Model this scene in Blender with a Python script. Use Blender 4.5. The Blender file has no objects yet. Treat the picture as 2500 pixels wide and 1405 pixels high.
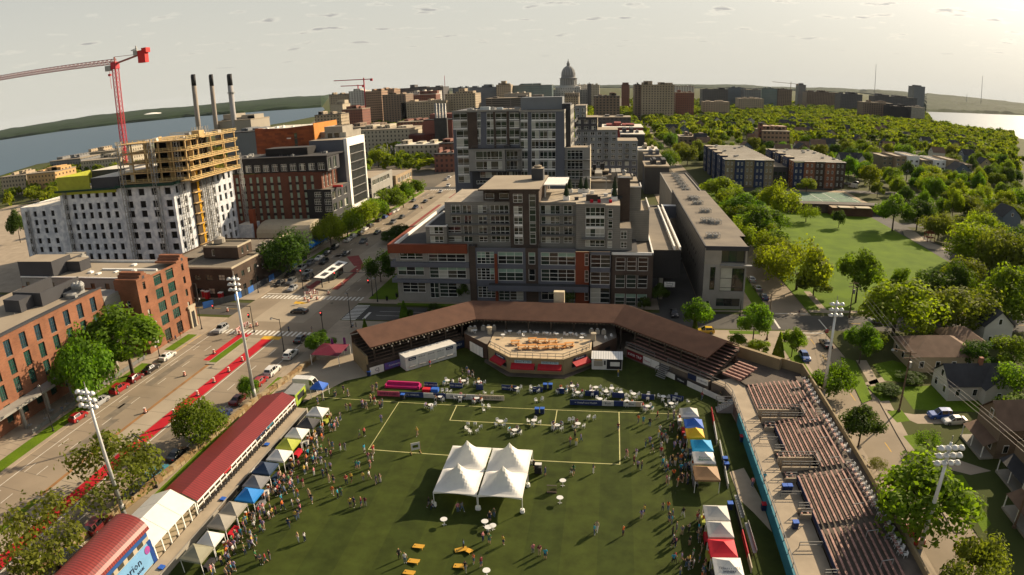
import bpy,math,random
from mathutils import Matrix,Vector
rnd = random.Random(7)
SC = bpy.context.scene
COL = SC.collection
# ------------------------------------------------------------------ camera (wide drone lens with its barrel distortion)
KL = (4.42160899e-02,8.12886531e-05,-2.40392108e-05,6.78087340e-07)   # lens polynomial: radius on the sensor (mm) -> angle
MR = ((0.9893079131,-0.0179388577,0.1447344136),(0.1432282981,0.3065429187,-0.9410191781),(-0.0274865005,0.9516877830,0.3058346873))
HC = 55.6
cd = bpy.data.cameras.new('camera'); CAM = bpy.data.objects.new('camera',cd); COL.objects.link(CAM); SC.camera = CAM
cd.type = 'PANO'
pc = cd if 'panorama_type' in cd.bl_rna.properties else cd.cycles
pc.panorama_type = 'FISHEYE_LENS_POLYNOMIAL'; pc.fisheye_fov = math.radians(150)
pc.fisheye_polynomial_k0 = 0.0
pc.fisheye_polynomial_k1,pc.fisheye_polynomial_k2,pc.fisheye_polynomial_k3,pc.fisheye_polynomial_k4 = [-k for k in KL]
cd.sensor_width = 36; cd.sensor_fit = 'HORIZONTAL'; cd.clip_start = 0.5; cd.clip_end = 60000
CAM.matrix_world = Matrix([MR[0] + (0,),MR[1] + (0,),MR[2] + (HC,),(0,0,0,1)])
# ------------------------------------------------------------------ sky, sun, exposure
SUN_EL,SUN_AZ = math.radians(27),math.radians(45)      # azimuth from +Y towards +X
W = bpy.data.worlds.new('World'); SC.world = W; W.use_nodes = True
nt = W.node_tree; nn = nt.nodes; nn.clear(); lk = nt.links.new
wo = nn.new('ShaderNodeOutputWorld'); bg = nn.new('ShaderNodeBackground'); lk(bg.outputs[0],wo.inputs[0])
sky = nn.new('ShaderNodeTexSky'); sky.sky_type = 'NISHITA'; sky.sun_disc = False
sky.sun_elevation = SUN_EL; sky.sun_rotation = SUN_AZ; sky.altitude = 250; sky.air_density = 1.0; sky.dust_density = 3.0; sky.ozone_density = 1.0
bg.inputs[1].default_value = 0.078
tc = nn.new('ShaderNodeTexCoord')
hs = nn.new('ShaderNodeHueSaturation'); hs.inputs['Saturation'].default_value = 0.55; lk(sky.outputs[0],hs.inputs['Color'])
tint = nn.new('ShaderNodeMix'); tint.data_type = 'RGBA'; tint.blend_type = 'MULTIPLY'; tint.inputs[0].default_value = 1
lk(hs.outputs[0],tint.inputs[6]); tint.inputs[7].default_value = (1.0,0.97,0.90,1)
# pale haze low over the horizon, thinning with height all round
sp0 = nn.new('ShaderNodeSeparateXYZ'); lk(tc.outputs['Generated'],sp0.inputs[0])
def wm0(op,a,b):
 n = nn.new('ShaderNodeMath'); n.operation = op
 for i,s in enumerate((a,b)):
  if hasattr(s,'is_linked'): lk(s,n.inputs[i])
  else: n.inputs[i].default_value = s
 return n.outputs[0]
el2 = wm0('POWER',wm0('DIVIDE',wm0('MAXIMUM',sp0.outputs[2],0.0),0.30),2.0)
hz = wm0('MULTIPLY',wm0('POWER',2.718,wm0('MULTIPLY',el2,-1.0)),0.93)
hzm = nn.new('ShaderNodeMix'); hzm.data_type = 'RGBA'; lk(hz,hzm.inputs[0]); lk(tint.outputs[2],hzm.inputs[6]); hzm.inputs[7].default_value = (5.3,5.15,4.5,1)
tint = hzm
# small fair-weather clouds on a flat layer: direction / height
sp = nn.new('ShaderNodeSeparateXYZ'); lk(tc.outputs['Generated'],sp.inputs[0])
def wmath(op,a,b=None,clamp=False):
 n = nn.new('ShaderNodeMath'); n.operation = op; n.use_clamp = clamp
 for i,s in enumerate((a,b)):
  if s is None: continue
  if hasattr(s,'is_linked'): lk(s,n.inputs[i])
  else: n.inputs[i].default_value = s
 return n.outputs[0]
zc = wmath('MAXIMUM',sp.outputs[2],0.015)
zc = wmath('ADD',zc,0.05)
cu = wmath('DIVIDE',sp.outputs[0],zc); cv = wmath('DIVIDE',sp.outputs[1],zc)
cb = nn.new('ShaderNodeCombineXYZ'); lk(cu,cb.inputs[0]); lk(cv,cb.inputs[1])
no = nn.new('ShaderNodeTexNoise'); no.inputs['Scale'].default_value = 2.3; no.inputs['Detail'].default_value = 5; no.inputs['Roughness'].default_value = 0.5
lk(cb.outputs[0],no.inputs['Vector'])
rp = nn.new('ShaderNodeValToRGB'); rp.color_ramp.elements[0].position = 0.59; rp.color_ramp.elements[1].position = 0.645
lk(no.outputs[0],rp.inputs[0])
fade = wmath('MULTIPLY',wmath('SUBTRACT',sp.outputs[2],0.02),14.0,True)
cm = wmath('MULTIPLY',rp.outputs[0],fade,True); cm = wmath('MULTIPLY',cm,1.0)
cl = nn.new('ShaderNodeMix'); cl.data_type = 'RGBA'; lk(cm,cl.inputs[0]); lk(tint.outputs[2],cl.inputs[6])
# a cloud is a little brighter than the sky behind it, its base a little greyer
cg = nn.new('ShaderNodeMix'); cg.data_type = 'RGBA'; cg.blend_type = 'MULTIPLY'; cg.inputs[0].default_value = 1; lk(tint.outputs[2],cg.inputs[6])
cr2 = nn.new('ShaderNodeValToRGB'); cr2.color_ramp.elements[0].position = 0.60; cr2.color_ramp.elements[0].color = (1.34,1.30,1.25,1); cr2.color_ramp.elements[1].position = 0.69; cr2.color_ramp.elements[1].color = (0.70,0.70,0.74,1)
lk(no.outputs[0],cr2.inputs[0]); lk(cr2.outputs[0],cg.inputs[7]); lk(cg.outputs[2],cl.inputs[7])
lk(cl.outputs[2],bg.inputs[0])
sl = bpy.data.lights.new('sun','SUN'); sl.energy = 5.0; sl.angle = math.radians(0.6); sl.color = (1.0,0.80,0.55)
SUN = bpy.data.objects.new('sun',sl); COL.objects.link(SUN)
sd = Vector((math.sin(SUN_AZ) * math.cos(SUN_EL),math.cos(SUN_AZ) * math.cos(SUN_EL),math.sin(SUN_EL)))
SUN.rotation_euler = sd.to_track_quat('Z','Y').to_euler()
VS = SC.view_settings; VS.view_transform = 'Standard'; VS.look = 'None'; VS.exposure = 0.75; VS.gamma = 1; VS.use_curve_mapping = False
SC.cycles.max_bounces = 5; SC.cycles.diffuse_bounces = 2; SC.cycles.glossy_bounces = 2; SC.cycles.transmission_bounces = 3; SC.cycles.transparent_max_bounces = 6; SC.cycles.volume_bounces = 0
SC.cycles.caustics_reflective = False; SC.cycles.caustics_refractive = False
# ------------------------------------------------------------------ where a point of the photograph (2500 x 1405) stands in the place
def ray(px,py):
 x = (px - 1250) * 0.0144; y = (702.5 - py) * 0.0144
 r = math.hypot(x,y) or 1e-9
 th = r * (KL[0] + r * (KL[1] + r * (KL[2] + r * KL[3])))
 s = math.sin(th) / r
 v = Vector((x * s,y * s,-math.cos(th)))
 return Vector([sum(MR[i][j] * v[j] for j in range(3)) for i in range(3)])
def G(px,py,z=0.0):
 v = ray(px,py); t = (z - HC) / v[2]; return (t * v[0],t * v[1])
def onY(px,py,Y):
 v = ray(px,py); t = Y / v[1]; return (t * v[0],HC + t * v[2])
def onX(px,py,X):
 v = ray(px,py); t = X / v[0]; return (t * v[1],HC + t * v[2])
# ------------------------------------------------------------------ materials
MATS = {}
def mat(name,c,rough=0.75,var=0.18,scale=0.6,metal=0.0,spec=0.3,bump=0.0,bscale=None,c2=None,obj=True,detail=4,trans=0.0,rand=0.0,thr=None,coat=0.0):
 if name in MATS: return MATS[name]
 m = bpy.data.materials.new(name); m.use_nodes = True; n = m.node_tree.nodes; l = m.node_tree.links.new
 b = n['Principled BSDF']; b.inputs['Roughness'].default_value = rough; b.inputs['Metallic'].default_value = metal
 b.inputs['Specular IOR Level'].default_value = spec
 if coat: b.inputs['Coat Weight'].default_value = coat; b.inputs['Coat Roughness'].default_value = 0.08
 c = tuple(c) + (1,)
 if var <= 0 and c2 is None and not rand and not bump:
  b.inputs['Base Color'].default_value = c; m.diffuse_color = c; MATS[name] = m; return m
 t = n.new('ShaderNodeTexCoord'); g = n.new('ShaderNodeNewGeometry')
 src = t.outputs['Object'] if obj else g.outputs['Position']
 no = n.new('ShaderNodeTexNoise'); no.inputs['Scale'].default_value = scale; no.inputs['Detail'].default_value = detail; l(src,no.inputs['Vector'])
 r = n.new('ShaderNodeValToRGB'); l(no.outputs[0],r.inputs[0])
 lo,hi = thr or (0.3,0.7)
 r.color_ramp.elements[0].position = lo; r.color_ramp.elements[1].position = hi
 d = c2 + (1,) if c2 else tuple(x * (1 + var) for x in c[:3]) + (1,)
 r.color_ramp.elements[0].color = tuple(x * (1 - (var if not c2 else 0)) for x in c[:3]) + (1,); r.color_ramp.elements[1].color = d
 out = r.outputs[0]
 if rand:
  oi = n.new('ShaderNodeObjectInfo'); h = n.new('ShaderNodeHueSaturation')
  def mr(a,bb):
   q = n.new('ShaderNodeMapRange'); q.inputs[3].default_value = a; q.inputs[4].default_value = bb; l(oi.outputs['Random'],q.inputs[0]); return q.outputs[0]
  l(mr(0.5 - 0.02 * rand,0.5 + 0.055 * rand),h.inputs['Hue']); l(out,h.inputs['Color'])
  w = n.new('ShaderNodeMath'); w.operation = 'FRACT'; w2 = n.new('ShaderNodeMath'); w2.operation = 'MULTIPLY'; w2.inputs[1].default_value = 7.31
  l(oi.outputs['Random'],w2.inputs[0]); l(w2.outputs[0],w.inputs[0])
  q = n.new('ShaderNodeMapRange'); q.inputs[3].default_value = 1 - 0.4 * rand; q.inputs[4].default_value = 1 + 0.35 * rand; l(w.outputs[0],q.inputs[0]); l(q.outputs[0],h.inputs['Value'])
  out = h.outputs[0]
 l(out,b.inputs['Base Color'])
 if bump:
  n2 = n.new('ShaderNodeTexNoise'); n2.inputs['Scale'].default_value = bscale or scale * 8; n2.inputs['Detail'].default_value = 3; l(src,n2.inputs['Vector'])
  bp = n.new('ShaderNodeBump'); bp.inputs['Strength'].default_value = bump; bp.inputs['Distance'].default_value = 0.2; l(n2.outputs[0],bp.inputs['Height']); l(bp.outputs[0],b.inputs['Normal'])
 if trans:
  tr = n.new('ShaderNodeBsdfTranslucent'); mx = n.new('ShaderNodeMixShader'); mx.inputs[0].default_value = trans
  tm = n.new('ShaderNodeMix'); tm.data_type = 'RGBA'; tm.blend_type = 'MULTIPLY'; tm.inputs[0].default_value = 1; l(out,tm.inputs[6]); tm.inputs[7].default_value = (1.65,1.7,0.5,1)
  l(tm.outputs[2],tr.inputs[0]); o = n['Material Output']; l(b.outputs[0],mx.inputs[1]); l(tr.outputs[0],mx.inputs[2]); l(mx.outputs[0],o.inputs[0])
 m.diffuse_color = c; MATS[name] = m; return m
def stripes(name,ca,cb,axis,per,duty=0.5,rough=0.7,obj=True,noise=0.15,spec=0.3,metal=0.0):
 """two colours in bands along one axis (siding, standing seams, mown turf)"""
 if name in MATS: return MATS[name]
 m = bpy.data.materials.new(name); m.use_nodes = True; n = m.node_tree.nodes; l = m.node_tree.links.new
 b = n['Principled BSDF']; b.inputs['Roughness'].default_value = rough; b.inputs['Specular IOR Level'].default_value = spec; b.inputs['Metallic'].default_value = metal
 t = n.new('ShaderNodeTexCoord'); g = n.new('ShaderNodeNewGeometry'); src = t.outputs['Object'] if obj else g.outputs['Position']
 s = n.new('ShaderNodeSeparateXYZ'); l(src,s.inputs[0])
 d = n.new('ShaderNodeMath'); d.operation = 'DIVIDE'; l(s.outputs[axis],d.inputs[0]); d.inputs[1].default_value = per
 f = n.new('ShaderNodeMath'); f.operation = 'FRACT'; l(d.outputs[0],f.inputs[0])
 k = n.new('ShaderNodeMath'); k.operation = 'GREATER_THAN'; l(f.outputs[0],k.inputs[0]); k.inputs[1].default_value = duty
 mx = n.new('ShaderNodeMix'); mx.data_type = 'RGBA'; l(k.outputs[0],mx.inputs[0]); mx.inputs[6].default_value = tuple(ca) + (1,); mx.inputs[7].default_value = tuple(cb) + (1,)
 no = n.new('ShaderNodeTexNoise'); no.inputs['Scale'].default_value = 0.35; no.inputs['Detail'].default_value = 8; no.inputs['Roughness'].default_value = 0.65; l(src,no.inputs['Vector'])
 q = n.new('ShaderNodeMapRange'); q.inputs[1].default_value = 0.3; q.inputs[2].default_value = 0.7; q.inputs[3].default_value = 1 - noise; q.inputs[4].default_value = 1 + noise; l(no.outputs[0],q.inputs[0])
 h = n.new('ShaderNodeHueSaturation'); l(mx.outputs[2],h.inputs['Color']); l(q.outputs[0],h.inputs['Value']); l(h.outputs[0],b.inputs['Base Color'])
 MATS[name] = m; return m
def brickmat(name,c,c2,mortar,w=0.6,h=0.2,plane='xz'):
 if name in MATS: return MATS[name]
 m = bpy.data.materials.new(name); m.use_nodes = True; n = m.node_tree.nodes; l = m.node_tree.links.new
 b = n['Principled BSDF']; b.inputs['Roughness'].default_value = 0.85; b.inputs['Specular IOR Level'].default_value = 0.2
 g = n.new('ShaderNodeNewGeometry'); s = n.new('ShaderNodeSeparateXYZ'); l(g.outputs['Position'],s.inputs[0])
 a = n.new('ShaderNodeMath'); a.operation = 'ADD'; l(s.outputs[0],a.inputs[0]); l(s.outputs[1],a.inputs[1])
 cbn = n.new('ShaderNodeCombineXYZ'); l(a.outputs[0],cbn.inputs[0]); l(s.outputs[2],cbn.inputs[1])
 t = n.new('ShaderNodeTexBrick'); t.inputs['Scale'].default_value = 1; t.inputs['Brick Width'].default_value = w; t.inputs['Row Height'].default_value = h; t.inputs['Mortar Size'].default_value = 0.012
 t.inputs['Color1'].default_value = tuple(c) + (1,); t.inputs['Color2'].default_value = tuple(c2) + (1,); t.inputs['Mortar'].default_value = tuple(mortar) + (1,); l(cbn.outputs[0],t.inputs['Vector'])
 no = n.new('ShaderNodeTexNoise'); no.inputs['Scale'].default_value = 0.25; no.inputs['Detail'].default_value = 5; l(g.outputs['Position'],no.inputs['Vector'])
 q = n.new('ShaderNodeMapRange'); q.inputs[1].default_value = 0.3; q.inputs[2].default_value = 0.7; q.inputs[3].default_value = 0.78; q.inputs[4].default_value = 1.2; l(no.outputs[0],q.inputs[0])
 h = n.new('ShaderNodeHueSaturation'); l(t.outputs[0],h.inputs['Color']); l(q.outputs[0],h.inputs['Value']); l(h.outputs[0],b.inputs['Base Color'])
 MATS[name] = m; return m
def tint_mat(name,c,rough=0.6,**k): return mat(name,c,rough,0.0,**k)
# ------------------------------------------------------------------ objects
def lab(o,label=None,cat=None,group=None,kind=None):
 if label: o['label'] = label
 if cat: o['category'] = cat
 if group: o['group'] = group
 if kind: o['kind'] = kind
 return o
ORG = {}; SPLITN = {'gable','parapet','air_handler','frame','wall','garage_wall','cloth'}
ORD = 'first second third fourth fifth sixth seventh eighth ninth tenth eleventh twelfth thirteenth fourteenth fifteenth sixteenth seventeenth eighteenth nineteenth twentieth'.split()
def E(name,label,cat,loc=(0,0,0),rz=0.0,group=None,sc=None):
 o = bpy.data.objects.new(name,None); COL.objects.link(o); o.location = loc; o.rotation_euler = (0,0,rz); o.empty_display_size = 0.5
 if sc: o.scale = sc if hasattr(sc,'__len__') else (sc,) * 3
 ORG[o.name] = Vector(loc)
 return lab(o,label,cat,group)
def put(name,me,parent=None,loc=(0,0,0),rz=0.0,sc=None,mats=None):
 o = bpy.data.objects.new(name,me); COL.objects.link(o); o.location = loc
 if rz: o.rotation_euler = (0,0,rz)
 if sc: o.scale = sc if hasattr(sc,'__len__') else (sc,) * 3
 if parent: o.parent = parent
 if mats:
  for i,m in enumerate(mats):
   if m: o.material_slots[i].link = 'OBJECT'; o.material_slots[i].material = m
 return o
def dup(src,loc=None,rz=None,parent=None,sc=None):
 """a thing with copies of its parts and sub-parts; mesh data stays shared"""
 o = src.copy(); COL.objects.link(o)
 if parent is not None: o.parent = parent
 if loc is not None: o.location = loc
 if rz is not None: o.rotation_euler = (0,0,rz)
 if sc is not None: o.scale = sc if hasattr(sc,'__len__') else (sc,) * 3
 for ch in src.children: dup(ch,parent=o)
 return o
class MB:
 def __init__(s): s.v = []; s.f = []; s.m = []
 def poly(s,pts,mi=0):
  k = len(s.v); s.v += [tuple(p) for p in pts]; s.f.append(tuple(range(k,k + len(pts)))); s.m.append(mi); return s
 def box(s,x0,x1,y0,y1,z0,z1,mi=0,top=None,bot=True):
  k = len(s.v); s.v += [(x0,y0,z0),(x1,y0,z0),(x1,y1,z0),(x0,y1,z0),(x0,y0,z1),(x1,y0,z1),(x1,y1,z1),(x0,y1,z1)]
  for q in ((0,1,5,4),(1,2,6,5),(2,3,7,6),(3,0,4,7)): s.f.append(tuple(k + i for i in q)); s.m.append(mi)
  s.f.append((k + 4,k + 5,k + 6,k + 7)); s.m.append(mi if top is None else top)
  if bot: s.f.append((k + 3,k + 2,k + 1,k)); s.m.append(mi)
  return s
 def beam(s,p,q,w,h=None,mi=0):
  """square bar from p to q"""
  p = Vector(p); q = Vector(q); d = (q - p); 
  if d.length < 1e-6: return s
  d.normalize(); u = d.cross(Vector((0,0,1)))
  if u.length < 1e-4: u = Vector((1,0,0))
  u.normalize(); n = u.cross(d); h = w if h is None else h; u = u * w / 2; n = n * h / 2
  k = len(s.v)
  for c in (p,q):
   for a,b in ((-1,-1),(1,-1),(1,1),(-1,1)): s.v.append(tuple(c + u * a + n * b))
  for f in ((0,1,5,4),(1,2,6,5),(2,3,7,6),(3,0,4,7),(3,2,1,0),(4,5,6,7)): s.f.append(tuple(k + i for i in f)); s.m.append(mi)
  return s
 def prism(s,pts,z0,z1,mi=0,top=None,bot=True):
  n = len(pts); k = len(s.v); s.v += [(x,y,z0) for x,y in pts] + [(x,y,z1) for x,y in pts]
  for i in range(n): j = (i + 1) % n; s.f.append((k + i,k + j,k + n + j,k + n + i)); s.m.append(mi)
  s.f.append(tuple(range(k + n,k + 2 * n))); s.m.append(mi if top is None else top)
  if bot: s.f.append(tuple(reversed(range(k,k + n)))); s.m.append(mi)
  return s
 def tube(s,p,q,r0,r1=None,n=6,mi=0,cap=True):
  p = Vector(p); q = Vector(q); r1 = r0 if r1 is None else r1; d = (q - p)
  if d.length < 1e-6: return s
  d.normalize(); u = d.cross(Vector((0,0,1)))
  if u.length < 1e-3: u = Vector((1,0,0))
  u.normalize(); w = u.cross(d); k = len(s.v)
  for c,r in ((p,r0),(q,r1)):
   for i in range(n): a = 2 * math.pi * i / n; s.v.append(tuple(c + u * (r * math.cos(a)) + w * (r * math.sin(a))))
  for i in range(n): j = (i + 1) % n; s.f.append((k + i,k + j,k + n + j,k + n + i)); s.m.append(mi)
  if cap: s.f.append(tuple(k + n + i for i in range(n))); s.m.append(mi); s.f.append(tuple(k + n - 1 - i for i in range(n))); s.m.append(mi)
  return s
 def lathe(s,prof,n=16,c=(0,0,0),mi=0):
  k = len(s.v)
  for r,z in prof:
   for i in range(n): a = 2 * math.pi * i / n; s.v.append((c[0] + r * math.cos(a),c[1] + r * math.sin(a),c[2] + z))
  for j in range(len(prof) - 1):
   for i in range(n): i2 = (i + 1) % n; s.f.append((k + j * n + i,k + j * n + i2,k + j * n + n + i2,k + j * n + n + i)); s.m.append(mi)
  return s
 def pieces(s):
  """the separate pieces of the mesh, faces that share a corner kept together"""
  par = list(range(len(s.f))); seen = {}
  def fd(i):
   while par[i] != i: i = par[i]
   return i
  for i,f in enumerate(s.f):
   for j in f:
    q = tuple(round(c,2) for c in s.v[j])
    if q in seen: par[fd(i)] = fd(seen[q])
    else: seen[q] = i
  out = {}
  for i,f in enumerate(s.f): m = out.setdefault(fd(i),MB()); m.poly([s.v[j] for j in f],s.m[i])
  return list(out.values())
 def mesh(s,name,mats,org=None,smooth=False):
  me = bpy.data.meshes.new(name)
  v = s.v if org is None else [(a - org[0],b - org[1],c - org[2]) for a,b,c in s.v]
  me.from_pydata(v,[],s.f)
  for m in (mats if isinstance(mats,(list,tuple)) else [mats]): me.materials.append(m)
  if any(s.m): me.polygons.foreach_set('material_index',s.m)
  if smooth: me.polygons.foreach_set('use_smooth',[True] * len(s.f))
  me.update(); return me
 def obj(s,name,mats,parent=None,smooth=False,local=False,**k):
  """one object; vertices are in the place's coordinates unless local"""
  if name in SPLITN and parent is not None and len(s.f) < 60 and not smooth:
   pcs = s.pieces()
   if 1 < len(pcs) < 9: return [p.obj(name + '',mats,parent,False,local,once=1) for p in pcs][0]
  org = None
  if parent is not None and not local: org = ORG.get(parent.name)
  k.pop('once',0); o = put(name,s.mesh(name,mats,org,smooth),parent)
  if k: lab(o,**k)
  if parent is not None and org is not None: ORG[o.name] = org
  elif parent is None: ORG[o.name] = Vector((0,0,0))
  return o
def sheet(name,pts,z,m,kind='structure',**k):
 return MB().poly([(x,y,z) for x,y in pts]).obj(name,m,kind=kind,**k)
def rect(x0,x1,y0,y1): return [(x0,y0),(x1,y0),(x1,y1),(x0,y1)]
# ------------------------------------------------------------------ walls with openings, and the windows in them
GLASS = [mat('glass_dark',(0.012,0.016,0.016),0.06,0,spec=0.7),mat('glass_green',(0.03,0.045,0.035),0.08,0,spec=0.7),mat('glass_room',(0.07,0.065,0.05),0.1,0,spec=0.6)]
BLIND = mat('blind_green',(0.24,0.36,0.28),0.35,0.12,0.5,spec=0.5)
BLIND_W = mat('blind_pale',(0.42,0.42,0.36),0.35,0.12,0.5,spec=0.5)
WHITE_FR = mat('frame_white',(0.76,0.75,0.70),0.5,0.05); DARK_FR = mat('frame_dark',(0.03,0.03,0.032),0.5,0.05)
def wall(mb,p0,u,L,z0,z1,rects,depth=0.25,mi=0,rmi=None):
 """a wall from p0 along unit direction u (left to right seen from outside), with openings (u0, u1, z0, z1) and their reveals"""
 nx,ny = u[1],-u[0]                       # outward normal
 us = sorted({0.0,L} | {min(max(r[i],0),L) for r in rects for i in (0,1)}); zs = sorted({z0,z1} | {min(max(r[i],z0),z1) for r in rects for i in (2,3)})
 def P(a,z,d=0.0): return (p0[0] + u[0] * a - nx * d,p0[1] + u[1] * a - ny * d,z)
 hole = lambda a,z: any(r[0] < a < r[1] and r[2] < z < r[3] for r in rects)
 for j in range(len(zs) - 1):
  if zs[j + 1] - zs[j] < 1e-4: continue
  zm = (zs[j] + zs[j + 1]) / 2; st = None
  for i in range(len(us)):
   solid = i < len(us) - 1 and not hole((us[i] + us[i + 1]) / 2,zm)
   if solid and st is None: st = us[i]
   if not solid and st is not None:
    if us[i] - st > 1e-4: mb.poly([P(st,zs[j]),P(us[i],zs[j]),P(us[i],zs[j + 1]),P(st,zs[j + 1])],mi)
    st = None
 k = mi if rmi is None else rmi
 for a,b,c,d in rects:
  mb.poly([P(a,c),P(b,c),P(b,c,depth),P(a,c,depth)],k); mb.poly([P(a,d,depth),P(b,d,depth),P(b,d),P(a,d)],k)
  mb.poly([P(a,c,depth),P(a,d,depth),P(a,d),P(a,c)],k); mb.poly([P(b,c),P(b,d),P(b,d,depth),P(b,c,depth)],k)
WCACHE = {}
def window(parent,p0,u,r,depth=0.25,nx=1,nz=1,fr=WHITE_FR,fw=0.1,glass=None,panes=True,xs=None,zs=None,blind=0.0,name='window'):
 """one window in opening r of the wall p0/u: a frame with its panes behind the bars"""
 a,b,c,d = r; w = round(b - a,1); h = round(d - c,1)
 if w < 0.2 or h < 0.2: return
 xs = xs or [i / nx for i in range(1,nx)]; zs = zs or [i / nz for i in range(1,nz)]
 key = (w,h,tuple(xs),tuple(zs),fr.name,fw)
 if key not in WCACHE:
  m = MB(); y0,y1 = -0.05,0.05
  m.box(0,fw,y0,y1,0,h); m.box(w - fw,w,y0,y1,0,h); m.box(fw,w - fw,y0,y1,0,fw); m.box(fw,w - fw,y0,y1,h - fw,h)
  for x in xs: m.box(x * w - fw / 2,x * w + fw / 2,y0 + 0.003,y1 - 0.003,fw,h - fw)
  ex = [fw] + [x * w for x in xs] + [w - fw]
  for z in zs:
   for i in range(len(ex) - 1): m.box(ex[i] + (fw / 2 if i else 0),ex[i + 1] - (fw / 2 if i < len(ex) - 2 else 0),y0 + 0.006,y1 - 0.006,z * h - fw / 2,z * h + fw / 2)
  WCACHE[key] = m.mesh('window',fr)
 org = ORG[parent.name]; nxx,ny = u[1],-u[0]; rz = math.atan2(u[1],u[0])
 px,py = p0[0] + u[0] * a - nxx * (depth - 0.06),p0[1] + u[1] * a - ny * (depth - 0.06)
 o = put(name,WCACHE[key],parent,(px - org[0],py - org[1],c - org[2]),rz)
 gx = [0] + list(xs) + [1]; gz = [0] + list(zs) + [1]
 if not panes: gx = [0,1]; gz = [0,1]
 for i in range(len(gx) - 1):
  bl = blind and rnd.random() < blind
  g0 = glass or rnd.choices(GLASS + [BLIND_W],(5,4,2,1.3))[0]
  for j in range(len(gz) - 1):
   g = g0
   if bl and j >= (len(gz) - 1) * bl_cut[0]: g = BLIND
   pw,ph = (gx[i + 1] - gx[i]) * w - fw * 0.6,(gz[j + 1] - gz[j]) * h - fw * 0.6
   k2 = ('p',round(pw,2),round(ph,2),g.name)
   if k2 not in WCACHE: WCACHE[k2] = MB().box(0,pw,-0.02,0.02,0,ph).mesh('pane',g)
   put('pane',WCACHE[k2],o,(gx[i] * w + fw * 0.3,0.028,gz[j] * h + fw * 0.3))
 return o
bl_cut = [0.4]
def text_mesh(txt,size,m,extrude=0.01,font=None,align='CENTER'):
 c = bpy.data.curves.new('lettering','FONT'); c.body = txt; c.size = size; c.extrude = extrude; c.align_x = align; c.align_y = 'CENTER'; c.resolution_u = 1
 o = bpy.data.objects.new('lettering',c); COL.objects.link(o); dg = bpy.context.evaluated_depsgraph_get(); dg.update()
 me = bpy.data.meshes.new_from_object(o.evaluated_get(dg)); bpy.data.objects.remove(o); bpy.data.curves.remove(c)
 me.name = 'lettering'; me.materials.clear(); me.materials.append(m); return me
def sign_text(parent,txt,size,m,loc,rx=math.pi / 2,rz=0.0,name='lettering',ry=0.0):
 org = ORG.get(parent.name,Vector((0,0,0)))
 o = put(name,text_mesh(txt,size,m),parent,(loc[0] - org[0],loc[1] - org[1],loc[2] - org[2])); o.rotation_euler = (rx,ry,rz); return o
# ------------------------------------------------------------------ ground, streets, lakes, hills
from mathutils import noise as mnoise
M_GROUND = mat('earth_grass',(0.045,0.062,0.014),0.95,0.4,0.02,obj=False,spec=0.1,c2=(0.085,0.085,0.032))
M_LAWN = mat('lawn',(0.075,0.130,0.008),0.95,0.3,0.15,obj=False,spec=0.1,bump=0.5,bscale=3,c2=(0.115,0.185,0.010),detail=8)
M_ASPH = mat('asphalt',(0.075,0.072,0.066),0.9,0.22,0.12,obj=False,bump=0.15,bscale=6,detail=9,spec=0.2)
M_CONC = mat('road_concrete',(0.25,0.205,0.15),0.9,0.16,0.10,obj=False,bump=0.1,bscale=5,detail=10,spec=0.2)
M_CONC2 = mat('pale_concrete',(0.33,0.28,0.21),0.9,0.13,0.13,obj=False,bump=0.1,bscale=5,detail=10,spec=0.2)
M_WALK = mat('sidewalk',(0.32,0.265,0.2),0.9,0.14,0.25,obj=False,detail=8,spec=0.2)
M_KERB = mat('kerb_stone',(0.28,0.25,0.2),0.9,0.1,0.5,obj=False)
M_RED = mat('red_lane',(0.42,0.012,0.022),0.85,0.16,0.25,obj=False,detail=8,spec=0.2)
M_RED2 = mat('worn_red_lane',(0.22,0.05,0.045),0.85,0.2,0.4,obj=False,detail=8,spec=0.2)
M_PAINT = mat('road_paint',(0.62,0.60,0.54),0.8,0.12,0.9,obj=False,detail=8)
M_YPAINT = mat('yellow_paint',(0.55,0.33,0.03),0.8,0.12,0.9,obj=False)
M_DIRT = mat('orange_dirt',(0.27,0.14,0.055),0.95,0.25,0.4,obj=False)
M_CITY = mat('city_ground',(0.10,0.09,0.075),0.95,0.35,0.03,obj=False,spec=0.1,c2=(0.16,0.14,0.11))
def water_mat():
 m = bpy.data.materials.new('lake_water'); m.use_nodes = True; n = m.node_tree.nodes; l = m.node_tree.links.new; b = n['Principled BSDF']
 b.inputs['Base Color'].default_value = (0.045,0.085,0.125,1); b.inputs['Roughness'].default_value = 0.38; b.inputs['Specular IOR Level'].default_value = 0.16
 g = n.new('ShaderNodeNewGeometry'); mp = n.new('ShaderNodeMapping'); mp.inputs['Scale'].default_value = (0.05,0.12,0.05); l(g.outputs['Position'],mp.inputs[0])
 no = n.new('ShaderNodeTexNoise'); no.inputs['Scale'].default_value = 1.0; no.inputs['Detail'].default_value = 6; l(mp.outputs[0],no.inputs['Vector'])
 bp = n.new('ShaderNodeBump'); bp.inputs['Strength'].default_value = 0.5; bp.inputs['Distance'].default_value = 3.0; l(no.outputs[0],bp.inputs['Height']); l(bp.outputs[0],b.inputs['Normal'])
 return m
M_WATER = water_mat()
sheet('ground',[(14000 * math.cos(i * math.pi / 32),14000 * math.sin(i * math.pi / 32)) for i in range(64)],-0.02,M_GROUND)
sheet('city_ground',[(-420,352),(40,352),(60,700),(60,2600),(-500,2600),(-700,1500),(-420,800)],0.0,M_CITY)
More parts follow.
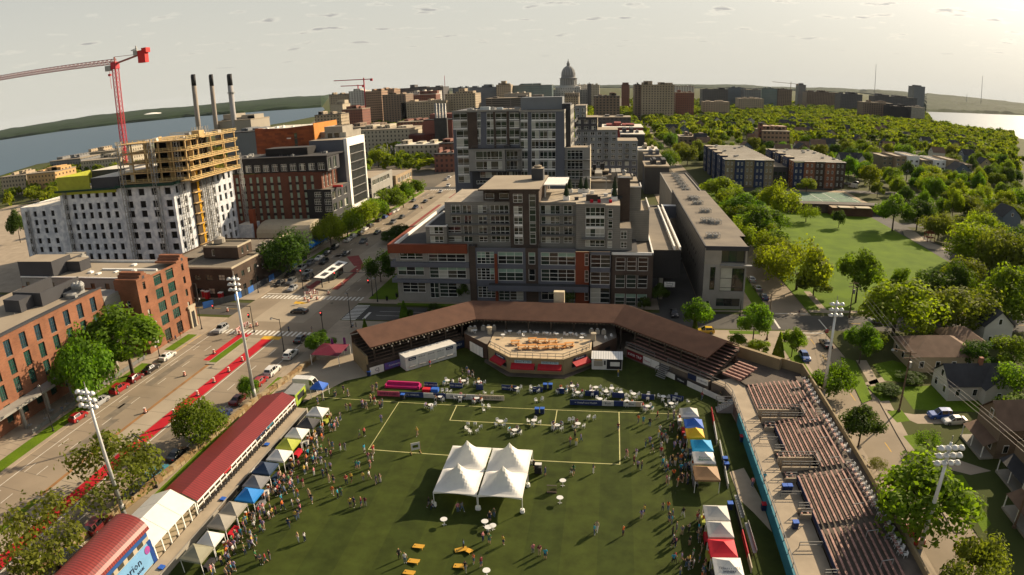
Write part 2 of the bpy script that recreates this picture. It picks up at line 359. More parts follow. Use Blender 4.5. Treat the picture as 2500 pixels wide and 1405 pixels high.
# lakes
SHL = [(-160,372),(0,343),(150,321),(300,303),(450,287.5),(560,279),(640,272.5),(720,267),(788,262.5)]
NEARL = [(793,268),(770,285),(700,299),(640,309),(560,325),(480,338),(380,350),(270,372),(160,392),(90,402),(0,430),(-160,480)]
sheet('lake_south',[G(*p) for p in SHL + NEARL],0.3,M_WATER)
SHR = [(2258,273.5),(2320,275.5),(2400,278.5),(2500,282.5),(2700,300)]
NEARR = [(2700,385),(2520,345),(2480,337),(2420,330),(2362,321),(2320,313),(2282,308),(2272,296),(2266,283)]
sheet('lake_north',[G(*p) for p in SHR + NEARR],0.3,M_WATER)
# wooded hills beyond the lakes and the town
def interp(tab,x):
 for (x0,y0),(x1,y1) in zip(tab,tab[1:]):
  if x <= x1: return y0 + (y1 - y0) * (x - x0) / (x1 - x0)
 return tab[-1][1]
hv,hf = [],[]; NR = 44; cols = 0
SHORE = SHL + [(800,238),(1000,226),(1380,214.5),(1800,217),(2100,228),(2250,250)] + SHR
for ix in range(-160,2701,9):
 y0 = interp(SHORE,ix); gx,gy = G(ix,y0); r0 = math.hypot(gx,gy); ux,uy = gx / r0,gy / r0; R1 = max(11500,r0 * 1.5)
 for j in range(NR):
  t = j / (NR - 1); r = r0 + (R1 - r0) * t ** 1.5; x,y = ux * r,uy * r
  n1 = mnoise.fractal(Vector((x / 1500,y / 1500,1.7)),1.0,2.0,4); n2 = mnoise.fractal(Vector((x / 160,y / 160,5.0)),1.0,2.0,3)
  lft = min(1,max(0,(1000 - ix) / 500))
  h = 0 if j == 0 else 10 + 7 * n2 + min(1,t * 1.6) ** 1.3 * (24 + 18 * n1 + 4 * lft) + 10 * n1 * min(1,t * 4)
  hv.append((x,y,max(0.0 if j == 0 else 4,h)))
 if cols:
  k = cols * NR
  for j in range(NR - 1): hf.append((k - NR + j,k + j,k + j + 1,k - NR + j + 1))
 cols += 1
me = bpy.data.meshes.new('hills'); me.from_pydata(hv,[],hf)
M_HILL = mat('wooded_hill',(0.007,0.018,0.007),0.95,0,0.013,c2=(0.022,0.044,0.013),obj=False,spec=0.1,bump=1.0,bscale=0.03,detail=12)
me.materials.append(M_HILL); lab(put('hills',me),kind='structure')
# ---- streets
def strip(name,x0,x1,y0,y1,z,m): return sheet(name,rect(x0,x1,y0,y1),z,m)
strip('avenue',-98.2,-66.2,-40,1400,0.004,M_CONC)
strip('cross_street',-330,300,142.6,152.6,0.006,M_ASPH)
strip('side_street',42.6,52.0,-20,900,0.005,M_CONC)
strip('side_street_crossing',-330,300,346,356,0.006,M_ASPH)
strip('alley',13.8,24.5,152.6,300,0.007,M_ASPH)
strip('avenue_crossing',-98.2,-66.2,131,158.5,0.008,M_CONC)
strip('intersection_concrete',-90,-75,139,160,0.010,M_CONC2)
strip('park_street',118,127,152.6,420,0.006,M_ASPH)
strip('north_street',127,300,262,270,0.009,M_ASPH)
m = MB()
for x0,x1,y0,y1 in ((-85.2,-80.8,40,128),(-85.2,-74.5,158,340)): m.poly([(x,y,0.008) for x,y in rect(x0,x1,y0,y1)])
m.obj('centre_lane',M_CONC2,kind='structure')
m = MB(); m.poly([(x,y,0.012) for x,y in rect(-80.6,-77.9,30,128)]); m.poly([(x,y,0.012) for x,y in rect(-88.4,-85.2,114,131)]); m.obj('red_bus_lane',M_RED,kind='structure')
m = MB()
for q in ([(1044,951),(1105,962),(1213,889),(1148,879)],[(1240,958),(1345,970),(1602,741),(1530,742)],[(1500,742),(1600,742),(1545,640),(1430,652)]):
 m.poly([G(480 + x / 3.903,460 + y / 3.903) + (0.012,) for x,y in q])
m.poly([(x,y,0.012) for x,y in rect(-80.6,-77.4,318,345)])
m.poly([(x,y,0.012) for x,y in rect(-81.2,-79.6,240,300)])
m.obj('worn_red_bus_lane',M_RED2,kind='structure')
strip('dirt_strip',-86.0,-85.3,48,119,0.012,M_DIRT)
# kerbed blocks: a block is a slab 0.12 m above the street, lawn strips on it
def slab(name,pts,m,h=0.12): return MB().prism(pts,-0.3,h,0,bot=False).obj(name,m,kind='structure')
slab('pavement_west',rect(-420,-98.2,-40,140.5),M_WALK); slab('pavement_west_block',rect(-420,-98.2,155,344),M_WALK)
slab('pavement_stadium',rect(-66.2,42.6,-40,141.5),M_WALK); slab('pavement_centre_block',[(-66.2,155),(13.8,155),(13.8,344),(-66.2,344)],M_WALK)
slab('pavement_long_block',rect(24.5,42.6,154.5,344),M_WALK)
slab('pavement_houses',rect(52.0,300,-60,141.5),M_GROUND); slab('park_lawn',rect(52.0,118,154.5,340),M_LAWN)
slab('median_kerb',rect(-86.4,-84.0,112,128),M_KERB,0.15); slab('median_kerb',rect(-77.3,-74.2,196,342),M_KERB,0.15); slab('median_kerb',rect(-86,-84.4,30,60),M_KERB,.15)
lawns = [rect(-102.6,-99.2,-20,110),rect(-102.2,-99.4,118,128),rect(-66.0,-63.6,20,108),rect(-86.2,-84.2,113,127),rect(-77.1,-74.4,197,341),rect(-85.9,-84.5,31,59),
 rect(-102,-99.4,190,215),rect(-102,-99.4,228,340),rect(-64.5,-56.5,158,240),rect(-55,8,153.6,155.6),rect(26,41,155.2,156.5),rect(38.5,41.8,158,343),rect(29,36,139.2,141.2),rect(39.4,42.0,112,135),rect(-64,-58,250,343)]
m = MB()
for r in lawns: m.poly([(x,y,0.155) for x,y in r])
m.obj('lawn_strip',M_LAWN,kind='structure')
strip('concrete_forecourt',-62,-40,100,141,0.126,M_CONC2)
# park: path, playground, tennis court apron
def pxpoly(name,pts,z,m): return sheet(name,[G(x,y,z) for x,y in pts],z,m)
strip('park_path',55.6,57.4,154.5,172,0.128,M_WALK); strip('park_path',52.3,118,154.6,156.6,0.130,M_WALK)
pxpoly('playground_ground',[(2203,562),(2235,566),(2262,590),(2300,602),(2325,610),(2290,611),(2265,607),(2232,590),(2208,575)],0.13,M_CONC2)
# houses side: pavement and drives
for p in ([(2090,880),(2115,880),(2215,1060),(2300,1190),(2360,1300),(2330,1300),(2265,1190),(2190,1060)],[(2095,940),(2125,940),(2190,925),(2180,912)],[(2160,1000),(2240,1035),(2310,1035),(2300,1010),(2230,1012)],[(2290,1140),(2370,1160),(2420,1150),(2330,1120)]):
 pxpoly('footpath',p,0.13,M_WALK)
for p in ([(2050,870),(2088,882),(2130,975),(2105,985)],[(2118,945),(2150,940),(2178,978),(2150,980)],[(2165,1005),(2200,1000),(2222,1028),(2190,1032)],[(2205,1065),(2235,1060),(2300,1140),(2275,1150)],[(2320,1160),(2350,1160),(2420,1280),(2400,1300)],[(2190,945),(2320,940),(2470,985),(2500,1010),(2230,1000)],[(2240,900),(2180,880),(2130,890),(2160,930),(2230,935)]):
 pxpoly('lawn',p,0.135,M_LAWN)
# ---- painted markings
m = MB()
def stripe(x0,x1,y0,y1,z=0.016): m.poly([(x,y,z) for x,y in rect(x0,x1,y0,y1)])
for i in range(26): stripe(-97.4 + i * 1.22,-96.8 + i * 1.22,156.9,159.9)
for i in range(26): stripe(-97.4 + i * 1.22,-96.8 + i * 1.22,130.0,133.0)
for i in range(12): stripe(-66.0,-62.2,141.2 + i * 1.05,141.75 + i * 1.05,0.018)
stripe(-60.6,-59.9,143,148,0.018); stripe(-97.5,-87,160.8,161.3)
for i in range(24): stripe(-97.4 + i * 1.3,-96.8 + i * 1.3,343.5,347)
for x in (-94.6,-91.4,-70.5,-74.0):
 for y in range(20,126,9): stripe(x,x + 0.13,y,y + 3)
 for y in range(165,340,9): stripe(x,x + 0.13,y,y + 3)
stripe(-95.9,-95.75,10,128); stripe(-69.4,-69.25,10,127); stripe(-77.5,-77.3,20,128,0.018)
for y in (145.9,148.9): stripe(-58,0,y,y + 0.12)
stripe(43,51.5,140.6,141.0); stripe(43,51.5,153.6,154.0); stripe(41.4,41.9,143.5,150); stripe(43,47.5,138.2,138.5); stripe(53,53.3,143.5,150)
m.obj('road_marking',M_PAINT,kind='structure')
m = MB()
for x in range(-300,300,6):
 if x < -100 or x > 54: m.poly([(a,b,0.016) for a,b in rect(x,x + 3,147.4,147.55)])
m.poly([(x,y,0.016) for x,y in rect(47.2,47.35,60,64)])
for y in range(-10,135,9): m.poly([(a,b,0.016) for a,b in rect(47.2,47.35,y,y + 3)])
m.poly([G(x,y) + (0.02,) for x,y in ((716,742),(722,736),(740,738),(752,740),(740,743))]); m.poly([(x,y,0.02) for x,y in rect(-81,-76,127.5,129.5)])
m.poly([(x,y,0.16) for x,y in rect(-98.35,-98.2,90,128)])
m.obj('yellow_marking',M_YPAINT,kind='structure')
# joints between slabs of the pavements near the camera are recessed strips of darker concrete
m = MB()
for y in range(20,128,2): m.poly([(x,yy,0.124) for x,yy in rect(-106,-102.7,y,y + 0.06)])
for y in range(40,141,2): m.poly([(x,yy,0.124) for x,yy in rect(-63.5,-61,y,y + 0.06)])
m.obj('pavement_joint',mat('joint',(0.1,0.09,0.075),0.9,0),kind='structure')
m = MB()
for y in range(-20,330,5):
 for x0,x1 in ((-98.1,-88.6),(-85.1,-80.9),(-77.2,-66.3)):
  if not (128 < y < 160): m.poly([(x,yy,0.014) for x,yy in rect(x0,x1,y,y + 0.07)])
m.obj('road_joint',mat('road_joint',(0.095,0.083,0.066),0.9,0),kind='structure')
# ---- pitch
M_TURF = stripes('turf',(0.033,0.046,0.0080),(0.040,0.054,0.0090),0,9.14,0.5,0.9,False,0.30,0.12)
PITCH = [(-55.9,20),(-55.9,97.5),G(842,932),(-46.6,111.4),(-30.4,127.4),(2.8,127.6),(22.2,107),(23.2,96),(23.2,20)]
sheet('pitch',PITCH,0.135,M_TURF)
M_LINE = mat('pitch_line',(0.46,0.44,0.20),0.9,0.12,1.0,obj=False)
m = MB()
def ln(x0,x1,y0,y1): m.poly([(x,y,0.140) for x,y in rect(x0,x1,y0,y1)])
ln(-55,14.5,100.7,100.82); ln(-37.36,-37.24,84.2,100.7); ln(2.84,3.0,84.2,100.7); ln(-37.24,2.84,84.2,84.36); ln(-26.35,-26.2,95.2,100.7); ln(-8.1,-7.95,95.2,100.7); ln(-26.2,-8.1,95.2,95.36)
m.obj('pitch_line',M_LINE,kind='structure')
# worn patches, manhole covers and trodden turf
rq = random.Random(4); m = MB(); m2 = MB()
for i in range(34):
 x,y = rq.choice((-96,-93,-90,-75,-71.5,-68)) + rq.uniform(-1,1),rq.uniform(30,330)
 if 126 < y < 162: continue
 w,h = rq.uniform(.6,1.7),rq.uniform(2,9); m.poly([(x - w,y - h,.0145),(x + w,y - h + rq.uniform(-.6,.6),.0145),(x + w * .9,y + h,.0145),(x - w,y + h * .9,.0145)])
for i in range(16): x,y = rq.uniform(-97,-67),rq.uniform(60,260); m2.poly([(x + .42 * math.cos(a),y + .42 * math.sin(a),.02) for a in [k * .524 for k in range(12)]])
m.obj('road_patch',mat('road_patch',(.17,.145,.112),.9,.2,.5,obj=False,detail=8),kind='structure'); m2.obj('manhole_cover',mat('manhole',(.05,.045,.04),.8,.1),kind='structure')
# ------------------------------------------------------------------ buildings
M_STUC = mat('stucco_grey',(0.27,0.26,0.235),0.85,0.1,0.3,obj=False); M_BLUEG = mat('panel_blue_grey',(0.115,0.122,0.145),0.7,0.1,0.2,obj=False)
M_DKG = mat('panel_dark_grey',(0.045,0.046,0.052),0.7,0.12,0.2,obj=False); M_TAUPE = stripes('siding_taupe',(0.225,0.215,0.19),(0.19,0.18,0.158),2,0.5,0.5,0.8,False)
M_BRN = brickmat('brick_brown',(0.085,0.060,0.046),(0.068,0.05,0.04),(0.08,0.07,0.06)); M_RUST = mat('panel_rust',(0.19,0.045,0.018),0.7,0.12,0.4,obj=False)
M_WHT = mat('white_panel',(0.80,0.79,0.75),0.7,0.08,0.4,obj=False); M_BLACK = mat('black_panel',(0.018,0.018,0.02),0.7,0.1,0.3,obj=False)
M_ROOF = mat('roof_tan',(0.27,0.225,0.17),0.95,0.2,0.14,obj=False,detail=8,c2=(0.33,0.28,0.21)); M_ROOFG = mat('roof_gravel',(0.15,0.13,0.105),0.95,0.2,0.2,obj=False,detail=10,c2=(0.21,0.18,0.14))
M_ROOFD = mat('roof_dark',(0.055,0.054,0.055),0.95,0.2,0.2,obj=False); M_ROOFW = mat('roof_white',(0.62,0.58,0.5),0.9,0.12,0.2,obj=False)
M_STEEL = mat('steel',(0.30,0.30,0.29),0.5,0.1,1.0,metal=0.3); M_RAIL = mat('rail_grey',(0.16,0.16,0.155),0.5,0)
M_REDBR = brickmat('brick_red',(0.255,0.105,0.055),(0.21,0.085,0.047),(0.2,0.14,0.1)); M_CONCW = mat('concrete_wall',(0.30,0.275,0.23),0.9,0.15,0.3,obj=False,detail=8)
M_CREAM = mat('cream_wall',(0.40,0.35,0.26),0.85,0.12,0.3,obj=False); M_TAN = mat('tan_wall',(0.30,0.225,0.14),0.85,0.12,0.2,obj=False)
def rc(cx,cy,s,rects,Y,x0):
 """openings measured on the photograph (crop origin, scale) -> openings on the wall plane y = Y that starts at x0"""
 out = []
 for a,b,c,d in rects:
  xm,ym = (a + c) / 2,(b + d) / 2
  f = lambda x,y: onY(cx + x / s,cy + y / s,Y)
  out.append((f(a,ym)[0] - x0,f(c,ym)[0] - x0,f(xm,d)[1],f(xm,b)[1]))
 return out
def facade(b,p0,u,L,z0,z1,rects,m,depth=0.25,wins=None,name='wall',**wk):
 w = MB(); wall(w,p0,u,L,z0,z1,rects,depth); o = w.obj(name,m,b)
 for i,r in enumerate(rects): window(b,p0,u,r,depth,**(wins[i] if wins else wk))
 return o
def grid(L,z0,z1,nc,nr,wf=0.5,hf=0.55,mx=0.0,mz=(0.0,0.0),skip=None):
 cw = (L - 2 * mx) / nc; ch = (z1 - z0 - mz[0] - mz[1]) / nr; out = []
 for i in range(nc):
  for j in range(nr):
   if skip and skip(i,j): continue
   a = mx + i * cw + cw * (1 - wf) / 2; c = z0 + mz[0] + j * ch + ch * (1 - hf) * 0.5; out.append((a,a + cw * wf,c,c + ch * hf))
 return out
def body(b,x0,x1,y0,y1,z0,z1,m,roof=M_ROOF,par=0.6,cap=None,front=True,right=True,left=True,back=True,fr=None,rr=None,wk=None,lr=None):
 """a block: four walls (with openings fr/rr in front and right walls), roof and parapet"""
 wk = wk or {}
 if front: facade(b,(x0,y0),(1,0),x1 - x0,z0,z1,fr or [],m,**wk)
 if right: facade(b,(x1,y0),(0,1),y1 - y0,z0,z1,rr or [],m,**wk)
 if left: facade(b,(x0,y1),(0,-1),y1 - y0,z0,z1,lr or [],m,**wk)
 if back: facade(b,(x1,y1),(-1,0),x1 - x0,z0,z1,[],m,**wk)
 MB().poly([(x0,y0,z1 - par),(x1,y0,z1 - par),(x1,y1,z1 - par),(x0,y1,z1 - par)]).obj('roof',roof,b)
 if par > 0:
  t = 0.3; q = MB(); e = 0.04
  q.box(x0 - e,x1 + e,y0 - e,y0 + t,z1 - par,z1 + 0.12); q.box(x0 - e,x1 + e,y1 - t,y1 + e,z1 - par,z1 + 0.12)
  q.box(x0 - e,x0 + t,y0 + t,y1 - t,z1 - par,z1 + 0.12); q.box(x1 - t,x1 + e,y0 + t,y1 - t,z1 - par,z1 + 0.12); q.obj('parapet',cap or m,b)
def each(name,m,b,boxes):
 for q in boxes: MB().box(*q).obj(name,m,b)
def units(b,x0,x1,y0,y1,z,n,s=1.0,m=None,seed=1):
 r = random.Random(seed)
 for i in range(n):
  x,y = r.uniform(x0,x1),r.uniform(y0,y1); w,d,h = r.uniform(.6,1.6) * s,r.uniform(.6,1.4) * s,r.uniform(.5,1.3) * s
  q = MB().box(x - w,x + w,y - d,y + d,z,z + h)
  if r.random() < 0.5: q.lathe([(0.3 * s,h),(0.35 * s,h + .3),(0.05,h + .35)],8,(x,y,z))
  q.obj('rooftop_unit',m or M_STEEL,b)
 for i in range(n):
  x,y = r.uniform(x0,x1),r.uniform(y0,y1); MB().tube((x,y,z),(x,y,z + r.uniform(.5,1.1) * s),0.12 * s,n=6).obj('vent_pipe',M_STEEL,b)
def balcony(b,x0,x1,y0,y1,z,m=M_RAIL):
 o = MB().box(x0,x1,y0,y1,z - 0.18,z).obj('balcony',m,b); q = MB(); ym = y0 + 0.05
 q.box(x0,x1,ym - .03,ym + .03,z + 1.02,z + 1.1); q.box(x0,x1,ym - .02,ym + .02,z + .12,z + .17)
 for xx in (x0,x1): q.box(xx - .03,xx + .03,ym,y1,z + 1.02,z + 1.1)
 n = max(2,int((x1 - x0) / 0.9))
 for i in range(n + 1): xx = x0 + (x1 - x0) * i / n; q.box(xx - .025,xx + .025,ym - .025,ym + .025,z,z + 1.02)
 q.obj('railing',m,o,local=False)
def SPAN(q,name='spandrel',m=None):
 for i in range(0,len(q.v),8): z = MB(); z.v = q.v[i:i + 8]; z.f = [tuple(j for j in f) for f in q.f[:6]]; z.m = [0] * 6; z.obj(name,m or M_WHT,b)
# ---- the mid-rise in front of the tower
b = E('apartment_building','grey mid-rise apartment block with rust red fascia and roof pergola behind the stadium roof','building',(-20,157,0))
A = (940,590,6.944); B2 = (1280,600,6.944); C = (1000,430,7.806); D = (1300,430,6.944)
X0,X1,YF = -55.2,11.9,157.0
ra = lambda r,x0: rc(*A,r,YF,x0); rb = lambda r,x0: rc(*B2,r,YF,x0)
xa = lambda x,y=400: onY(940 + x / 6.944,590 + y / 6.944,YF)[0]; xb = lambda x,y=400: onY(1280 + x / 6.944,600 + y / 6.944,YF)[0]
xp0,xp1 = xa(1430),xa(1540); xq0,xq1 = xa(2385),xb(235); xr0,xr1 = xb(868),xb(1018); xs0,xs1 = xb(1100),xb(1475)
s1 = ra([(245,150,635,310),(735,165,1360,345),(215,415,660,575),(755,430,1375,625),(300,690,690,865),(765,700,910,960),(925,700,1225,940)],X0)
facade(b,(X0,YF),(1,0),xp0 - X0,0,16.1,s1,M_STUC,0.3,wins=[dict(nx=3,nz=3),dict(nx=4,nz=3,blind=.7),dict(nx=3,nz=2,blind=.7),dict(nx=4,nz=3,blind=.85),dict(nx=3,nz=3),dict(nx=2,nz=3),dict(nx=2,nz=4)])
MB().box(xp0,xp1,YF - .25,YF + 3,0,15.6).obj('pier',M_BRN,b)
s2 = ra([(1555,175,1850,380),(1915,180,2335,385),(1560,455,1855,655),(1920,465,2340,670),(1575,765,1875,955),(1925,770,2110,1000),(2120,775,2345,1000)],xp1)
facade(b,(xp1,YF),(1,0),xq0 - xp1,0,15.2,s2,M_BLUEG,0.3,wins=[dict(nx=4,nz=4,blind=.6),dict(nx=3,nz=3,blind=.9),dict(nx=4,nz=4,blind=.5),dict(nx=3,nz=3,blind=1),dict(nx=4,nz=4),dict(nx=2,nz=4),dict(nx=2,nz=4)])
facade(b,(xq0,YF - .12),(1,0),xq1 - xq0,0,15.2,rb([(72,115,185,320),(75,400,185,600)],xq0),M_BRN,0.3,wins=[dict(nz=3,blind=.8),dict(nz=2)])
s3 = rb([(280,120,865,335),(285,405,862,610),(290,715,640,925),(650,715,860,930)],xq1)
facade(b,(xq1,YF),(1,0),xr0 - xq1,0,15.2,s3,M_BLUEG,0.3,wins=[dict(nx=4,nz=3,blind=.9),dict(nx=4,nz=3),dict(nx=3,nz=2,blind=.5),dict(nx=2,nz=3)])
facade(b,(xr0,YF - .1),(1,0),xs0 - xr0,0,14.4,rb([(1024,135,1090,345),(1024,420,1090,625),(1022,730,1090,935)],xr0),M_RUST,0.3,nz=3)
facade(b,(xs0,YF - .6),(1,0),xs1 - xs0,0,14.6,rc(*B2,[(1125,160,1465,380),(1120,455,1455,665),(1120,725,1450,975)],YF - .6,xs0),M_BLUEG,0.3,nx=2,nz=3)
s5 = rb([(1550,205,1712,425),(1740,205,1905,430),(1930,205,2100,435),(1540,500,1705,720),(1730,500,1895,722),(1920,505,2085,725),(1535,815,1700,1015),(1720,820,1890,1030),(1910,825,2075,1030)],xs1)
facade(b,(xs1,YF),(1,0),X1 - xs1,0,14.2,s5,M_BRN,0.3,wins=[dict(nz=3,nx=1)] * 6 + [dict(nz=3,blind=1)] * 3)
MB().box(xs0,xs0 + .3,YF - .6,YF,0,14.6).box(xs1 - .3,xs1,YF - .6,YF,0,14.6).obj('pier',M_BLUEG,b)
# bands, fascia, canopy, fin
for za,zb,xl in ((345,425,75),(635,690,95)):
 z1,z0 = onY(940 + 800 / 6.944,590 + za / 6.944,YF)[1],onY(940 + 800 / 6.944,590 + zb / 6.944,YF)[1]
 MB().box(X0 - 1.2,xp0,YF - .9,YF + .05,z0,z1).box(X0 - 1.2,X0,YF + .05,YF + 22,z0,z1).obj('floor_band',M_BLUEG,b)
 q = MB(); q.box(X0 - 1.1,xa(660),YF - .85,YF - .8,z1 + 1.0,z1 + 1.08)
 for i in range(13): xx = X0 - 1.1 + i * 1.1; q.box(xx,xx + .05,YF - .85,YF - .8,z1,z1 + 1.0)
 q.obj('railing',M_STEEL,b)
MB().box(X0 - 1.7,xp0 - .3,YF - 1.0,YF + .02,13.8,16.2).box(X0 - 1.7,X0,YF + .02,YF + 20,13.8,16.2).obj('fascia',M_RUST,b)
MB().box(xa(1860),xa(1906),YF - .5,YF,0,13.6).obj('fin',M_RUST,b)
zc1 = onY(1250,692,YF)[1]; MB().box(xa(1760),xb(1095),YF - 2.2,YF + .05,zc1 - 1.5,zc1,0,1).obj('entrance_canopy',[M_BLUEG,M_ROOFD],b)
zc = onY(940 + 1700 / 6.944,590 + 720 / 6.944,YF)[1]; MB().box(xb(57),xb(218),YF + .02,YF + .1,0,onY(1300,700,YF)[1] - .6).obj('garage_opening',M_BLACK,b)
MB().poly([(X0,YF,15.5),(-38,YF,15.5),(-38,235,15.5),(X0,235,15.5)]).poly([(-38,YF,14.5),(8,YF,14.5),(8,235,14.5),(-38,235,14.5)]).obj('roof',M_ROOFD,b)
MB().poly([(4,YF,13.8),(X1,YF,13.8),(X1,185,13.8),(4,185,13.8)]).obj('roof',M_ROOFG,b)
w = MB(); wall(w,(X0,235),(0,-1),78,0,16.1,[],0.2); wall(w,(X1,YF),(0,1),28,0,14.2,[],.2); w.obj('wall',M_STUC,b)
MB().box(X0 - .1,X0 + .3,YF + .05,235,15.5,16.3).box(X1 - .3,X1 + .05,YF,185,13.7,14.4).box(xs1,X1 - .3,YF - .02,YF + .3,13.7,14.4).obj('parapet',M_WHT,b)
MB().box(X1,19.5,163,222,6.0,13.6,0,1).obj('garage_wall',[M_BLACK,M_ROOFG],b); each('column',M_CONCW,b,[(14.2,15.2,y,y + .8,0,6) for y in (163.3,175,187,199,211)]); MB().box(X1,13.9,163.5,222,0,6).obj('garage_wall',M_DKG,b)
MB().box(17.6,18.0,163.4,221,13.6,14.6).box(19.1,19.5,163.4,221,13.6,14.4).obj('roof_kerb',M_WHT,b)
g = MB().box(15.5,18.3,162.8,162.95,3.6,5.0).obj('garage_sign',M_WHT,b); sign_text(b,'Parking\nGarage',.62,M_DKG,(16.9,162.78,4.3),name='lettering')
# upper storeys
YU = 160.0; cu = lambda r,x0,Y=YU: rc(*C,r,Y,x0); du = lambda r,x0,Y=YU: rc(*D,r,Y,x0)
xk0,xk1 = onY(1245,520,YU)[0] ,onY(1317,520,YU)[0]; xk0 = onY(1000 + 1920 / 7.806,520,YU)[0]; xm0 = onY(1000 + 675 / 7.806,520,YU)[0]; xd1 = onY(1300 + 740 / 6.944,530,YU)[0]; xe1 = onY(1300 + 1238 / 6.944,530,YU)[0]; xf1 = onY(1300 + 1482 / 6.944,530,YU)[0]; xg1 = onY(1300 + 1688 / 6.944,570,YU)[0]
wc = [(790,550,965,715),(1005,555,1180,730),(1300,555,1465,715),(1530,555,1890,730),(800,755,970,910),(1040,755,1185,925),(1310,755,1475,915),(1540,760,1895,925),(720,945,980,1090),(1030,950,1195,1115),(1315,955,1480,1105),(1550,955,1905,1115),(730,1150,990,1250),(1040,1145,1200,1260),(1325,1145,1490,1260),(1560,1150,1910,1262)]
kinds = [dict(zs=[.35,.85],xs=[.5]),dict(xs=[.5]),dict(zs=[.35,.85],xs=[.5]),dict(xs=[.25,.5,.75],zs=[.35])]
facade(b,(xm0,YU),(1,0),xk0 - xm0,14.5,26.6,cu(wc,xm0),M_TAUPE,.25,wins=kinds * 4)
wd = [(135,500,465,650),(525,500,675,645),(145,690,460,820),(525,690,680,825),(150,860,460,1000),(530,860,680,1000),(150,1035,460,1140),(530,1035,675,1140)]
facade(b,(xk1,YU),(1,0),xd1 - xk1,14.5,26.5,du(wd,xk1),M_TAUPE,.25,wins=[dict(xs=[.25,.5,.75],zs=[.35]),dict(xs=[.5],zs=[.35])] * 4)
we = [(900,535,1225,680),(900,720,1225,860),(900,900,1225,1035),(895,1090,1222,1200)]
facade(b,(xd1,YU - 1.2),(1,0),xe1 - xd1,14.5,26.3,rc(*D,we,YU - 1.2,xd1),M_TAUPE,.25,xs=[.24,.52,.76],zs=[.38])
wf = [(1280,560,1362,705),(1280,745,1360,890),(1278,930,1355,1070),(1272,1105,1350,1225)]
facade(b,(xe1,YU - 1.4),(1,0),xf1 - xe1,14.5,26.0,rc(*D,wf,YU - 1.4,xe1),M_TAUPE,.25,zs=[.4,.82])
facade(b,(xf1,YU - 1.4),(1,0),xg1 - xf1,13.8,20.2,rc(*D,[(1495,930,1605,1070),(1495,1110,1600,1225)],YU - 1.4,xf1),M_TAUPE,.25,xs=[.5],zs=[.4,.85])
wk_ = [(1970,345,2150,510),(1980,575,2150,735),(1985,770,2155,925),(1990,960,2160,1120),(1995,1165,2165,1305),(2275,350,2400,600),(2280,605,2405,880),(2285,885,2408,1075),(2290,1080,2410,1305)]
facade(b,(xk0,YU - .8),(1,0),xk1 - xk0,14.5,29.6,rc(*C,wk_,YU - .8,xk0),M_BRN,.25,wins=[dict(xs=[.5],zs=[.33,.82])] * 5 + [dict(zs=[.5,.85],glass=GLASS[1])] * 4)
xn0 = onY(1180,480,163)[0]; facade(b,(xn0,163),(1,0),xk0 - xn0,26,29.7,rc(*C,[(1435,335,1610,440),(1710,330,1890,440)],163,xn0),M_BRN,.2,glass=GLASS[2])
zz = lambda za,zb: (onY(1264,430 + zb / 7.806,YU - .8)[1],onY(1264,430 + za / 7.806,YU - .8)[1])
q = MB()
for za,zb in ((735,770),(925,960),(1120,1160)):
 a,c = zz(za,zb); q.box(onY(1255,500,YU)[0],onY(1276,500,YU)[0],YU - .86,YU - .78,a,c)
for za,zb in ((682,718),(862,896)):
 z0,z1 = onY(1450,430 + zb / 6.944,YU - 1.2)[1],onY(1450,430 + za / 6.944,YU - 1.2)[1]; q.box(onY(1430,540,YU - 1.2)[0],onY(1476,540,YU - 1.2)[0],YU - 1.26,YU - 1.18,z0,z1)
SPAN(q)
w = MB()
for x,y0,y1,z0,z1,m_ in ((xm0,YU,182,15,26.6,0),): wall(w,(x,y1),(0,-1),y1 - y0,z0,z1,[])
wall(w,(xf1,YU - 1.4),(0,1),14,14,26,[]); wall(w,(xg1,YU - 1.4),(0,1),9,13.8,20.2,[]); wall(w,(xd1,YU),(0,-1),1.2,14.5,26.3,[]); w.obj('wall',M_TAUPE,b)
w = MB(); wall(w,(xk1,YU - .8),(0,1),24.8,26,29.6,[]); wall(w,(xn0,184),(0,-1),21,26.5,29.7,[]); w.obj('wall',M_BRN,b)
MB().poly([(xm0,YU,26.4),(xn0 + 3,YU,26.4),(xn0 + 3,182,26.4),(xm0,182,26.4)]).poly([(xk1,YU,26.0),(xf1,YU - 1.4,26.0),(xf1,184,26.0),(xk1,184,26.0)]).obj('roof_terrace',mat('terrace_paving',(0.36,0.31,0.24),0.9,0.2,0.4,obj=False),b)
MB().box(xn0 - .6,xk1 + .3,YU - 1.0,184.4,29.6,30.0,0,1).obj('roof',[M_BRN,M_ROOF],b)
MB().box(xk0 + 4.0,xk0 + 7.2,174,178,30,33.2,0,1).lathe([(1.0,33.2),(1.1,33.8),(.3,34.1)],10,(xk0 + 5.6,176,0),1).obj('stair_penthouse',[M_DKG,M_ROOF],b)
MB().poly([(xf1,YU - 1.4,20),(xg1,YU - 1.4,20),(xg1,168,20),(xf1,168,20)]).obj('roof_terrace',M_ROOFG,b)
cx0,cx1 = onY(1508,520,168)[0],onY(1537,520,168)[0]
MB().box(cx0,cx1,168,173,14,31.6).obj('stair_tower',M_BRN,b); MB().box(cx0 - .1,cx1 + .1,167.9,173.1,31.6,32.0,0,1).box(cx0 + .3,cx1 - .3,168.3,172.7,32.0,32.03,1).obj('tower_cap',[M_WHT,M_ROOF],b)
MB().lathe([(.45,32),(.5,33.0),(.7,33.1),(.1,33.5)],10,((cx0 + cx1) / 2,170,0)).obj('roof_fan',M_STEEL,b)
dx1 = onY(1565,480,171)[0]; ex1 = onY(1584,560,171)[0]
MB().box(cx1,dx1,171,178,14,28.6,0,1).box(cx1,ex1,170.6,186,14,22.5,0,1).obj('setback_storey',[M_TAUPE,M_ROOF],b)
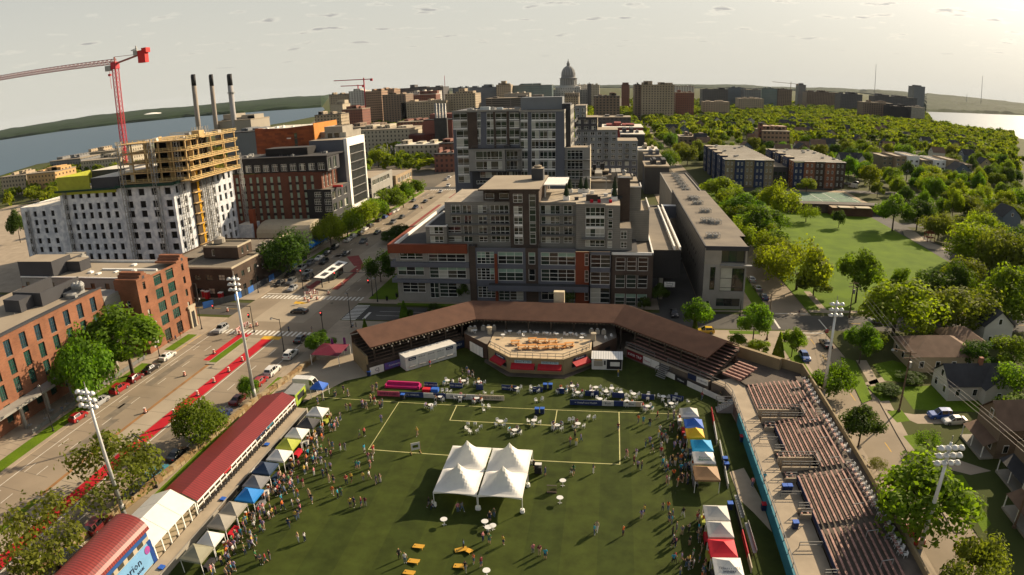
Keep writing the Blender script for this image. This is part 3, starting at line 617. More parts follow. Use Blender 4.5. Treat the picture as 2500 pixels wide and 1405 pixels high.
MB().box(cx1 - .1,dx1 + .1,170.9,171.1,28.6,28.9).box(dx1 - .1,dx1 + .1,171.1,178,28.6,28.9).box(ex1 - .2,ex1 + .05,170.6,186,22.5,23.4).obj('parapet',M_WHT,b)
for za,a,c in ((740,760,1470),(740,1500,1920),(937,760,1475),(937,1505,1925),(1132,715,1480),(1132,1510,1930)):
 z = onY(1100,430 + za / 7.806,YU - 1.4)[1] + .15; balcony(b,onY(1000 + a / 7.806,520,YU - 1.4)[0],min(xk0 - .1,onY(1000 + c / 7.806,520,YU - 1.4)[0]),YU - 1.5,YU - .01,z)
for za in (675,848,1022): z = onY(1360,430 + za / 6.944,YU - 1.4)[1] + .15; balcony(b,xk1 + .1,xd1 - .1,YU - 1.5,YU - .01,z)
balcony(b,onY(1300 + 830 / 6.944,575,YU - 2.6)[0],xe1 - .1,YU - 2.8,YU - 1.22,onY(1440,584,YU - 2.6)[1])
for a,c in ((xm0 - 1,xk0),(xk1,xd1)):
 q = MB(); q.box(a,c,YF + .3,YF + .36,16.1,16.18)
 n = int((c - a) / 1.2)
 for i in range(n + 1): xx = a + (c - a) * i / n; q.box(xx - .03,xx + .03,YF + .3,YF + .36,14.5,16.1)
 q.obj('terrace_railing',M_RAIL,b)
# left bay
xh0,xh1 = onY(1000 + 305 / 7.806,560,158.4)[0],onY(1000 + 705 / 7.806,560,158.4)[0]
body(b,xh0,xh1,158.4,178,15.4,20.6,M_TAUPE,M_ROOFD,.25,M_WHT,fr=rc(*C,[(380,955,640,1105),(395,1150,650,1270)],158.4,xh0),wk=dict(xs=[.33,.66],zs=[.33]))
# pergola on the roof, planters with conifers, tables
px0,px1 = xk1 + .3,onY(1383,450,172)[0]
q = MB()
for x,y in ((px0 + .3,170),(px1,170),(px0 + .3,182),(px1,182)): q.box(x - .15,x + .15,y - .15,y + .15,26,29.3)
SPAN(q,'pergola_post')
for i in range(24): x = px0 + (px1 - px0) * i / 23; MB().box(x - .1,x + .1,169,183,29.3,29.6).obj('pergola_slat',M_WHT,b)
tx = onY(1480,450,185)[0]; q = MB()
for x in (px1 + 4,tx): q.box(x - .12,x + .12,182.5,182.8,26,29.4)
q.box(px1 + 4,tx,182.4,182.9,29.4,29.7).obj('terrace_frame',M_STEEL,b)
M_CONIF = mat('conifer',(0.018,0.034,0.012),0.9,0.4,3.0)
def cone_tree(name,x,y,z,h,r,par=None,label=None,seed=0,m=None):
 q = MB(); rr = random.Random(seed); n = 90
 for i in range(n):
  t = i / n; zz_ = z + h * (.05 + .95 * t); rad = r * (1 - t) ** .8; a = i * 2.4
  p = Vector((x + rad * math.cos(a),y + rad * math.sin(a),zz_)); s = r * (.55 - .3 * t)
  d = Vector((math.cos(a),math.sin(a),rr.uniform(-.1,.5))); s1 = Vector((-math.sin(a),math.cos(a),0)) * s; up = Vector((0,0,1)) * s * 1.5 - d * s * .5
  q.poly([p - s1,p + s1,p + up])
  q.poly([Vector((x,y,zz_)),p + s1 * .6,p + up * .5])
 return q
for i,(px,py) in enumerate(((1391,468),(1418,467),(1431,466),(1383,490),(1501,462),(1500,487))):
 x,y = onY(px,py,178 if i in (0,1,2,4) else 166)[0],(178 if i in (0,1,2,4) else 166)
 t = E('potted_conifer','potted conifer on the roof terrace, ' + ['behind the end of the pergola','between pergola and steel frame','just beside the steel frame','in front beside the pergola','behind the brick stair tower','in front of the brick stair tower'][i],'potted tree',(x,y,26),group='conifers in planters on the roof terrace')
 MB().box(-.8,.8,-.8,.8,0,1.0).obj('planter',M_WHT,t,local=True); cone_tree('crown',0,0,.9,3.4,.8,seed=i).obj('crown',M_CONIF,t,local=True)
for i in range(7):
 x = px1 + 3 + i * 1.9; y = 166 + (i * 5 % 14); t = MB().box(x - .6,x + .6,y - .35,y + .35,26.7,26.8).box(x - .5,x + .5,y - .25,y + .25,26,26.7).obj('terrace_table',M_WHT if i % 3 else M_DKG,b)
MB().box(px1 + 5.5,px1 + 8.5,164.5,165.3,26,27.6).obj('terrace_counter',M_BRN,b)
for i,x in enumerate((-3.8,-1.9,1.0)): MB().box(x - .4,x + .4,162,163,26.02,26.7).obj('terrace_seat',M_RED,b)
# ---- tower behind
b = E('apartment_tower','tall grey glass apartment tower rising behind the mid-rise with the rust fascia','building',(-36,240,0))
T = (1090,240,6.689); YT = 240.0; tr = lambda r,x0,Y=YT: rc(*T,r,Y,x0); xt = lambda x,y=600,Y=YT: onY(1090 + x / 6.689,240 + y / 6.689,Y)[0]
rows = [(235,350),(385,500),(530,660),(690,825),(860,990),(1020,1150),(1180,1310)]
X0 = -57.8; xA = xt(345,300); xB = xt(1195,300); X1 = -15.6
lw = [(105,240,340,352),(110,375,342,488),(160,515,392,638),(165,665,398,790),(175,825,362,940),(185,975,372,1093),(190,1120,375,1235),(195,1265,385,1382)]
mw = [(a,c,bb,d) for (c,d) in ((235,345),(370,480),(500,635),(655,755)) for (a,bb) in ((500,560),(655,775),(800,980),(1025,1193))]
facade(b,(X0,YT),(1,0),xB - X0,0,46.8,tr(lw + mw,X0),M_BLUEG,.25,xs=[.5],zs=[.24,.85])
cw = [(a,c,bb,d) for (c,d) in rows for (a,bb) in ((1208,1328),(1388,1512),(1522,1650),(1660,1782))]
facade(b,(xB,YT - .8),(1,0),X1 - xB,0,46.2,tr(cw,xB,YT - .8),M_BLUEG,.25,xs=[.5],zs=[.24,.85])
MB().box(xB,xB + .3,YT - .8,YT,0,46.2).obj('pier',M_STUC,b)
q = MB()
for a,bb in ((345,500),(770,802),(985,1022)): q.box(xt(a,400),xt(bb,400),YT - .35,YT + .02,30,46.3)
SPAN(q,'brick_panel',M_BRN)
q = MB()
for (a,bb),rr_ in (((1208,1328),rows),((1388,1782),rows)):
 for i,(c,d) in enumerate(rr_):
  e = rr_[i + 1][0] if i + 1 < len(rr_) else d + 28
  q.box(xt(a,d,YT - .8),xt(bb,d,YT - .8),YT - .9,YT - .76,onY(1300,240 + (e - 4) / 6.689,YT - .8)[1],onY(1300,240 + (d + 4) / 6.689,YT - .8)[1])
for i,(a,c,bb,d) in enumerate(lw[:-1]): q.box(xt(a,d),xt(bb,d),YT - .1,YT + .04,onY(1130,240 + (lw[i + 1][1] - 4) / 6.689,YT)[1],onY(1130,240 + (d + 4) / 6.689,YT)[1])
for c,d in ((345,370),(480,500),(635,655)):
 for a,bb in ((500,560),(655,775),(800,980),(1025,1193)): q.box(xt(a,c),xt(bb,c),YT - .1,YT + .04,onY(1210,240 + d / 6.689,YT)[1] + .1,onY(1210,240 + c / 6.689,YT)[1] - .1)
SPAN(q)
# projecting box
Yb = YT - 4; bx0,bx1 = xt(368,1000,Yb),xt(960,1000,Yb); zt,zb = onY(1180,240 + 848 / 6.689,Yb)[1],onY(1180,240 + 1190 / 6.689,Yb)[1]
facade(b,(bx0,Yb),(1,0),bx1 - bx0,zb,zt,rc(*T,[(475,870,910,1005),(480,1035,910,1165)],Yb,bx0),M_STUC,.3,xs=[.28,.43,.57,.86],zs=[.25])
xe = xt(1220,1000,Yb); w = MB(); wall(w,(bx0,YT),(0,-1),4,zb,zt,[]); wall(w,(xe,Yb),(0,1),4,zb,zt,[]); w.obj('wall',M_STUC,b)
facade(b,(bx1,Yb + 1.6),(1,0),xe - bx1,zb,zt,rc(*T,[(975,865,1165,1000),(978,1025,1165,1165)],Yb + 1.6,bx1),M_STUC,.2,xs=[.33,.66],zs=[.3])
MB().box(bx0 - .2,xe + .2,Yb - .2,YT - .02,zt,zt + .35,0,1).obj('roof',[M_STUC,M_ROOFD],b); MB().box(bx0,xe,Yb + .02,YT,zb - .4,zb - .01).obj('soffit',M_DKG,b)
q = MB()
for i in range(8): q.box(bx0 + 1 + i * 2,bx0 + 1.06 + i * 2,Yb + 1,Yb + 1.06,zt + .35,zt + 1.5)
q.box(bx0 + 1,bx0 + 15,Yb + 1,Yb + 1.06,zt + 1.4,zt + 1.5).obj('terrace_railing',M_RAIL,b); MB().box(bx0 + 13,bx0 + 15.5,Yb + 2,YT - .3,zt + .35,zt + 1.6).obj('terrace_planter',M_DKG,b)
for z in (993,1155): zq = onY(1250,240 + (z + 18) / 6.689,Yb)[1]; balcony(b,bx1 + .1,xe - .1,Yb + .1,Yb + 1.58,zq)
facade(b,(xt(420,1250,YT - 1),YT - 1),(1,0),xt(1220,1250,YT - 1) - xt(420,1250,YT - 1),14,zb - .4,rc(*T,[(550,1195,918,1300),(980,1195,1165,1312),(490,1345,700,1405)],YT - 1,xt(420,1250,YT - 1)),M_DKG,.2,xs=[.25,.5,.75],zs=[.27])
# right faces and lower block
rf = [(1.2,3.2,z,z + 2.3) for z in (43,39.2,35.4)] + [(4.6,6.6,z,z + 2.3) for z in (43,39.2,35.4)]
facade(b,(X1,YT - .8),(0,1),9,32.6,46.2,rf + [(7.2,8.6,z,z + 2.3) for z in (43,39.2,35.4)],M_STUC,.2,zs=[.25])
facade(b,(X1 + 1.8,YT + 8.2),(0,1),26,20,47.6,grid(26,21,47,5,7,.5,.6),M_STUC,.2,nx=2); facade(b,(X1,YT + 8.2),(1,0),1.8,20,47.6,[],M_DKG)
for j in range(6):
 for y in (YT + 14,YT + 24): MB().box(X1 + 1.8,X1 + 3.4,y,y + 4,22.3 + j * 3.75,22.5 + j * 3.75).box(X1 + 3.3,X1 + 3.4,y,y + 4,22.5 + j * 3.75,23.5 + j * 3.75).obj('balcony',M_STEEL,b)
MB().poly([(X0,YT,46.3),(X1,YT - .8,46.0),(X1,YT + 34,46.3),(X0 + 6,YT + 34,46.3),(X0,YT + 12,46.3)]).obj('roof',M_ROOF,b)
MB().box(X0 - .05,xB,YT - .1,YT + .3,46.3,47.0).box(xB,X1 + .1,YT - .9,YT - .5,45.9,46.5).box(X1 - .3,X1 + .1,YT - .5,YT + 8,45.9,46.5).obj('parapet',M_STUC,b)
w = MB(); wall(w,(X0,YT + 34),(0,-1),34,0,46.8,[]); wall(w,(X1 + 1.8,YT + 34),(-1,0),44,0,46.8,[]); w.obj('wall',M_BLUEG,b)
X2 = -6.2; lb = [(1970,850,2230,1000),(1970,1020,2230,1160),(1970,1180,2230,1325)]
facade(b,(X1,YT),(1,0),X2 - X1,0,32.4,tr(lb,X1) + [tuple(v - (0 if k < 2 else 4.4) for k,v in enumerate(tr(lb,X1)[2]))],M_STUC,.25,xs=[.25,.5,.75],zs=[.3,.75])
facade(b,(X2,YT),(0,1),14,0,32.4,[],M_CREAM); MB().poly([(X1,YT,32.0),(X2,YT,32.0),(X2,YT + 14,32.0),(X1,YT + 14,32.0)]).obj('roof',M_ROOF,b); MB().box(X1,X2,YT - .05,YT + .25,32.4,32.6).box(X2 - .25,X2 + .05,YT + .25,YT + 14,32.4,32.6).obj('parapet',M_STUC,b)
for zz_ in (1005,1165,1325): balcony(b,xt(1925,1000,YT - 1.6),X2,YT - 1.7,YT - .01,onY(1400,240 + (zz_ - 3) / 6.689,YT - 1.6)[1],M_STEEL)
MB().box(-33,-17,250,262,46.3,51).obj('lift_penthouse',mat('penthouse_grey',(0.17,0.185,0.2),0.7,0.06,0.3),b); MB().box(-17,-13.9,248.5,262,46.3,48.4).obj('lift_penthouse',M_DKG,b)
units(b,-54,-24,243,262,46.3,16,.8,seed=5); MB().box(-47.5,-44,242.5,245,46.3,48).box(-41.5,-39.2,244,246,46.3,47.6).obj('air_handler',mat('pale_blue_metal',(0.36,0.42,0.46),0.5,0.08,1),b)
# ---- long grey block along the side street
b = E('long_apartment_block','long flat roofed grey apartment block between the alley and the side street','building',(33,160,0))
Z = 16.4; q = [G(1725,609,Z),G(1829,625,Z),G(1718,473,Z),G(1660,479,Z)]; xl,xr = 24.6,34.6
M_SIDE = stripes('siding_grey',(0.125,0.12,0.11),(0.095,0.092,0.086),2,0.9,.5,.8,False); Y1 = 156.0
fr = [(1.6,2.9,5.2,11.2),(4.2,10.2,4.9,11.0),(4.2,10.2,12.2,15.6),(1.0,2.0,.1,2.3),(3.6,9.6,.9,3.0)]
facade(b,(xl,Y1),(1,0),10.6,0,11.9,[fr[0],fr[1],fr[3],fr[4]],M_STUC,.35,wins=[dict(nx=1,fr=DARK_FR),dict(nx=2,zs=[.15,.55],fr=DARK_FR),dict(),dict(nx=3,nz=2,fr=DARK_FR)])
facade(b,(xl,Y1),(1,0),10.6,11.9,Z,[fr[2]],M_CONCW,1.2,wins=[dict(nx=3,fr=DARK_FR)])
facade(b,(xl + 10.6,Y1),(0,1),12,0,Z,[(1,4,12.2,15.4),(6,9,5,10)],M_STUC,.3,nx=2,fr=DARK_FR); facade(b,(xl + 12.2,Y1 + 12),(0,1),74,0,Z,grid(74,0,Z,14,4,.4,.5),M_SIDE,.25,nx=2,fr=DARK_FR)
gl = []
for i in range(15):
 for j in range(2): gl.append((8 + i * 4.4,9.2 + i * 4.4,6.5 + j * 3.6,7.7 + j * 3.6))
facade(b,(xl,242),(0,-1),86,0,Z,gl,M_SIDE,.2,fr=DARK_FR,panes=False)
MB().poly([(xl,Y1,Z),(xl + 10.8,Y1,Z),(xl + 10.8,Y1 + 12,Z),(xl + 12.4,Y1 + 12,Z),(xl + 12.4,242,Z),(xl,242,Z)]).obj('roof',M_ROOFG,b)
MB().box(xl - .1,xl + .2,Y1,242,Z - .3,Z + .25).box(xl + .2,xl + 10.9,Y1 - .1,Y1 + .2,Z - .9,Z + .2).obj('parapet',M_DKG,b)
def roof_frame(x,y,z,w=3.4,d=2.2):
 q = MB()
 for yy in (y,y + d): q.beam((x,yy,z + 1.1),(x + w,yy,z + 1.1),.12); q.beam((x,yy,z + .15),(x + w,yy,z + .15),.12)
 for k in range(5): xx = x + w * k / 4; q.beam((xx,y,z + 1.1),(xx,y + d,z + 1.1),.1); q.beam((xx,y,z),(xx,y,z + 1.1),.1); q.beam((xx,y + d,z),(xx,y + d,z + 1.1),.1)
 for k in range(2): q.box(x + .4 + k * 1.5,x + 1.4 + k * 1.5,y + .4,y + d - .4,z,z + .8)
 return q
for px,py in ((1745,548),(1725,545),(1722,520),(1703,500),(1695,490),(1740,582),(1690,487)):
 x,y = G(px,py,Z); roof_frame(x - 1.5,y,Z).obj('cooling_unit',M_STEEL,b)
body(b,xl,36.5,243.5,300,0,15.2,M_STUC,M_ROOFG,.3)
for i in range(6): roof_frame(29,250 + i * 8,15.0).obj('cooling_unit',M_STEEL,b)
MB().box(19.5,xl,226,229,9,13.4,0,1).obj('bridge',[M_BLUEG,M_WHT],b)
q = MB(); 
for i in range(5): q.beam((xl + 10.2 + i * .4,Y1 - .9,12.0),(xl + 10.2 + i * .4,Y1 - .9,13.1),.05)
q.box(xl + 4,xl + 11.8,Y1 - 1.0,Y1,11.75,11.95).obj('balcony',M_STEEL,b)
# ------------------------------------------------------------------ left side of the avenue
def ridx(X,y0,rects,f): pass
# brick block with tall green windows, lower left
b = E('brick_office_building','long red brick building with tall green windows and patio at lower left','building',(-110,80,0))
GT = mat('glass_teal',(0.02,0.075,0.06),0.08,0.3,0.3,spec=0.7); GB = mat('glass_blue',(0.025,0.06,0.085),0.08,0.3,0.3,spec=0.7)
rr = []; wk = []
for i in range(17):
 y = 106.5 - i * 4.25 - .85 - 30
 for k,(z0,z1) in enumerate(((13.6,16.9),(9.9,13.0),(6.1,9.2),(1.6,5.2))):
  if y > 0: rr.append((y,y + 1.75,z0,z1)); wk.append(dict(nx=3,nz=4 if k < 3 else 2,fr=DARK_FR,fw=.07,glass=GB if k == 0 else GT,panes=False))
facade(b,(-110,30),(0,1),79.8,0,18.0,rr,M_REDBR,.35,wins=wk)
each('spandrel',M_STUC,b,[(-110.28,-110.12,106.5 - i * 4.25 - .85,106.5 - i * 4.25 + .9,z,z + .62) for i in range(14) for z in (13.0,9.25)])
facade(b,(-110,109.8),(-1,0),27,0,18.0,[],M_REDBR); facade(b,(-137,30),(1,0),27,0,18,[],M_REDBR)
MB().poly([(-110,30,17.6),(-110,109.8,17.6),(-137,109.8,17.6),(-137,30,17.6)]).obj('roof',M_ROOF,b)
MB().box(-110.3,-109.85,30,110,18.0,18.3).box(-112.6,-110.3,30,109.9,17.62,17.8,0).obj('parapet',M_DKG,b)
q = [G(32,720,20.2),G(131,680,20.2),G(189,682,20.2),G(54,722,20.2)]
MB().box(-126,-116.5,97.8,98.1,17.6,20.6).box(-126,-125.7,98.1,110,17.6,20.6).box(-116.8,-116.5,98.1,110,17.6,20.6).obj('roof_screen',M_DKG,b)
MB().box(-124.5,-119,93.6,97.7,17.6,20.3).obj('stair_penthouse',M_DKG,b); MB().box(-114.6,-111.6,103.2,104,17.62,18.4).box(-116.3,-113.2,104,108,17.62,18.5).obj('duct',M_STEEL,b)
for i in range(5): MB().lathe([(.55,0),(.75,.5),(.8,1.1),(.3,1.7),(.02,1.8)],10,(-114.9 + i % 3 * 1.0,106.6 + i // 3 * 1.2,18.5)).obj('roof_fan',M_STEEL,b)
for i in range(26): MB().box(-126.2,-126.12,98.5 + i * .45,98.6 + i * .45,18,20).obj('louvre',M_STUC,b)
units(b,-134,-114,60,95,17.6,4,.6,seed=3)
MB().box(-110,-106.9,60,110.5,4.5,5.0).obj('patio_canopy',M_STUC,b)
each('column',M_CONCW,b,[(-107.6,-107.0,y,y + .6,0.12,4.5) for y in (77.5,84.5,91.5,99.5,106.5)])
MB().box(-110,-109.8,110,124,0,14.6).box(-118,-110,110,116,0,15.6).obj('link_wall',M_STUC,b)
# brick tower block with two stepped gables
b = E('brick_warehouse','five storey orange brick warehouse with two arched gable turrets at the crossing','building',(-104,125,0))
xw,ya,yb = -104.0,115.2,135.4
wr = []; wk = []
for k in range(4):
 z = 14.8 - k * 3.35
 for y0 in (121.3,126.1): wr.append((y0 - ya,y0 - ya + 2.9,z,z + 2.5)); wk.append(dict(nx=4,nz=3,fr=DARK_FR,fw=.07,glass=GT,panes=False))
 for y0 in (117.2,132.4): wr.append((y0 - ya,y0 - ya + .95,z + .5,z + 2.3)); wk.append(dict(nz=2,fr=DARK_FR,fw=.07,panes=False))
for y0 in (117,121.6,126.5): wr.append((y0 - ya,y0 - ya + 2.4,.7,3.6)); wk.append(dict(nx=3,nz=3,fr=DARK_FR,fw=.07,panes=False))
facade(b,(xw,ya),(0,1),yb - ya,0,17.9,wr,M_REDBR,.3,wins=wk)
def gable(x,y0,y1,z):
 q = MB(); pts = []
 for i in range(9): t = i / 8; pts.append((y0 + (y1 - y0) * t,z + 1.5 * (1 if .25 < t < .75 else .35) * math.sin(math.pi * min(1,max(0.12,t))) ** .5))
 for (a,za),(c,zc_) in zip(pts,pts[1:]): q.box(x - 6.5,x + .12,a,c,z - .2,(za + zc_) / 2)
 return q
for y0,y1 in ((115.1,120.3),(130.5,135.5)): gable(xw,y0,y1,18.0).obj('gable',M_REDBR,b); MB().box(xw + .05,xw + .14,(y0 + y1) / 2 - .4,(y0 + y1) / 2 + .4,17.9,18.6).obj('gable_crest',M_DKG,b)
facade(b,(-111,ya),(1,0),7,0,18.0,[(3,4,11.5,13.2)],M_REDBR,.3,nz=2); facade(b,(xw,yb),(-1,0),46,0,17.5,[],M_REDBR)
facade(b,(-150,120.5),(1,0),39,0,16.6,grid(39,0,16.6,8,4,.3,.5),M_STUC,.2,panes=False,fr=DARK_FR); facade(b,(-111,115.2),(0,1),5.3,0,17,[],M_REDBR)
facade(b,(-150,yb),(0,-1),15,0,16.6,[],M_STUC)
MB().poly([(-150,120.5,16.8),(xw,120.5,16.8),(xw,yb,16.8),(-150,yb,16.8)]).poly([(-111,ya,16.8),(xw,ya,16.8),(xw,120.5,16.8),(-111,120.5,16.8)]).obj('roof',M_ROOF,b)
MB().box(-150,-111,120.4,120.7,16.8,17.1).box(-150,xw - .2,135.1,135.45,16.8,17.4).obj('parapet',M_WHT,b)
MB().box(-150.5,-137,120.9,128,16.8,21.0,0,1).box(-142,-136.9,128,134,16.8,20,0,1).box(-136.8,-132,126,130,16.8,19.6,0,1).obj('roof_penthouse',[M_DKG,M_ROOF],b); gable(-137,131,134.5,18.6).obj('gable',M_STUC,b)
units(b,-130,-108,122,133,16.8,8,.5,M_WHT,seed=9); MB().box(-126,-108,127.6,128.1,16.81,17.2).obj('duct',M_WHT,b)
MB().box(xw,xw + .5,132,134.4,0,5.4).box(xw,xw + .55,131.6,134.8,5.4,6.0).obj('door_surround',M_CREAM,b); MB().box(xw + .5,xw + .56,132.6,133.8,0,4.4).obj('door',M_BLACK,b)
sg = MB().box(xw + .3,xw + 1.1,135.55,135.75,6,11).obj('blade_sign',M_BLACK,b)
# dark brick corner building across the side street
b = E('dark_brick_building','low dark brown brick building with roof block, beside the construction fence','building',(-105,165,0))
M_DKBR = brickmat('brick_dark',(0.075,0.05,0.036),(0.06,0.042,0.032),(0.06,0.05,0.042))
fr_ = [(i * 4.2 + 1.4,i * 4.2 + 3.6,z,z + 1.7) for i in range(4) for z in (1.2,5.4)]
body(b,-124,-105,156,172,0,9.3,M_DKBR,M_ROOFG,.4,M_CREAM,fr=fr_,rr=[(i * 3.7 + 1,i * 3.7 + 2.6,z,z + 1.6) for i in range(4) for z in (1.2,5.3)],wk=dict(nx=2,nz=2,panes=False,fr=DARK_FR))
body(b,-121,-108.5,166,174,9.3,13.1,M_DKBR,M_ROOFG,.4,M_CREAM,fr=[(3,4,10,12)],rr=[(2,3,10.2,12.2),(5,6,10.2,12.2)],wk=dict(panes=False)); MB().lathe([(1.8,13),(1.8,14.4),(.4,15.0),(0,15.1)],12,(-118,171,0)).obj('vent_dome',M_CONCW,b)
body(b,-138,-105.3,172,199,0,7.6,M_DKBR,M_ROOFG,.3,rr=[(i * 4.3 + 1,i * 4.3 + 2.8,4,5.6) for i in range(6)],wk=dict(nx=2,panes=False))
units(b,-136,-112,180,198,7.3,10,.8,M_CONCW,seed=4)
b = E('awning_shop','low cream shop front with a bright blue awning','shop',(-105,212,0))
body(b,-118,-105.3,199.2,226,0,5.6,M_CREAM,M_ROOFG,.3,rr=[(i * 3 + .8,i * 3 + 3.0,.6,2.8) for i in range(8)],wk=dict(nx=2))
MB().poly([(-105.2,200,4.2),(-103.2,200,3.0),(-103.2,219,3.0),(-105.2,219,4.2)]).poly([(-105.2,200,4.1),(-103.2,200,2.9),(-103.2,219,2.9),(-105.2,219,4.1)]).poly([(-103.2,200,3),(-103.2,219,3),(-103.2,219,2.6),(-103.2,200,2.6)]).obj('awning',mat('awning_blue',(0.01,0.16,0.55),0.6,0.1,1),b)
b = E('vaulted_workshop','cream barrel vaulted workshop with graffiti wall behind the street trees','building',(-113,236,0))
MB().box(-133,-111,218,234,0,5).obj('wall',M_CREAM,b); q = MB(); n = 8
for i in range(n):
 a,c = math.pi * i / n,math.pi * (i + 1) / n
 q.poly([(-133,226 - 8 * math.cos(a),5 + 3.4 * math.sin(a)),(-111,226 - 8 * math.cos(a),5 + 3.4 * math.sin(a)),(-111,226 - 8 * math.cos(c),5 + 3.4 * math.sin(c)),(-133,226 - 8 * math.cos(c),5 + 3.4 * math.sin(c))])
q.poly([(-111,226 - 8 * math.cos(math.pi * i / n),5 + 3.4 * math.sin(math.pi * i / n)) for i in range(n + 1)]); q.obj('vault_roof',M_CREAM,b)
MB().box(-136,-134,219,221,0,14).obj('chimney',M_RUST,b)
for i,w_ in enumerate(((0.3,.9),(1.3,2.4),(2.9,4.3),(4.7,5.6))): MB().box(-130 + w_[0] * 2.4,-130 + w_[1] * 2.4,217.93,217.98,1.2,3.2 - i % 2 * .5).obj('graffiti',mat('graffiti_blue',(0.12,0.32,0.42),0.8,0.3,1.5),b)
# ---- white block under construction
b = E('block_under_construction','white clad apartment block under construction with open timber floors on top','building',(-170,181,0))
M_WRAP = mat('house_wrap',(0.42,0.45,0.50),0.8,0.16,0.5,obj=False,detail=10,c2=(0.66,0.68,0.70),thr=(.4,.62)); M_PLY = mat('plywood',(0.48,0.33,0.15),0.8,0.25,0.5,obj=False); M_LIME = mat('lime_sheathing',(0.34,0.36,0.03),0.7,0.12,0.6,obj=False)
M_VOID = mat('dark_interior',(0.012,0.011,0.01),0.9,0)
zr = [27.3,23.1,19.8,15.6,12.3,8.2,4.6]; zl = [25.0,20.2,17.0,13.0,9.6,5.6]
def shell(b,p0,u,L,z0,z1,rects,m=M_WRAP):
 w = MB(); wall(w,p0,u,L,z0,z1,rects,.5); w.obj('wall',m,b)
 for a,c,d,e in rects:
  nx,ny = u[1],-u[0]; p = (p0[0] + u[0] * a - nx * .5,p0[1] + u[1] * a - ny * .5); k = (round(c - a,1),round(e - d,1))
  kk = ('void',) + k
  if kk not in WCACHE: WCACHE[kk] = MB().box(0,k[0],-.02,.02,0,k[1]).box(0,.1,-.12,-.03,0,k[1]).box(.1,k[0],-.12,-.03,0,.12).mesh('window_opening',M_VOID)
  put('window_opening',WCACHE[kk],b,(p[0] - ORG[b.name][0],p[1] - ORG[b.name][1],d),math.atan2(u[1],u[0]))
shell(b,(-217.5,181.4),(1,0),24.2,0,25.2,[(2.2 + i * 5.0,4.1 + i * 5.0,z,z + 2.1) for i in range(4) for z in [22.2 - .9,18.0,14.8,10.8,7.4,3.6]])
shell(b,(-193.3,181),(1,0),29.6,0,30.0,[(1.6 + i * 4.05,3.4 + i * 4.05,z,z + 2.3) for i in range(7) for z in zr])
shell(b,(-163.7,180.4),(1,0),23.7,0,30.2,[(3.4 + i * 5.6,5.9 + i * 5.6,z,z + 2.3) for i in range(4) for z in zr])
shell(b,(-140,180.4),(0,1),37,0,30.4,[(y,y + 1.6,z,z + 2.4) for y in (1.6,5.8,15,19,23,26.6,30.2,33.8) for z in zr])
shell(b,(-193.5,181.1),(0,-1),.1,0,30,[]); MB().box(-193.35,-193.2,181,217,25,30).box(-163.85,-163.6,180.4,181,0,30.2).box(-217.6,-217.4,181.4,217,0,25.2).box(-217.5,-140,216.9,217.1,0,30).obj('wall',M_WRAP,b)
MB().poly([(-217.5,181.4,25),(-193.3,181.4,25),(-193.3,217,25),(-217.5,217,25)]).obj('roof',M_ROOFW,b); MB().poly([(-193.3,181,30),(-140,180.4,30),(-140,217,30.2),(-193.3,217,30)]).obj('roof',M_CONCW,b)
MB().box(-193.6,-177,180.7,181.0,30.3,35.4).box(-193.6,-193.3,181.0,199,30.3,35.4).obj('sheathing',M_LIME,b); MB().box(-194,-165,180.6,180.98,28.9,30.2).obj('sheathing',M_LIME,b)
MB().box(-194.5,-163.8,179.4,180.8,30.0,30.5).box(-163.8,-139,178.8,180.2,30.4,31.2).box(-139.9,-138.4,180.4,221,30.6,31.4).obj('debris_net',mat('net_green',(0.012,0.045,0.03),0.8,0.2,1),b)
MB().box(-177,-164,181.5,216,30.05,34.2,0,1).box(-193,-177,199,216,30.05,35,0,1).obj('upper_storey',[M_DKG,M_ROOFW],b)
LV = [31.0,34.3,37.6,41.0,44.4]
for k,z in enumerate(LV):
 MB().box(-164,-133.6 if k < 3 else -134.5,183,214,z,z + .35).obj('floor_slab',M_PLY,b)
 q = MB()
 if k < 4:
  each('timber_post',M_PLY,b,[(x,x + .35,y,y + .35,z + .35,z + 3.3) for x in (-163.8,-158,-152,-146,-140.5,-135) for y in (183.1,190,198,206,213.4)])
  for i in range(9): xx = -162 + i * 3.2; MB().box(xx,xx + rnd.uniform(.6,2.0),186 + (i * 7) % 11,186.3 + (i * 7) % 11,z + .35,z + 3.2).obj('partition',M_PLY if i % 3 else M_WHT,b)
  MB().box(-160,-138,199,200,z + .36,z + 3.3).obj('core_wall',M_VOID,b)
 zr_ = z + .35
 for (p,r) in (((-164,183.05),(-134,183.05)),((-133.8,183.1),(-133.8,214)),((-164,214),(-134,214))):
  for h in (.5,1.0): q.beam((p[0],p[1],zr_ + h),(r[0],r[1],zr_ + h),.13)
 for i in range(13): q.beam((-164 + i * 2.5,183.05,zr_),(-164 + i * 2.5,183.05,zr_ + 1.1),.12); q.beam((-133.8,183.1 + i * 2.5,zr_),(-133.8,183.1 + i * 2.5,zr_ + 1.1),.12)
 o = q.obj('guard_rail',mat('rail_timber',(0.62,0.46,0.2),0.8,0.15,1),b)
for i in range(14): x,y = rnd.uniform(-160,-138),rnd.uniform(185,211); MB().box(x,x + rnd.uniform(.8,3),y,y + rnd.uniform(.6,2),44.76,44.9 + rnd.random()).obj('material_stack',(M_PLY,M_WHT,M_STEEL)[i % 3],b)
MB().box(-136.5,-133.5,190,193,44.76,47).obj('hoist_shed',M_PLY,b)
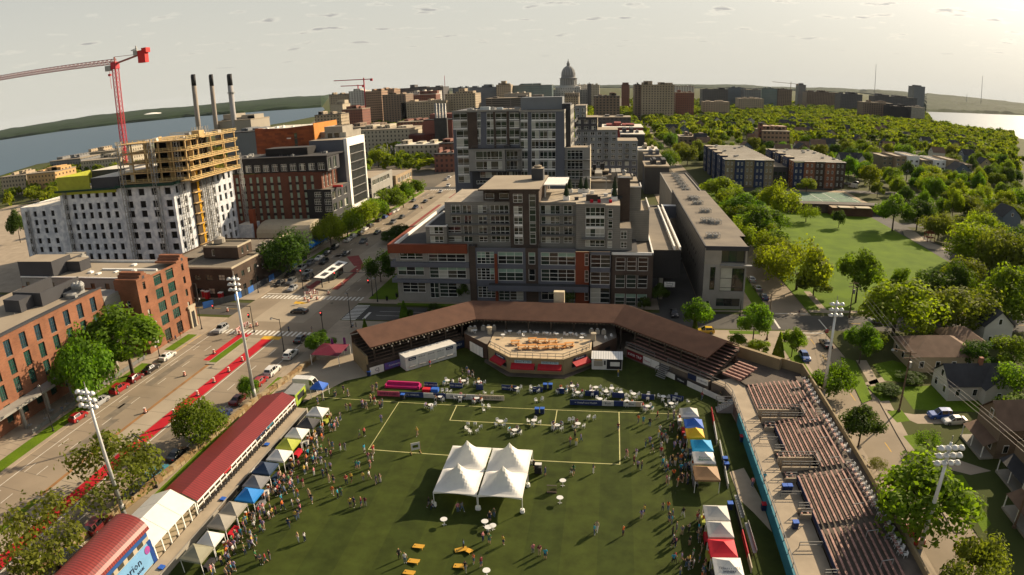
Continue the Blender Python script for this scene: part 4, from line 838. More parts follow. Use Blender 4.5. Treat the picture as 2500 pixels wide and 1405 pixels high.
def scaffold(x,y,w,d,z0,z1,m,name='scaffold_tower',st=2.0):
 q = MB()
 for a in (0,w):
  for c in (0,d): q.beam((x + a,y + c,z0),(x + a,y + c,z1),.16)
 z = z0
 while z < z1:
  q.beam((x,y,z),(x + w,y,z),.12); q.beam((x + w,y,z),(x + w,y + d,z),.12); q.beam((x,y,z),(x,y + d,z),.12); q.beam((x + w,y,z),(x + w,y + d,z + st),.1); q.beam((x,y,z),(x + w,y,z + st),.1); z += st
 return q.obj(name,m,b)
for y in (183.5,194.6,197.6,201): scaffold(-139.6,y,1.3,1.5,0,48 if y > 190 else 45,M_STEEL)
for x in (-160.5,-146.5): scaffold(x,178.6,1.4,1.3,0,46,M_STEEL)
scaffold(-139.4,221.5,1.0,1.0,0,36,M_STEEL); scaffold(-190.5,179.6,1,1,0,30,M_STEEL); scaffold(-213.5,180.2,1,1,0,24,M_STEEL)
MB().box(-139.8,-139.2,193.2,194.3,0,33).obj('rubbish_chute',mat('chute_yellow',(0.75,0.40,0.015),0.6,0.1,.6),b)
MB().box(-139.85,-139.3,190.4,193.2,2,30).obj('hoist_bay',mat('hoist_dark',(0.05,0.035,0.02),0.8,0.3,.7),b)
each('hoist_landing',M_PLY,b,[(-139.9,-138.4,190.2,194.4,3.6 + i * 3.7,3.9 + i * 3.7) for i in range(12)])
MB().box(-140,-134.5,217,224,0,8.6,0,1).obj('low_wing',[M_WRAP,M_ROOFW],b)
# ---- tower crane
t = E('tower_crane','red tower crane with long lattice jib rising over the construction site','crane',G(315,470) + (0,))
M_CRANE = mat('crane_red',(0.42,0.03,0.045),0.55,0.1,0.5); YC = 205.0
def lattice(p,q_,w,m,name,st=None,tri=False):
 p,q_ = Vector(p),Vector(q_); d = q_ - p; L = d.length; d.normalize(); u = d.cross(Vector((0,1,.01))).normalized(); v = d.cross(u); q = MB(); st = st or w; n = int(L / st)
 cs = [(-1,-1),(1,-1),(1,1),(-1,1)] if not tri else [(-1,-1),(1,-1),(0,1)]
 P = lambda c,k: p + d * (L * k / n) + u * (c[0] * w / 2) + v * (c[1] * w / 2)
 for c in cs: q.beam(P(c,0),P(c,n),.26)
 for k in range(n):
  for i in range(len(cs)): q.beam(P(cs[i],k),P(cs[(i + 1) % len(cs)],k + 1),.15); q.beam(P(cs[i],k),P(cs[(i + 1) % len(cs)],k),.12)
 return q.obj(name,m,t)
x0,z0_ = onY(318,470,YC + 12); ORG[t.name] = Vector((x0,YC + 12,0)); t.location = (x0,YC + 12,0); YC += 12
xm,zm = onY(283,160,YC); xc = (x0 + xm) / 2; lattice((xc,YC,0),(xc,YC,zm),1.9,M_CRANE,'mast',1.9)
j1 = onY(0,184,YC); j0 = onY(278,152,YC); c1 = onY(388,146,YC)
M_JIB = mat('jib_red_grey',(0.30,0.11,0.10),0.6,0.1,.5)
sl_ = (j1[1] - j0[1]) / (j1[0] - j0[0]); xe_ = j1[0] - 12
lattice((xc,YC,zm + 1.6),(xe_,YC - 6,zm + 1.6 + (xe_ - xc) * sl_ * .6),2.0,M_JIB,'jib',2.2,True)
MB().beam((xc,YC,zm + .6),(xc + 15,YC + 1,zm + 3.2),1.2,.5).obj('counter_jib',M_JIB,t)
MB().beam((xc,YC,zm + 3.4),(xc + 11,YC + .7,zm + 3.0),.16).beam((xc,YC,zm + 1),(xc,YC,zm + 3.4),.5).obj('tie_bar',M_JIB,t)
MB().box(xc + 12.8,xc + 16.4,YC - .9,YC + 1.4,zm - .6,zm + 4.2).box(xc + 15,xc + 17.3,YC - 1.1,YC + 1.6,zm + 3.2,zm + 5).obj('counterweight',mat('weight_red',(0.5,0.02,0.02),0.6,0.1,.6),t)
MB().box(xc + 10.6,xc + 12.6,YC - .9,YC + .9,zm + 2.6,zm + 4.6).beam((xc + 9,YC,zm + 4.7),(xc + 12,YC,zm + 5.3),.3).beam((xc + 11.6,YC,zm + 4.6),(xc + 11.6,YC,zm + 6.3),.4).obj('winch',M_STEEL,t)
MB().box(xc - 4.2,xc - 1.4,YC - 1.6,YC,zm - 1.9,zm + .2).obj('cab',M_STEEL,t); MB().box(xc - 1.3,xc + 1.3,YC - 1.3,YC + 1.3,zm - 1.4,zm + 1.4).obj('slewing_ring',M_CRANE,t)
MB().box(xc - 3.9,xc - 2.7,YC - .4,YC + .4,zm - 3.9,zm - 3.0).beam((xc - 3.3,YC,zm),(xc - 3.3,YC,zm - 3),.1).beam((xc - 3.3,YC,zm - 3.8),(xc - 3.1,YC,zm - 9),.12).obj('hook_block',M_CRANE,t)
# ---- hotel of brick piers beside it
b = E('brick_pier_hotel','dark hotel with tall red brown brick piers between window columns','building',(-140,235,0))
Z3 = (500,200,3.903); YH = 235.0; hx = lambda x,y,Y=YH: onY(500 + x / 3.903,200 + y / 3.903,Y)
xl_,xr_ = hx(255,900)[0],hx(1110,900)[0]; zt_ = hx(700,872)[1]
cols_ = [(290,315),(357,382),(422,447),(487,512),(553,580),(620,648),(690,718),(797,822),(863,890),(935,962),(1008,1035)]
rows_ = [(905,962),(985,1037),(1062,1112),(1132,1182),(1203,1250),(1275,1318)]
M_HB = brickmat('brick_hotel',(0.15,0.055,0.035),(0.12,0.045,0.03),(0.1,0.07,0.05))
rr = []
for a,c in cols_:
 xa_,xb_ = hx(a,930)[0] - xl_,hx(c,930)[0] - xl_
 for d,e in rows_: rr.append((xa_,xb_,hx(700,e)[1],hx(700,d)[1]))
facade(b,(xl_,YH),(1,0),xr_ - xl_,0,zt_,rr,M_HB,.3,nx=1,fr=M_STUC,fw=.12,glass=BLIND,panes=True)
for a,c in cols_:
 xa_,xb_ = hx(a,930)[0],hx(c,930)[0]
 for d,e in zip(rows_,rows_[1:]): MB().box(xa_ - .15,xb_ + .15,YH - .04,YH + .03,hx(700,e[0])[1] + .1,hx(700,d[1])[1] - .1).obj('spandrel',M_BLACK,b)
xp_ = hx(1158,800)[0]; zp = hx(700,735)[1]
facade(b,(xl_ - 3,YH + 1),(1,0),xp_ - xl_ + 3,zt_,zp,[(i * 4.1 + 1.2,i * 4.1 + 4.0,zt_ + .6,zt_ + 3.4) for i in range(12) if i * 4.1 + 4 < xp_ - xl_ + 3],M_BLACK,.25,nx=3,zs=[.7])
facade(b,(xp_,YH + 1),(0,1),12,zt_,zp,[(1,4,zt_ + .6,zp - .6),(6,9,zt_ + .6,zp - .6)],M_DKG,.25,nx=2)
MB().box(xl_ - 3.4,xp_ + .3,YH + .7,YH + 18,zp,zp + .5,0,1).obj('roof',[M_BLACK,M_ROOFD],b)
MB().box(hx(495,680)[0],hx(905,680)[0],YH + 7,YH + 15,zp + .5,zp + 3.5,0,1).obj('roof_penthouse',[M_BLACK,M_ROOFD],b); units(b,xl_,xp_ - 4,YH + 3,YH + 15,zp + .5,10,.7,seed=12)
facade(b,(xr_,YH),(0,1),16,0,zt_,[(y,y + 1.6,z,z + 5.5) for y in (1.5,5,8.5,12) for z in (zt_ - 6.5,)],M_HB,.3,nx=2,nz=3)
xq_ = hx(1228,1100)[0]; zq_ = hx(1200,1018)[1]
facade(b,(xr_ - 6,YH - 2),(1,0),xq_ - xr_ + 6,0,zq_,rc(*Z3,[(1045,1052,1110,1100),(1142,1052,1208,1100),(1045,1117,1110,1172),(1142,1117,1208,1172),(1050,1190,1115,1240),(1150,1190,1215,1240)],YH - 2,xr_ - 6),M_BLACK,.25,nx=4,zs=[.5],glass=GLASS[1])
facade(b,(xq_,YH - 2),(0,1),19,0,zq_,[(y,y + 3.6,z,z + 3) for y in (1,6.5,12.5) for z in (zq_ - 4.2,zq_ - 9)],M_DKG,.25,nx=2)
MB().poly([(xr_ - 6,YH - 2,zq_ - .1),(xq_,YH - 2,zq_ - .1),(xq_,YH + 17,zq_ - .1),(xr_ - 6,YH + 17,zq_ - .1)]).obj('roof_terrace',M_ROOFG,b); MB().box(xr_ + 3,xr_ + 7,YH + 3,YH + 4,zq_,zq_ + .8).obj('terrace_seat',mat('seat_red',(0.5,.03,.03),.6,0),b)
# ---- rust tiled office with the white framed glass wall
b = E('rust_tiled_office','office block clad in mottled rust tiles with a white framed glass wall','building',(-130,270,0))
YO = 271.0; ox = lambda x,y,Y=YO: onY(500 + x / 3.903,200 + y / 3.903,Y)
a_,c_ = ox(485,550),ox(1045,550); zt_ = ox(1030,410)[1]; zl_ = ox(490,450)[1]
M_RT = brickmat('rust_tile',(0.30,0.085,0.028),(0.17,0.045,0.022),(0.2,0.06,0.03),3.2,0.9)
q = MB(); q.poly([(a_[0],YO,10),(c_[0],YO,10),(c_[0],YO,zt_),(ox(760,440)[0],YO,zl_ - .5),(a_[0],YO,zl_)]); q.poly([(c_[0],YO,10),(c_[0],YO + 26,10),(c_[0],YO + 26,zt_ + .6),(c_[0],YO,zt_)]); q.poly([(a_[0],YO,10),(a_[0],YO,zl_),(a_[0],YO + 26,zl_ - 1),(a_[0],YO + 26,10)]); q.obj('wall',M_RT,b)
MB().box(c_[0] - .1,c_[0] + .25,YO - .1,YO + 26,12,zt_ + .6).obj('edge_panel',mat('orange_edge',(0.50,0.19,0.03),0.7,.1,.4),b)
MB().poly([(a_[0],YO,zl_ - .4),(c_[0],YO,zl_ - .4),(c_[0],YO + 26,zl_ - .4),(a_[0],YO + 26,zl_ - .4)]).obj('roof',M_ROOFW,b); each('window_strip',GLASS[1],b,[(ox(850,500)[0],ox(878,500)[0],YO - .06,YO,ox(860,z + 50)[1],ox(860,z)[1]) for z in (490,545,600,655)])
MB().box(ox(780,530)[0],ox(820,530)[0],YO - .06,YO,ox(800,545)[1],ox(800,535)[1]).obj('window_strip',M_WHT,b); units(b,a_[0] + 4,c_[0] - 4,YO + 3,YO + 14,zl_ - .4,6,.6,M_WHT,seed=31)
body(b,c_[0] + .3,c_[0] + 14,YO + 6,YO + 22,10,zt_ - 4,M_CONCW,M_ROOF,.3,front=True)
YG = 262.0; gx0,gx1 = onY(772,380,YG)[0],onY(822,380,YG)[0]; gz = onY(790,344,YG)[1]
facade(b,(gx0,YG),(1,0),-108.6 - gx0,0,gz,[(3 + i * 2.4,4.3 + i * 2.4,z,z + 1.8) for i in range(3) for z in (gz - 6.5,gz - 12.5)],M_DKG,.25,panes=False); facade(b,(-110.8,YG - 8),(0,1),8,0,gz,[],M_BLUEG)
MB().poly([(gx0,YG,gz - .2),(-107,YG,gz - .2),(-107,YG + 14,gz - .2),(gx0,YG + 14,gz - .2)]).obj('roof',M_ROOF,b)
ux0,ux1 = onY(793,330,YG + 4)[0],onY(837,330,YG + 4)[0]; uz = onY(815,310,YG + 4)[1]
body(b,ux0,ux1,YG + 4,YG + 16,gz - .2,uz,M_CONCW,M_ROOF,.2,fr=[(1 + i * 3.2,3.6 + i * 3.2,gz + .5,gz + 3) for i in range(3)])
wy0,wy1,wz0,wz1 = 253.6,274.2,8.5,37.0
MB().box(-108.2,-106.8,wy0,wy0 + 2.4,6,wz1).box(-108.2,-106.8,wy1 - 1.2,wy1,6,wz1).box(-108.2,-106.8,wy0 + 2.4,wy1 - 1.2,wz1 - 3.4,wz1).box(-108.2,-106.8,wy0 + 2.4,wy1 - 1.2,5,8.4).obj('white_frame',M_WHT,b)
MB().box(-124,-108.25,wy0,wy1,0,wz1 - .4,0,1).obj('glass_wing',[M_BLUEG,M_ROOF],b)
gy0,gy1,gz0,gz1 = wy0 + 2.4,wy1 - 1.2,8.4,wz1 - 3.4
for i in range(11):
 for j in range(7):
  dy,dz = (gy1 - gy0) / 11,(gz1 - gz0) / 7; MB().box(-107.9,-107.85,gy0 + i * dy + .06,gy0 + (i + 1) * dy - .06,gz0 + j * dz + .08,gz0 + (j + 1) * dz - .08).obj('pane',GLASS[rnd.choice((0,1,1))],b)
each('mullion',M_STEEL,b,[(-107.95,-107.4,gy0 + i * (gy1 - gy0) / 11 - .05,gy0 + i * (gy1 - gy0) / 11 + .05,gz0,gz1) for i in range(12)] + [(-107.98,-107.0,gy0,gy1,gz0 + j * (gz1 - gz0) / 7 - .07,gz0 + j * (gz1 - gz0) / 7 + .07) for j in range(8)])
# ---- low tan office further along
b = E('curved_tan_office','low tan office with ribbon windows beyond the white framed glass wall','building',(-107,290,0))
body(b,-138,-108,281,312,0,16.2,M_STUC,M_ROOF,.3,fr=[(2 + i * 4.8,6 + i * 4.8,z,z + 2.6) for i in range(6) for z in (2,6.4,11)],rr=[(2 + i * 5,6.4 + i * 5,z,z + 2.4) for i in range(5) for z in (6.4,12.4)],wk=dict(nx=3)); MB().box(-138,-107.8,280.6,281,13.8,16.2).obj('dark_band',M_BLACK,b)
body(b,-128,-106.6,313,341,0,12.6,M_TAN,M_ROOF,.3,rr=[(3 + i * 4.2,6.4 + i * 4.2,z,z + 2.4) for i in range(6) for z in (3,8.6)],fr=[(4,9,8,11)],wk=dict(nx=3))
# ------------------------------------------------------------------ stadium
M_SHING = mat('roof_shingle',(0.105,0.052,0.034),0.9,0.16,0.5,obj=False,detail=10,bump=0.3,bscale=5); M_WOODD = mat('dark_timber',(0.06,0.045,0.034),0.85,0.25,0.8,obj=False)
M_PLANK = mat('bench_plank',(0.11,0.075,0.055),0.8,0.3,1.2,obj=False); M_PINK = mat('bench_pink',(0.30,0.165,0.135),0.7,0.4,1.6,obj=False,detail=8)
M_TIER = mat('tier_concrete_shaded',(0.105,0.085,0.068),0.9,0.22,0.5,obj=False,detail=10); M_DECK = mat('deck_concrete',(0.34,0.28,0.205),0.9,0.14,0.4,obj=False,detail=10)  # tier colour darkened to stand in for shade between the benches
M_TANW = mat('tan_render',(0.25,0.19,0.105),0.85,0.1,0.4,obj=False); M_BRW = mat('brown_render',(0.085,0.05,0.035),0.85,0.15,0.4,obj=False); M_TEAL = mat('teal_paint',(0.02,0.16,0.22),0.7,0.15,0.5,obj=False)
M_NAVY = mat('navy_fabric',(0.012,0.022,0.065),0.7,0.1,1.0); M_BANW = mat('banner_white',(0.60,0.59,0.56),0.6,0.06,1.0); M_REDF = mat('awning_red',(0.38,0.012,0.02),0.6,0.12,1.0); M_GREENW = mat('sign_green',(0.03,0.16,0.05),0.6,0)
M_NAVYT = mat('letter_navy',(0.01,0.015,0.04),0.7,0); M_WT = mat('letter_white',(0.7,0.7,0.68),0.7,0)
b = E('grandstand','stadium grandstand under an angled brown shingle roof around a sunlit terrace','grandstand',(-13,128,0)); GS = b
EV = [(-46.2,111.5),(-28.1,129.3),(1.8,129.0),(19.3,111.6)]; RD = [(-50.3,115.0),(-30.0,134.9),(4.4,134.4),(23.6,114.6)]; BK = [(-53.2,118.2),(-31.4,139.6),(6.2,139.2),(26.6,117.8)]
for i in range(3):
 for A_,B_,za,zb in ((EV,RD,6.2,8.5),(RD,BK,8.5,6.3)):
  a,c,d,e = A_[i],A_[i + 1],B_[i + 1],B_[i]; q = MB(); q.poly([a + (za,),c + (za,),d + (zb,),e + (zb,)]); q.poly([e + (zb - .25,),d + (zb - .25,),c + (za - .25,),a + (za - .25,)]); q.poly([a + (za - .25,),c + (za - .25,),c + (za,),a + (za,)]).poly([a + (za - .25,),a + (za,),e + (zb,),e + (zb - .25,)]).poly([c + (za - .25,),d + (zb - .25,),d + (zb,),c + (za,)]).obj('roof',M_SHING,b)
for i in range(3):   # rafter tails along the eave, posts
 a,c = Vector(EV[i]),Vector(EV[i + 1]); n = int((c - a).length / .75); nrm = Vector((-(c - a).y,(c - a).x)).normalized()
 q = MB()
 for k in range(n): p = a + (c - a) * (k + .5) / n; q.beam((p.x - nrm.x * .25,p.y - nrm.y * .25,5.75),(p.x + nrm.x * .6,p.y + nrm.y * .6,6.05),.14)
 lab(q.obj('rafter_tail',mat('rafter_tail',(0.24,0.2,0.14),0.8,0.2,1),b),kind='stuff')
 for k in range(6): p = a + (c - a) * (k + .3) / 6 + nrm * 1.2; MB().beam((p.x,p.y,.1),(p.x,p.y,6.4),.3).obj('post',M_WOODD,b)
# raked timber benches under the wings
def wing(p0,p1,inward,rows,z0,dz,dx,m_bench,off=0.0):
 p0,p1 = Vector(p0),Vector(p1); n = Vector(inward)
 for i in range(rows):
  a,c = p0 + n * (off + i * dx),p1 + n * (off + i * dx); d,e = c + n * dx,a + n * dx; z = z0 + i * dz
  MB().prism([tuple(a),tuple(c),tuple(d),tuple(e)],0.1 if i == 0 else z - .5,z,0).obj('tier',M_WOODD,b)
  MB().prism([tuple(a + n * .35),tuple(c + n * .35),tuple(c + n * .75),tuple(a + n * .75)],z + .34,z + .42,0).obj('bench',m_bench,b)
s_ = .7071
wing((-46.5,111.2),(-30.6,127.1),(-s_,s_),9,2.3,.38,.85,M_PLANK)
wing((4.6,125.0),(19.8,109.8),(s_,s_),11,2.3,.36,.85,M_PINK)
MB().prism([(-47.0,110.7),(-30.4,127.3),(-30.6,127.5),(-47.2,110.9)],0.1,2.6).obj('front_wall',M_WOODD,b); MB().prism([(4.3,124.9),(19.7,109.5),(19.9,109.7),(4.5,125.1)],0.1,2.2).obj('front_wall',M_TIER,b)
MB().prism([(4.3,124.9),(19.7,109.5),(20.1,109.9),(4.7,125.3)],2.2,2.35).obj('deck_edge',M_DECK,b)
for A_,B_ in ((BK[0],BK[1]),(BK[1],BK[2]),(BK[2],BK[3])):
 n = (Vector(B_) - Vector(A_)).normalized(); o_ = Vector((n.y,-n.x)) * .4; MB().prism([(A_[0] + o_.x,A_[1] + o_.y),(B_[0] + o_.x,B_[1] + o_.y),(B_[0] + o_.x * 2,B_[1] + o_.y * 2),(A_[0] + o_.x * 2,A_[1] + o_.y * 2)],0.1,6.0).obj('rear_wall',M_BRW,b)
MB().prism([(-53.0,118.0),(-47.2,111),(-46.9,111.3),(-52.7,118.3)],0.1,4.4).obj('end_wall',M_TANW,b)
MB().box(-11.6,-9.2,136.9,138.3,7.3,10.2).obj('chimney',mat('chimney_cream',(0.55,0.48,0.33),0.8,0.1,1),b)
for i in range(10): t = i / 9; MB().box(-44 + 12 * t - .1,-44 + 12 * t + .1,113 + 12 * t,113.2 + 12 * t,5.3,5.6).obj('floodlight',M_STEEL,b)
# terrace
TF = [(-24.6,127.4),(-23.9,120.4),(-18.6,115.2),(-7.9,115.0),(-2.6,120.2),(-1.6,127)]
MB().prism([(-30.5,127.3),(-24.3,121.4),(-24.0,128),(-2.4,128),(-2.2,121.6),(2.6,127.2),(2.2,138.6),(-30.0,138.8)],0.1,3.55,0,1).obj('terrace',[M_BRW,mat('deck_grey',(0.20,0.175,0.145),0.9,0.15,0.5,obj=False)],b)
MB().prism([(-23.9,120.4),(-18.6,115.2),(-7.9,115.0),(-2.6,120.2),(-2.5,128.4),(-23.9,128.4)],0.1,3.62,0,1).obj('terrace',[M_TANW,mat('deck_warm',(0.46,0.36,0.235),0.9,0.12,0.5,obj=False,detail=9)],b)
MB().prism([(-24.7,119.9),(-18.9,113.6),(-7.5,113.4),(-1.9,119.6),(-1.2,121),(-24.9,121.2)],0.1,0.22).obj('apron',M_TIER,b)
def rail_line(pts,z,h=1.05,name='railing',m=None,par=None,st=1.5):
 q = MB()
 for (a,c) in zip(pts,pts[1:]):
  a,c = Vector(a),Vector(c); n = max(1,int((c - a).length / st))
  for hh in (.45,h): q.beam((a.x,a.y,z + hh),(c.x,c.y,z + hh),.09)
  for k in range(n + 1): p = a + (c - a) * k / n; q.beam((p.x,p.y,z),(p.x,p.y,z + h),.08)
 return q.obj(name,m or M_RAIL,par or b)
rail_line([(-23.7,122.4),(-23.5,120.6),(-18.5,115.4),(-8.0,115.2),(-3.0,120.3),(-3,122)],3.62)
for a,c in zip(TF[1:],TF[2:5]):
 d = (Vector(c) - Vector(a)).normalized(); n = Vector((d.y,-d.x)); L = (Vector(c) - Vector(a)).length
 MB().prism([tuple(Vector(a) - n * .02),tuple(Vector(c) - n * .02),tuple(Vector(c) + n * .12),tuple(Vector(a) + n * .12)],3.0,3.62).obj('parapet',M_TANW,b)
 for k in range(2 if L > 9 else 1):
  s0,s1 = (L * .03 + k * L * .5,L * .47 + k * L * .5) if L > 9 else (L * .3,L * .85)
  p,q_ = Vector(a) + d * s0,Vector(a) + d * s1; o1 = n * 1.3
  MB().poly([(p.x,p.y,2.45),(p.x + o1.x,p.y + o1.y,1.85),(q_.x + o1.x,q_.y + o1.y,1.85),(q_.x,q_.y,2.45)]).poly([(p.x,p.y,2.4),(q_.x,q_.y,2.4),(q_.x + o1.x,q_.y + o1.y,1.8),(p.x + o1.x,p.y + o1.y,1.8)]).poly([(p.x + o1.x,p.y + o1.y,1.55),(q_.x + o1.x,q_.y + o1.y,1.55),(q_.x + o1.x,q_.y + o1.y,1.85),(p.x + o1.x,p.y + o1.y,1.85)]).obj('awning',M_REDF,b)
  MB().prism([tuple(p),tuple(q_),tuple(q_ + n * .3),tuple(p + n * .3)],1.0,1.1).obj('serving_counter',M_CONCW,b)
  MB().prism([tuple(p),tuple(q_),tuple(q_ + n * .05),tuple(p + n * .05)],1.1,1.8).obj('hatch',M_BLACK,b)
  m0 = (p + q_) / 2; sp0_ = MB().prism([tuple(m0 - d * 1.7),tuple(m0 + d * 1.7),tuple(m0 + d * 1.7 + n * .12),tuple(m0 - d * 1.7 + n * .12)],2.48,3.15); o = sp0_.obj('sign',mat('sign_blue',(0.33,0.47,0.52),0.6,0) if L > 9 else M_NAVY,b)
  t_ = put('lettering',text_mesh('Emmi ROTH' if L > 9 else 'Klarbrunn',.55,M_NAVYT if L > 9 else M_WT),b,tuple(Vector((m0.x + n.x * .14,m0.y + n.y * .14,2.8)) - ORG[b.name])); t_.rotation_euler = (math.pi / 2,0,math.atan2(d.y,d.x))
for i in range(4): MB().prism([(-28.9 + i * .9,125.6 - i * .9),(-28.1 + i * .9,124.8 - i * .9),(-28.15 + i * .9,124.75 - i * .9),(-28.95 + i * .9,125.55 - i * .9)],.2,2.4).obj('gate_leaf',M_WHT,b)
MB().prism([(0.2,124.5),(1.2,125.6),(1.25,125.55),(.25,124.45)],.2,2.2).obj('door',M_BLACK,b)
# boards and banners along the front walls
def board(p,q,z0,z1,m,txt=None,tm=None,size=.6,name='banner',par=None,off=.06,tz=None):
 p,q = Vector(p),Vector(q); d = (q - p).normalized(); n = Vector((d.y,-d.x)); par = par or b
 o = MB().prism([tuple(p),tuple(q),tuple(q + n * off),tuple(p + n * off)],z0,z1).obj(name,m,par)
 if txt:
  c = (p + q) / 2 + n * (off + .02); t_ = put('lettering',text_mesh(txt,size,tm or M_NAVYT),par,tuple(Vector((c.x,c.y,tz or (z0 + z1) / 2)) - ORG[par.name])); t_.rotation_euler = (math.pi / 2,0,math.atan2(d.y,d.x))
 return o
L0,LD = Vector((-46.98,110.68)),Vector((s_,s_)); R0,RDv = Vector((4.3,124.88)),Vector((s_,-s_))
lp = lambda t: tuple(L0 + LD * t); rp_ = lambda t: tuple(R0 + RDv * t)
board(lp(.5),lp(3.6),.3,1.9,M_BANW,'CJ',M_NAVYT,1.1); board(lp(3.8),lp(9.8),.5,1.9,mat('banner_blue',(0.02,0.09,0.30),.6,.3,1.2,c2=(0.16,0.05,0.22)),'Community Credit',M_WT,.55); board(lp(20.4),lp(23.2),.4,2.0,M_NAVY,'BCU',M_WT,.7)
board(rp_(.8),rp_(5.2),.5,2.1,mat('banner_maroon',(0.16,0.01,0.015),.6,.1,1),'KWIK TRIP',M_WT,.8); board(rp_(5.3),rp_(7.4),.5,2.1,M_BANW,'Toppers',mat('letter_red',(.35,.02,.03),.7,0),.5); board(rp_(7.5),rp_(9.6),.5,2.1,M_BANW)
for k,(t0,t1,tx) in enumerate(((10.6,13.4,''),(13.5,16.6,'Madison'),(16.7,20.6,''),(20.7,26,''))):
 board((12.1 + (t0 - 10.6) * s_ * .92,116.4 - (t0 - 10.6) * s_ * 1.04),(12.1 + (t1 - 10.6) * s_ * .92,116.4 - (t1 - 10.6) * s_ * 1.04),.14,1.25,M_BANW if k != 1 else M_BLACK,tx or None,M_WT,.5)
board((16.2,113.0),(17.6,111.6),1.3,2.4,M_NAVY); board((17.7,111.5),(19.6,109.6),1.3,2.4,M_BANW,'US CELLULAR',M_NAVYT,.35)
q = MB()
for i in range(8): t = i / 8; q.prism([(9.3 + t * 1.9,118.6 - t * 0),(11.2 + t * .6,116.8 + t * .9),(11.4 + t * .6,117.0 + t * .9),(9.5 + t * 1.9,118.8)],.25 * i,.25 * i + .12)
for i in range(8): x = 11.2 - .1 * i; MB().prism([(x - .95 + .24 * i,116.0 + .24 * i),(x + .65 + .24 * i,114.4 + .24 * i),(x + .85 + .24 * i,114.6 + .24 * i),(x - .75 + .24 * i,116.2 + .24 * i)],.27 * i + .2,.27 * i + .28).obj('stair_tread',M_STEEL,b)
rail_line([(10.2,116.0),(12.2,118.1)],1.0,par=b); rail_line([(11.9,114.4),(13.8,116.4)],1.0,par=b)
rail_line([(4.6,125.3),(10.2,119.6)],2.35,st=2.2); rail_line([(12.6,117.3),(20.2,109.7)],2.35,st=2.2)
# ---- uncovered grandstand on the right
b = E('open_grandstand','long uncovered concrete grandstand with rows of reddish benches and a teal front wall','grandstand',(30,75,0)); OG = b
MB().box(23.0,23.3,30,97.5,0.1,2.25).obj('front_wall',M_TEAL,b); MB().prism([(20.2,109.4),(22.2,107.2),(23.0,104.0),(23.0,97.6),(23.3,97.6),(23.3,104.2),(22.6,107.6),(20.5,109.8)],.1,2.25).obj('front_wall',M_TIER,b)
deck = [(23.3,30),(26.3,30),(26.3,108),(24.5,111.5),(20.5,109.8),(22.6,107.6),(23.3,104.2)]
MB().prism(deck,2.0,2.2).obj('walkway',M_DECK,b); rail_line([(23.15,30),(23.15,104.2),(22.4,107.5),(20.3,109.7)],2.2,st=2.4)
GAPS = [(94.4,97.2,9),(80.0,82.6,7),(85.0,92.0,2),(70.5,77.6,2),(57.5,69.2,2)]
for i in range(12):
 x = 26.3 + i * .78; z = 2.2 + i * .14; ys = [30,108.5 - i * .1]; segs = [[30,108.2 - max(0,i - 6) * .2]]
 for g0,g1,n in GAPS:
  if i < n: segs = [p for s in segs for p in ([[s[0],min(s[1],g0)],[max(s[0],g1),s[1]]] if s[0] < g1 and s[1] > g0 else [s])]
 for y0,y1 in segs:
  if y1 - y0 < .5: continue
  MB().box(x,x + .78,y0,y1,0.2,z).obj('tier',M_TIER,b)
  k = y0
  while k < y1 - 1:        # benches in lengths between the aisles
   e = min(y1 - .3,k + 11.4); MB().box(x + .30,x + .58,k + .35,e,z + .33,z + .41).obj('bench',M_PINK,b); k = e + .9
for g0,g1,n in GAPS:
 xe_ = 26.3 + n * .78; MB().box(26.3,xe_,g0,g1,0.1,0.15 if n > 6 else 2.15).obj('stair_floor' if n > 6 else 'lower_deck',M_DECK,b)
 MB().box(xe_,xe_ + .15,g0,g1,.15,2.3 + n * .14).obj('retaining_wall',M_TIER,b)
 for y in (g0,g1): MB().box(26.3,xe_ + .15,y - .12,y + .12,.12,2.75 + n * .06).obj('side_wall',M_DECK,b); rail_line([(26.3,y),(xe_,y)],2.8 + n * .06,.9,st=1.2)
 if n > 6: rail_line([(xe_ + .2,g0),(xe_ + .2,g1)],2.3 + n * .14,1.0)
 else:
  board((xe_ + .1,g1),(xe_ + .1,g0),2.5,3.3,M_NAVY,par=b); rail_line([(24.8,(g0 + g1) / 2),(xe_ - .2,(g0 + g1) / 2)],2.2,.9)
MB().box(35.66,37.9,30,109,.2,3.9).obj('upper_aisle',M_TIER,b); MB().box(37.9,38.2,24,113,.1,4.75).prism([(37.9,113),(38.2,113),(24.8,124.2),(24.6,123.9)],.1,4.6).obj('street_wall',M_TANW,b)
for k in range(9): y = 36 + k * 8.3; MB().box(38.2,38.5,y,y + .6,.1,4.9).obj('buttress',M_TANW,b)
for k,y in enumerate((45,62.2,79,94.5)): rail_line([(35.2,y),(36.4,y + .2)],3.9,1.0)
for k in range(12): y = 41 + k * 5.6; MB().beam((33.2,y,3.6),(33.2,y,4.6),.08).beam((34.6,y,3.8),(34.6,y,4.8),.08).beam((33.2,y,4.6),(34.6,y,4.8),.08).obj('hand_rail',M_STEEL,b)
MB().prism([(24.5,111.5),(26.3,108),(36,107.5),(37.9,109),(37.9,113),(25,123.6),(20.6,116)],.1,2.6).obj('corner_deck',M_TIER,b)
for i in range(6): MB().prism([(22.6 + i * .7,112.2 + i * .7),(25.6 + i * .7,109.2 + i * .7),(25.9 + i * .7,109.5 + i * .7),(22.9 + i * .7,112.5 + i * .7)],2.6 + i * .15,3.0 + i * .15).obj('bench',M_PINK,b)
MB().prism([(26,121.4),(34,114.4),(34.6,115),(26.6,122)],2.6,4.9).obj('back_wall',M_TANW,b)
q = MB()
for i in range(9): MB().box(20.2 + i * .33,20.53 + i * .33,101.4,103.4,.1,.35 + i * .22).obj('stair_tread',M_STEEL,b)
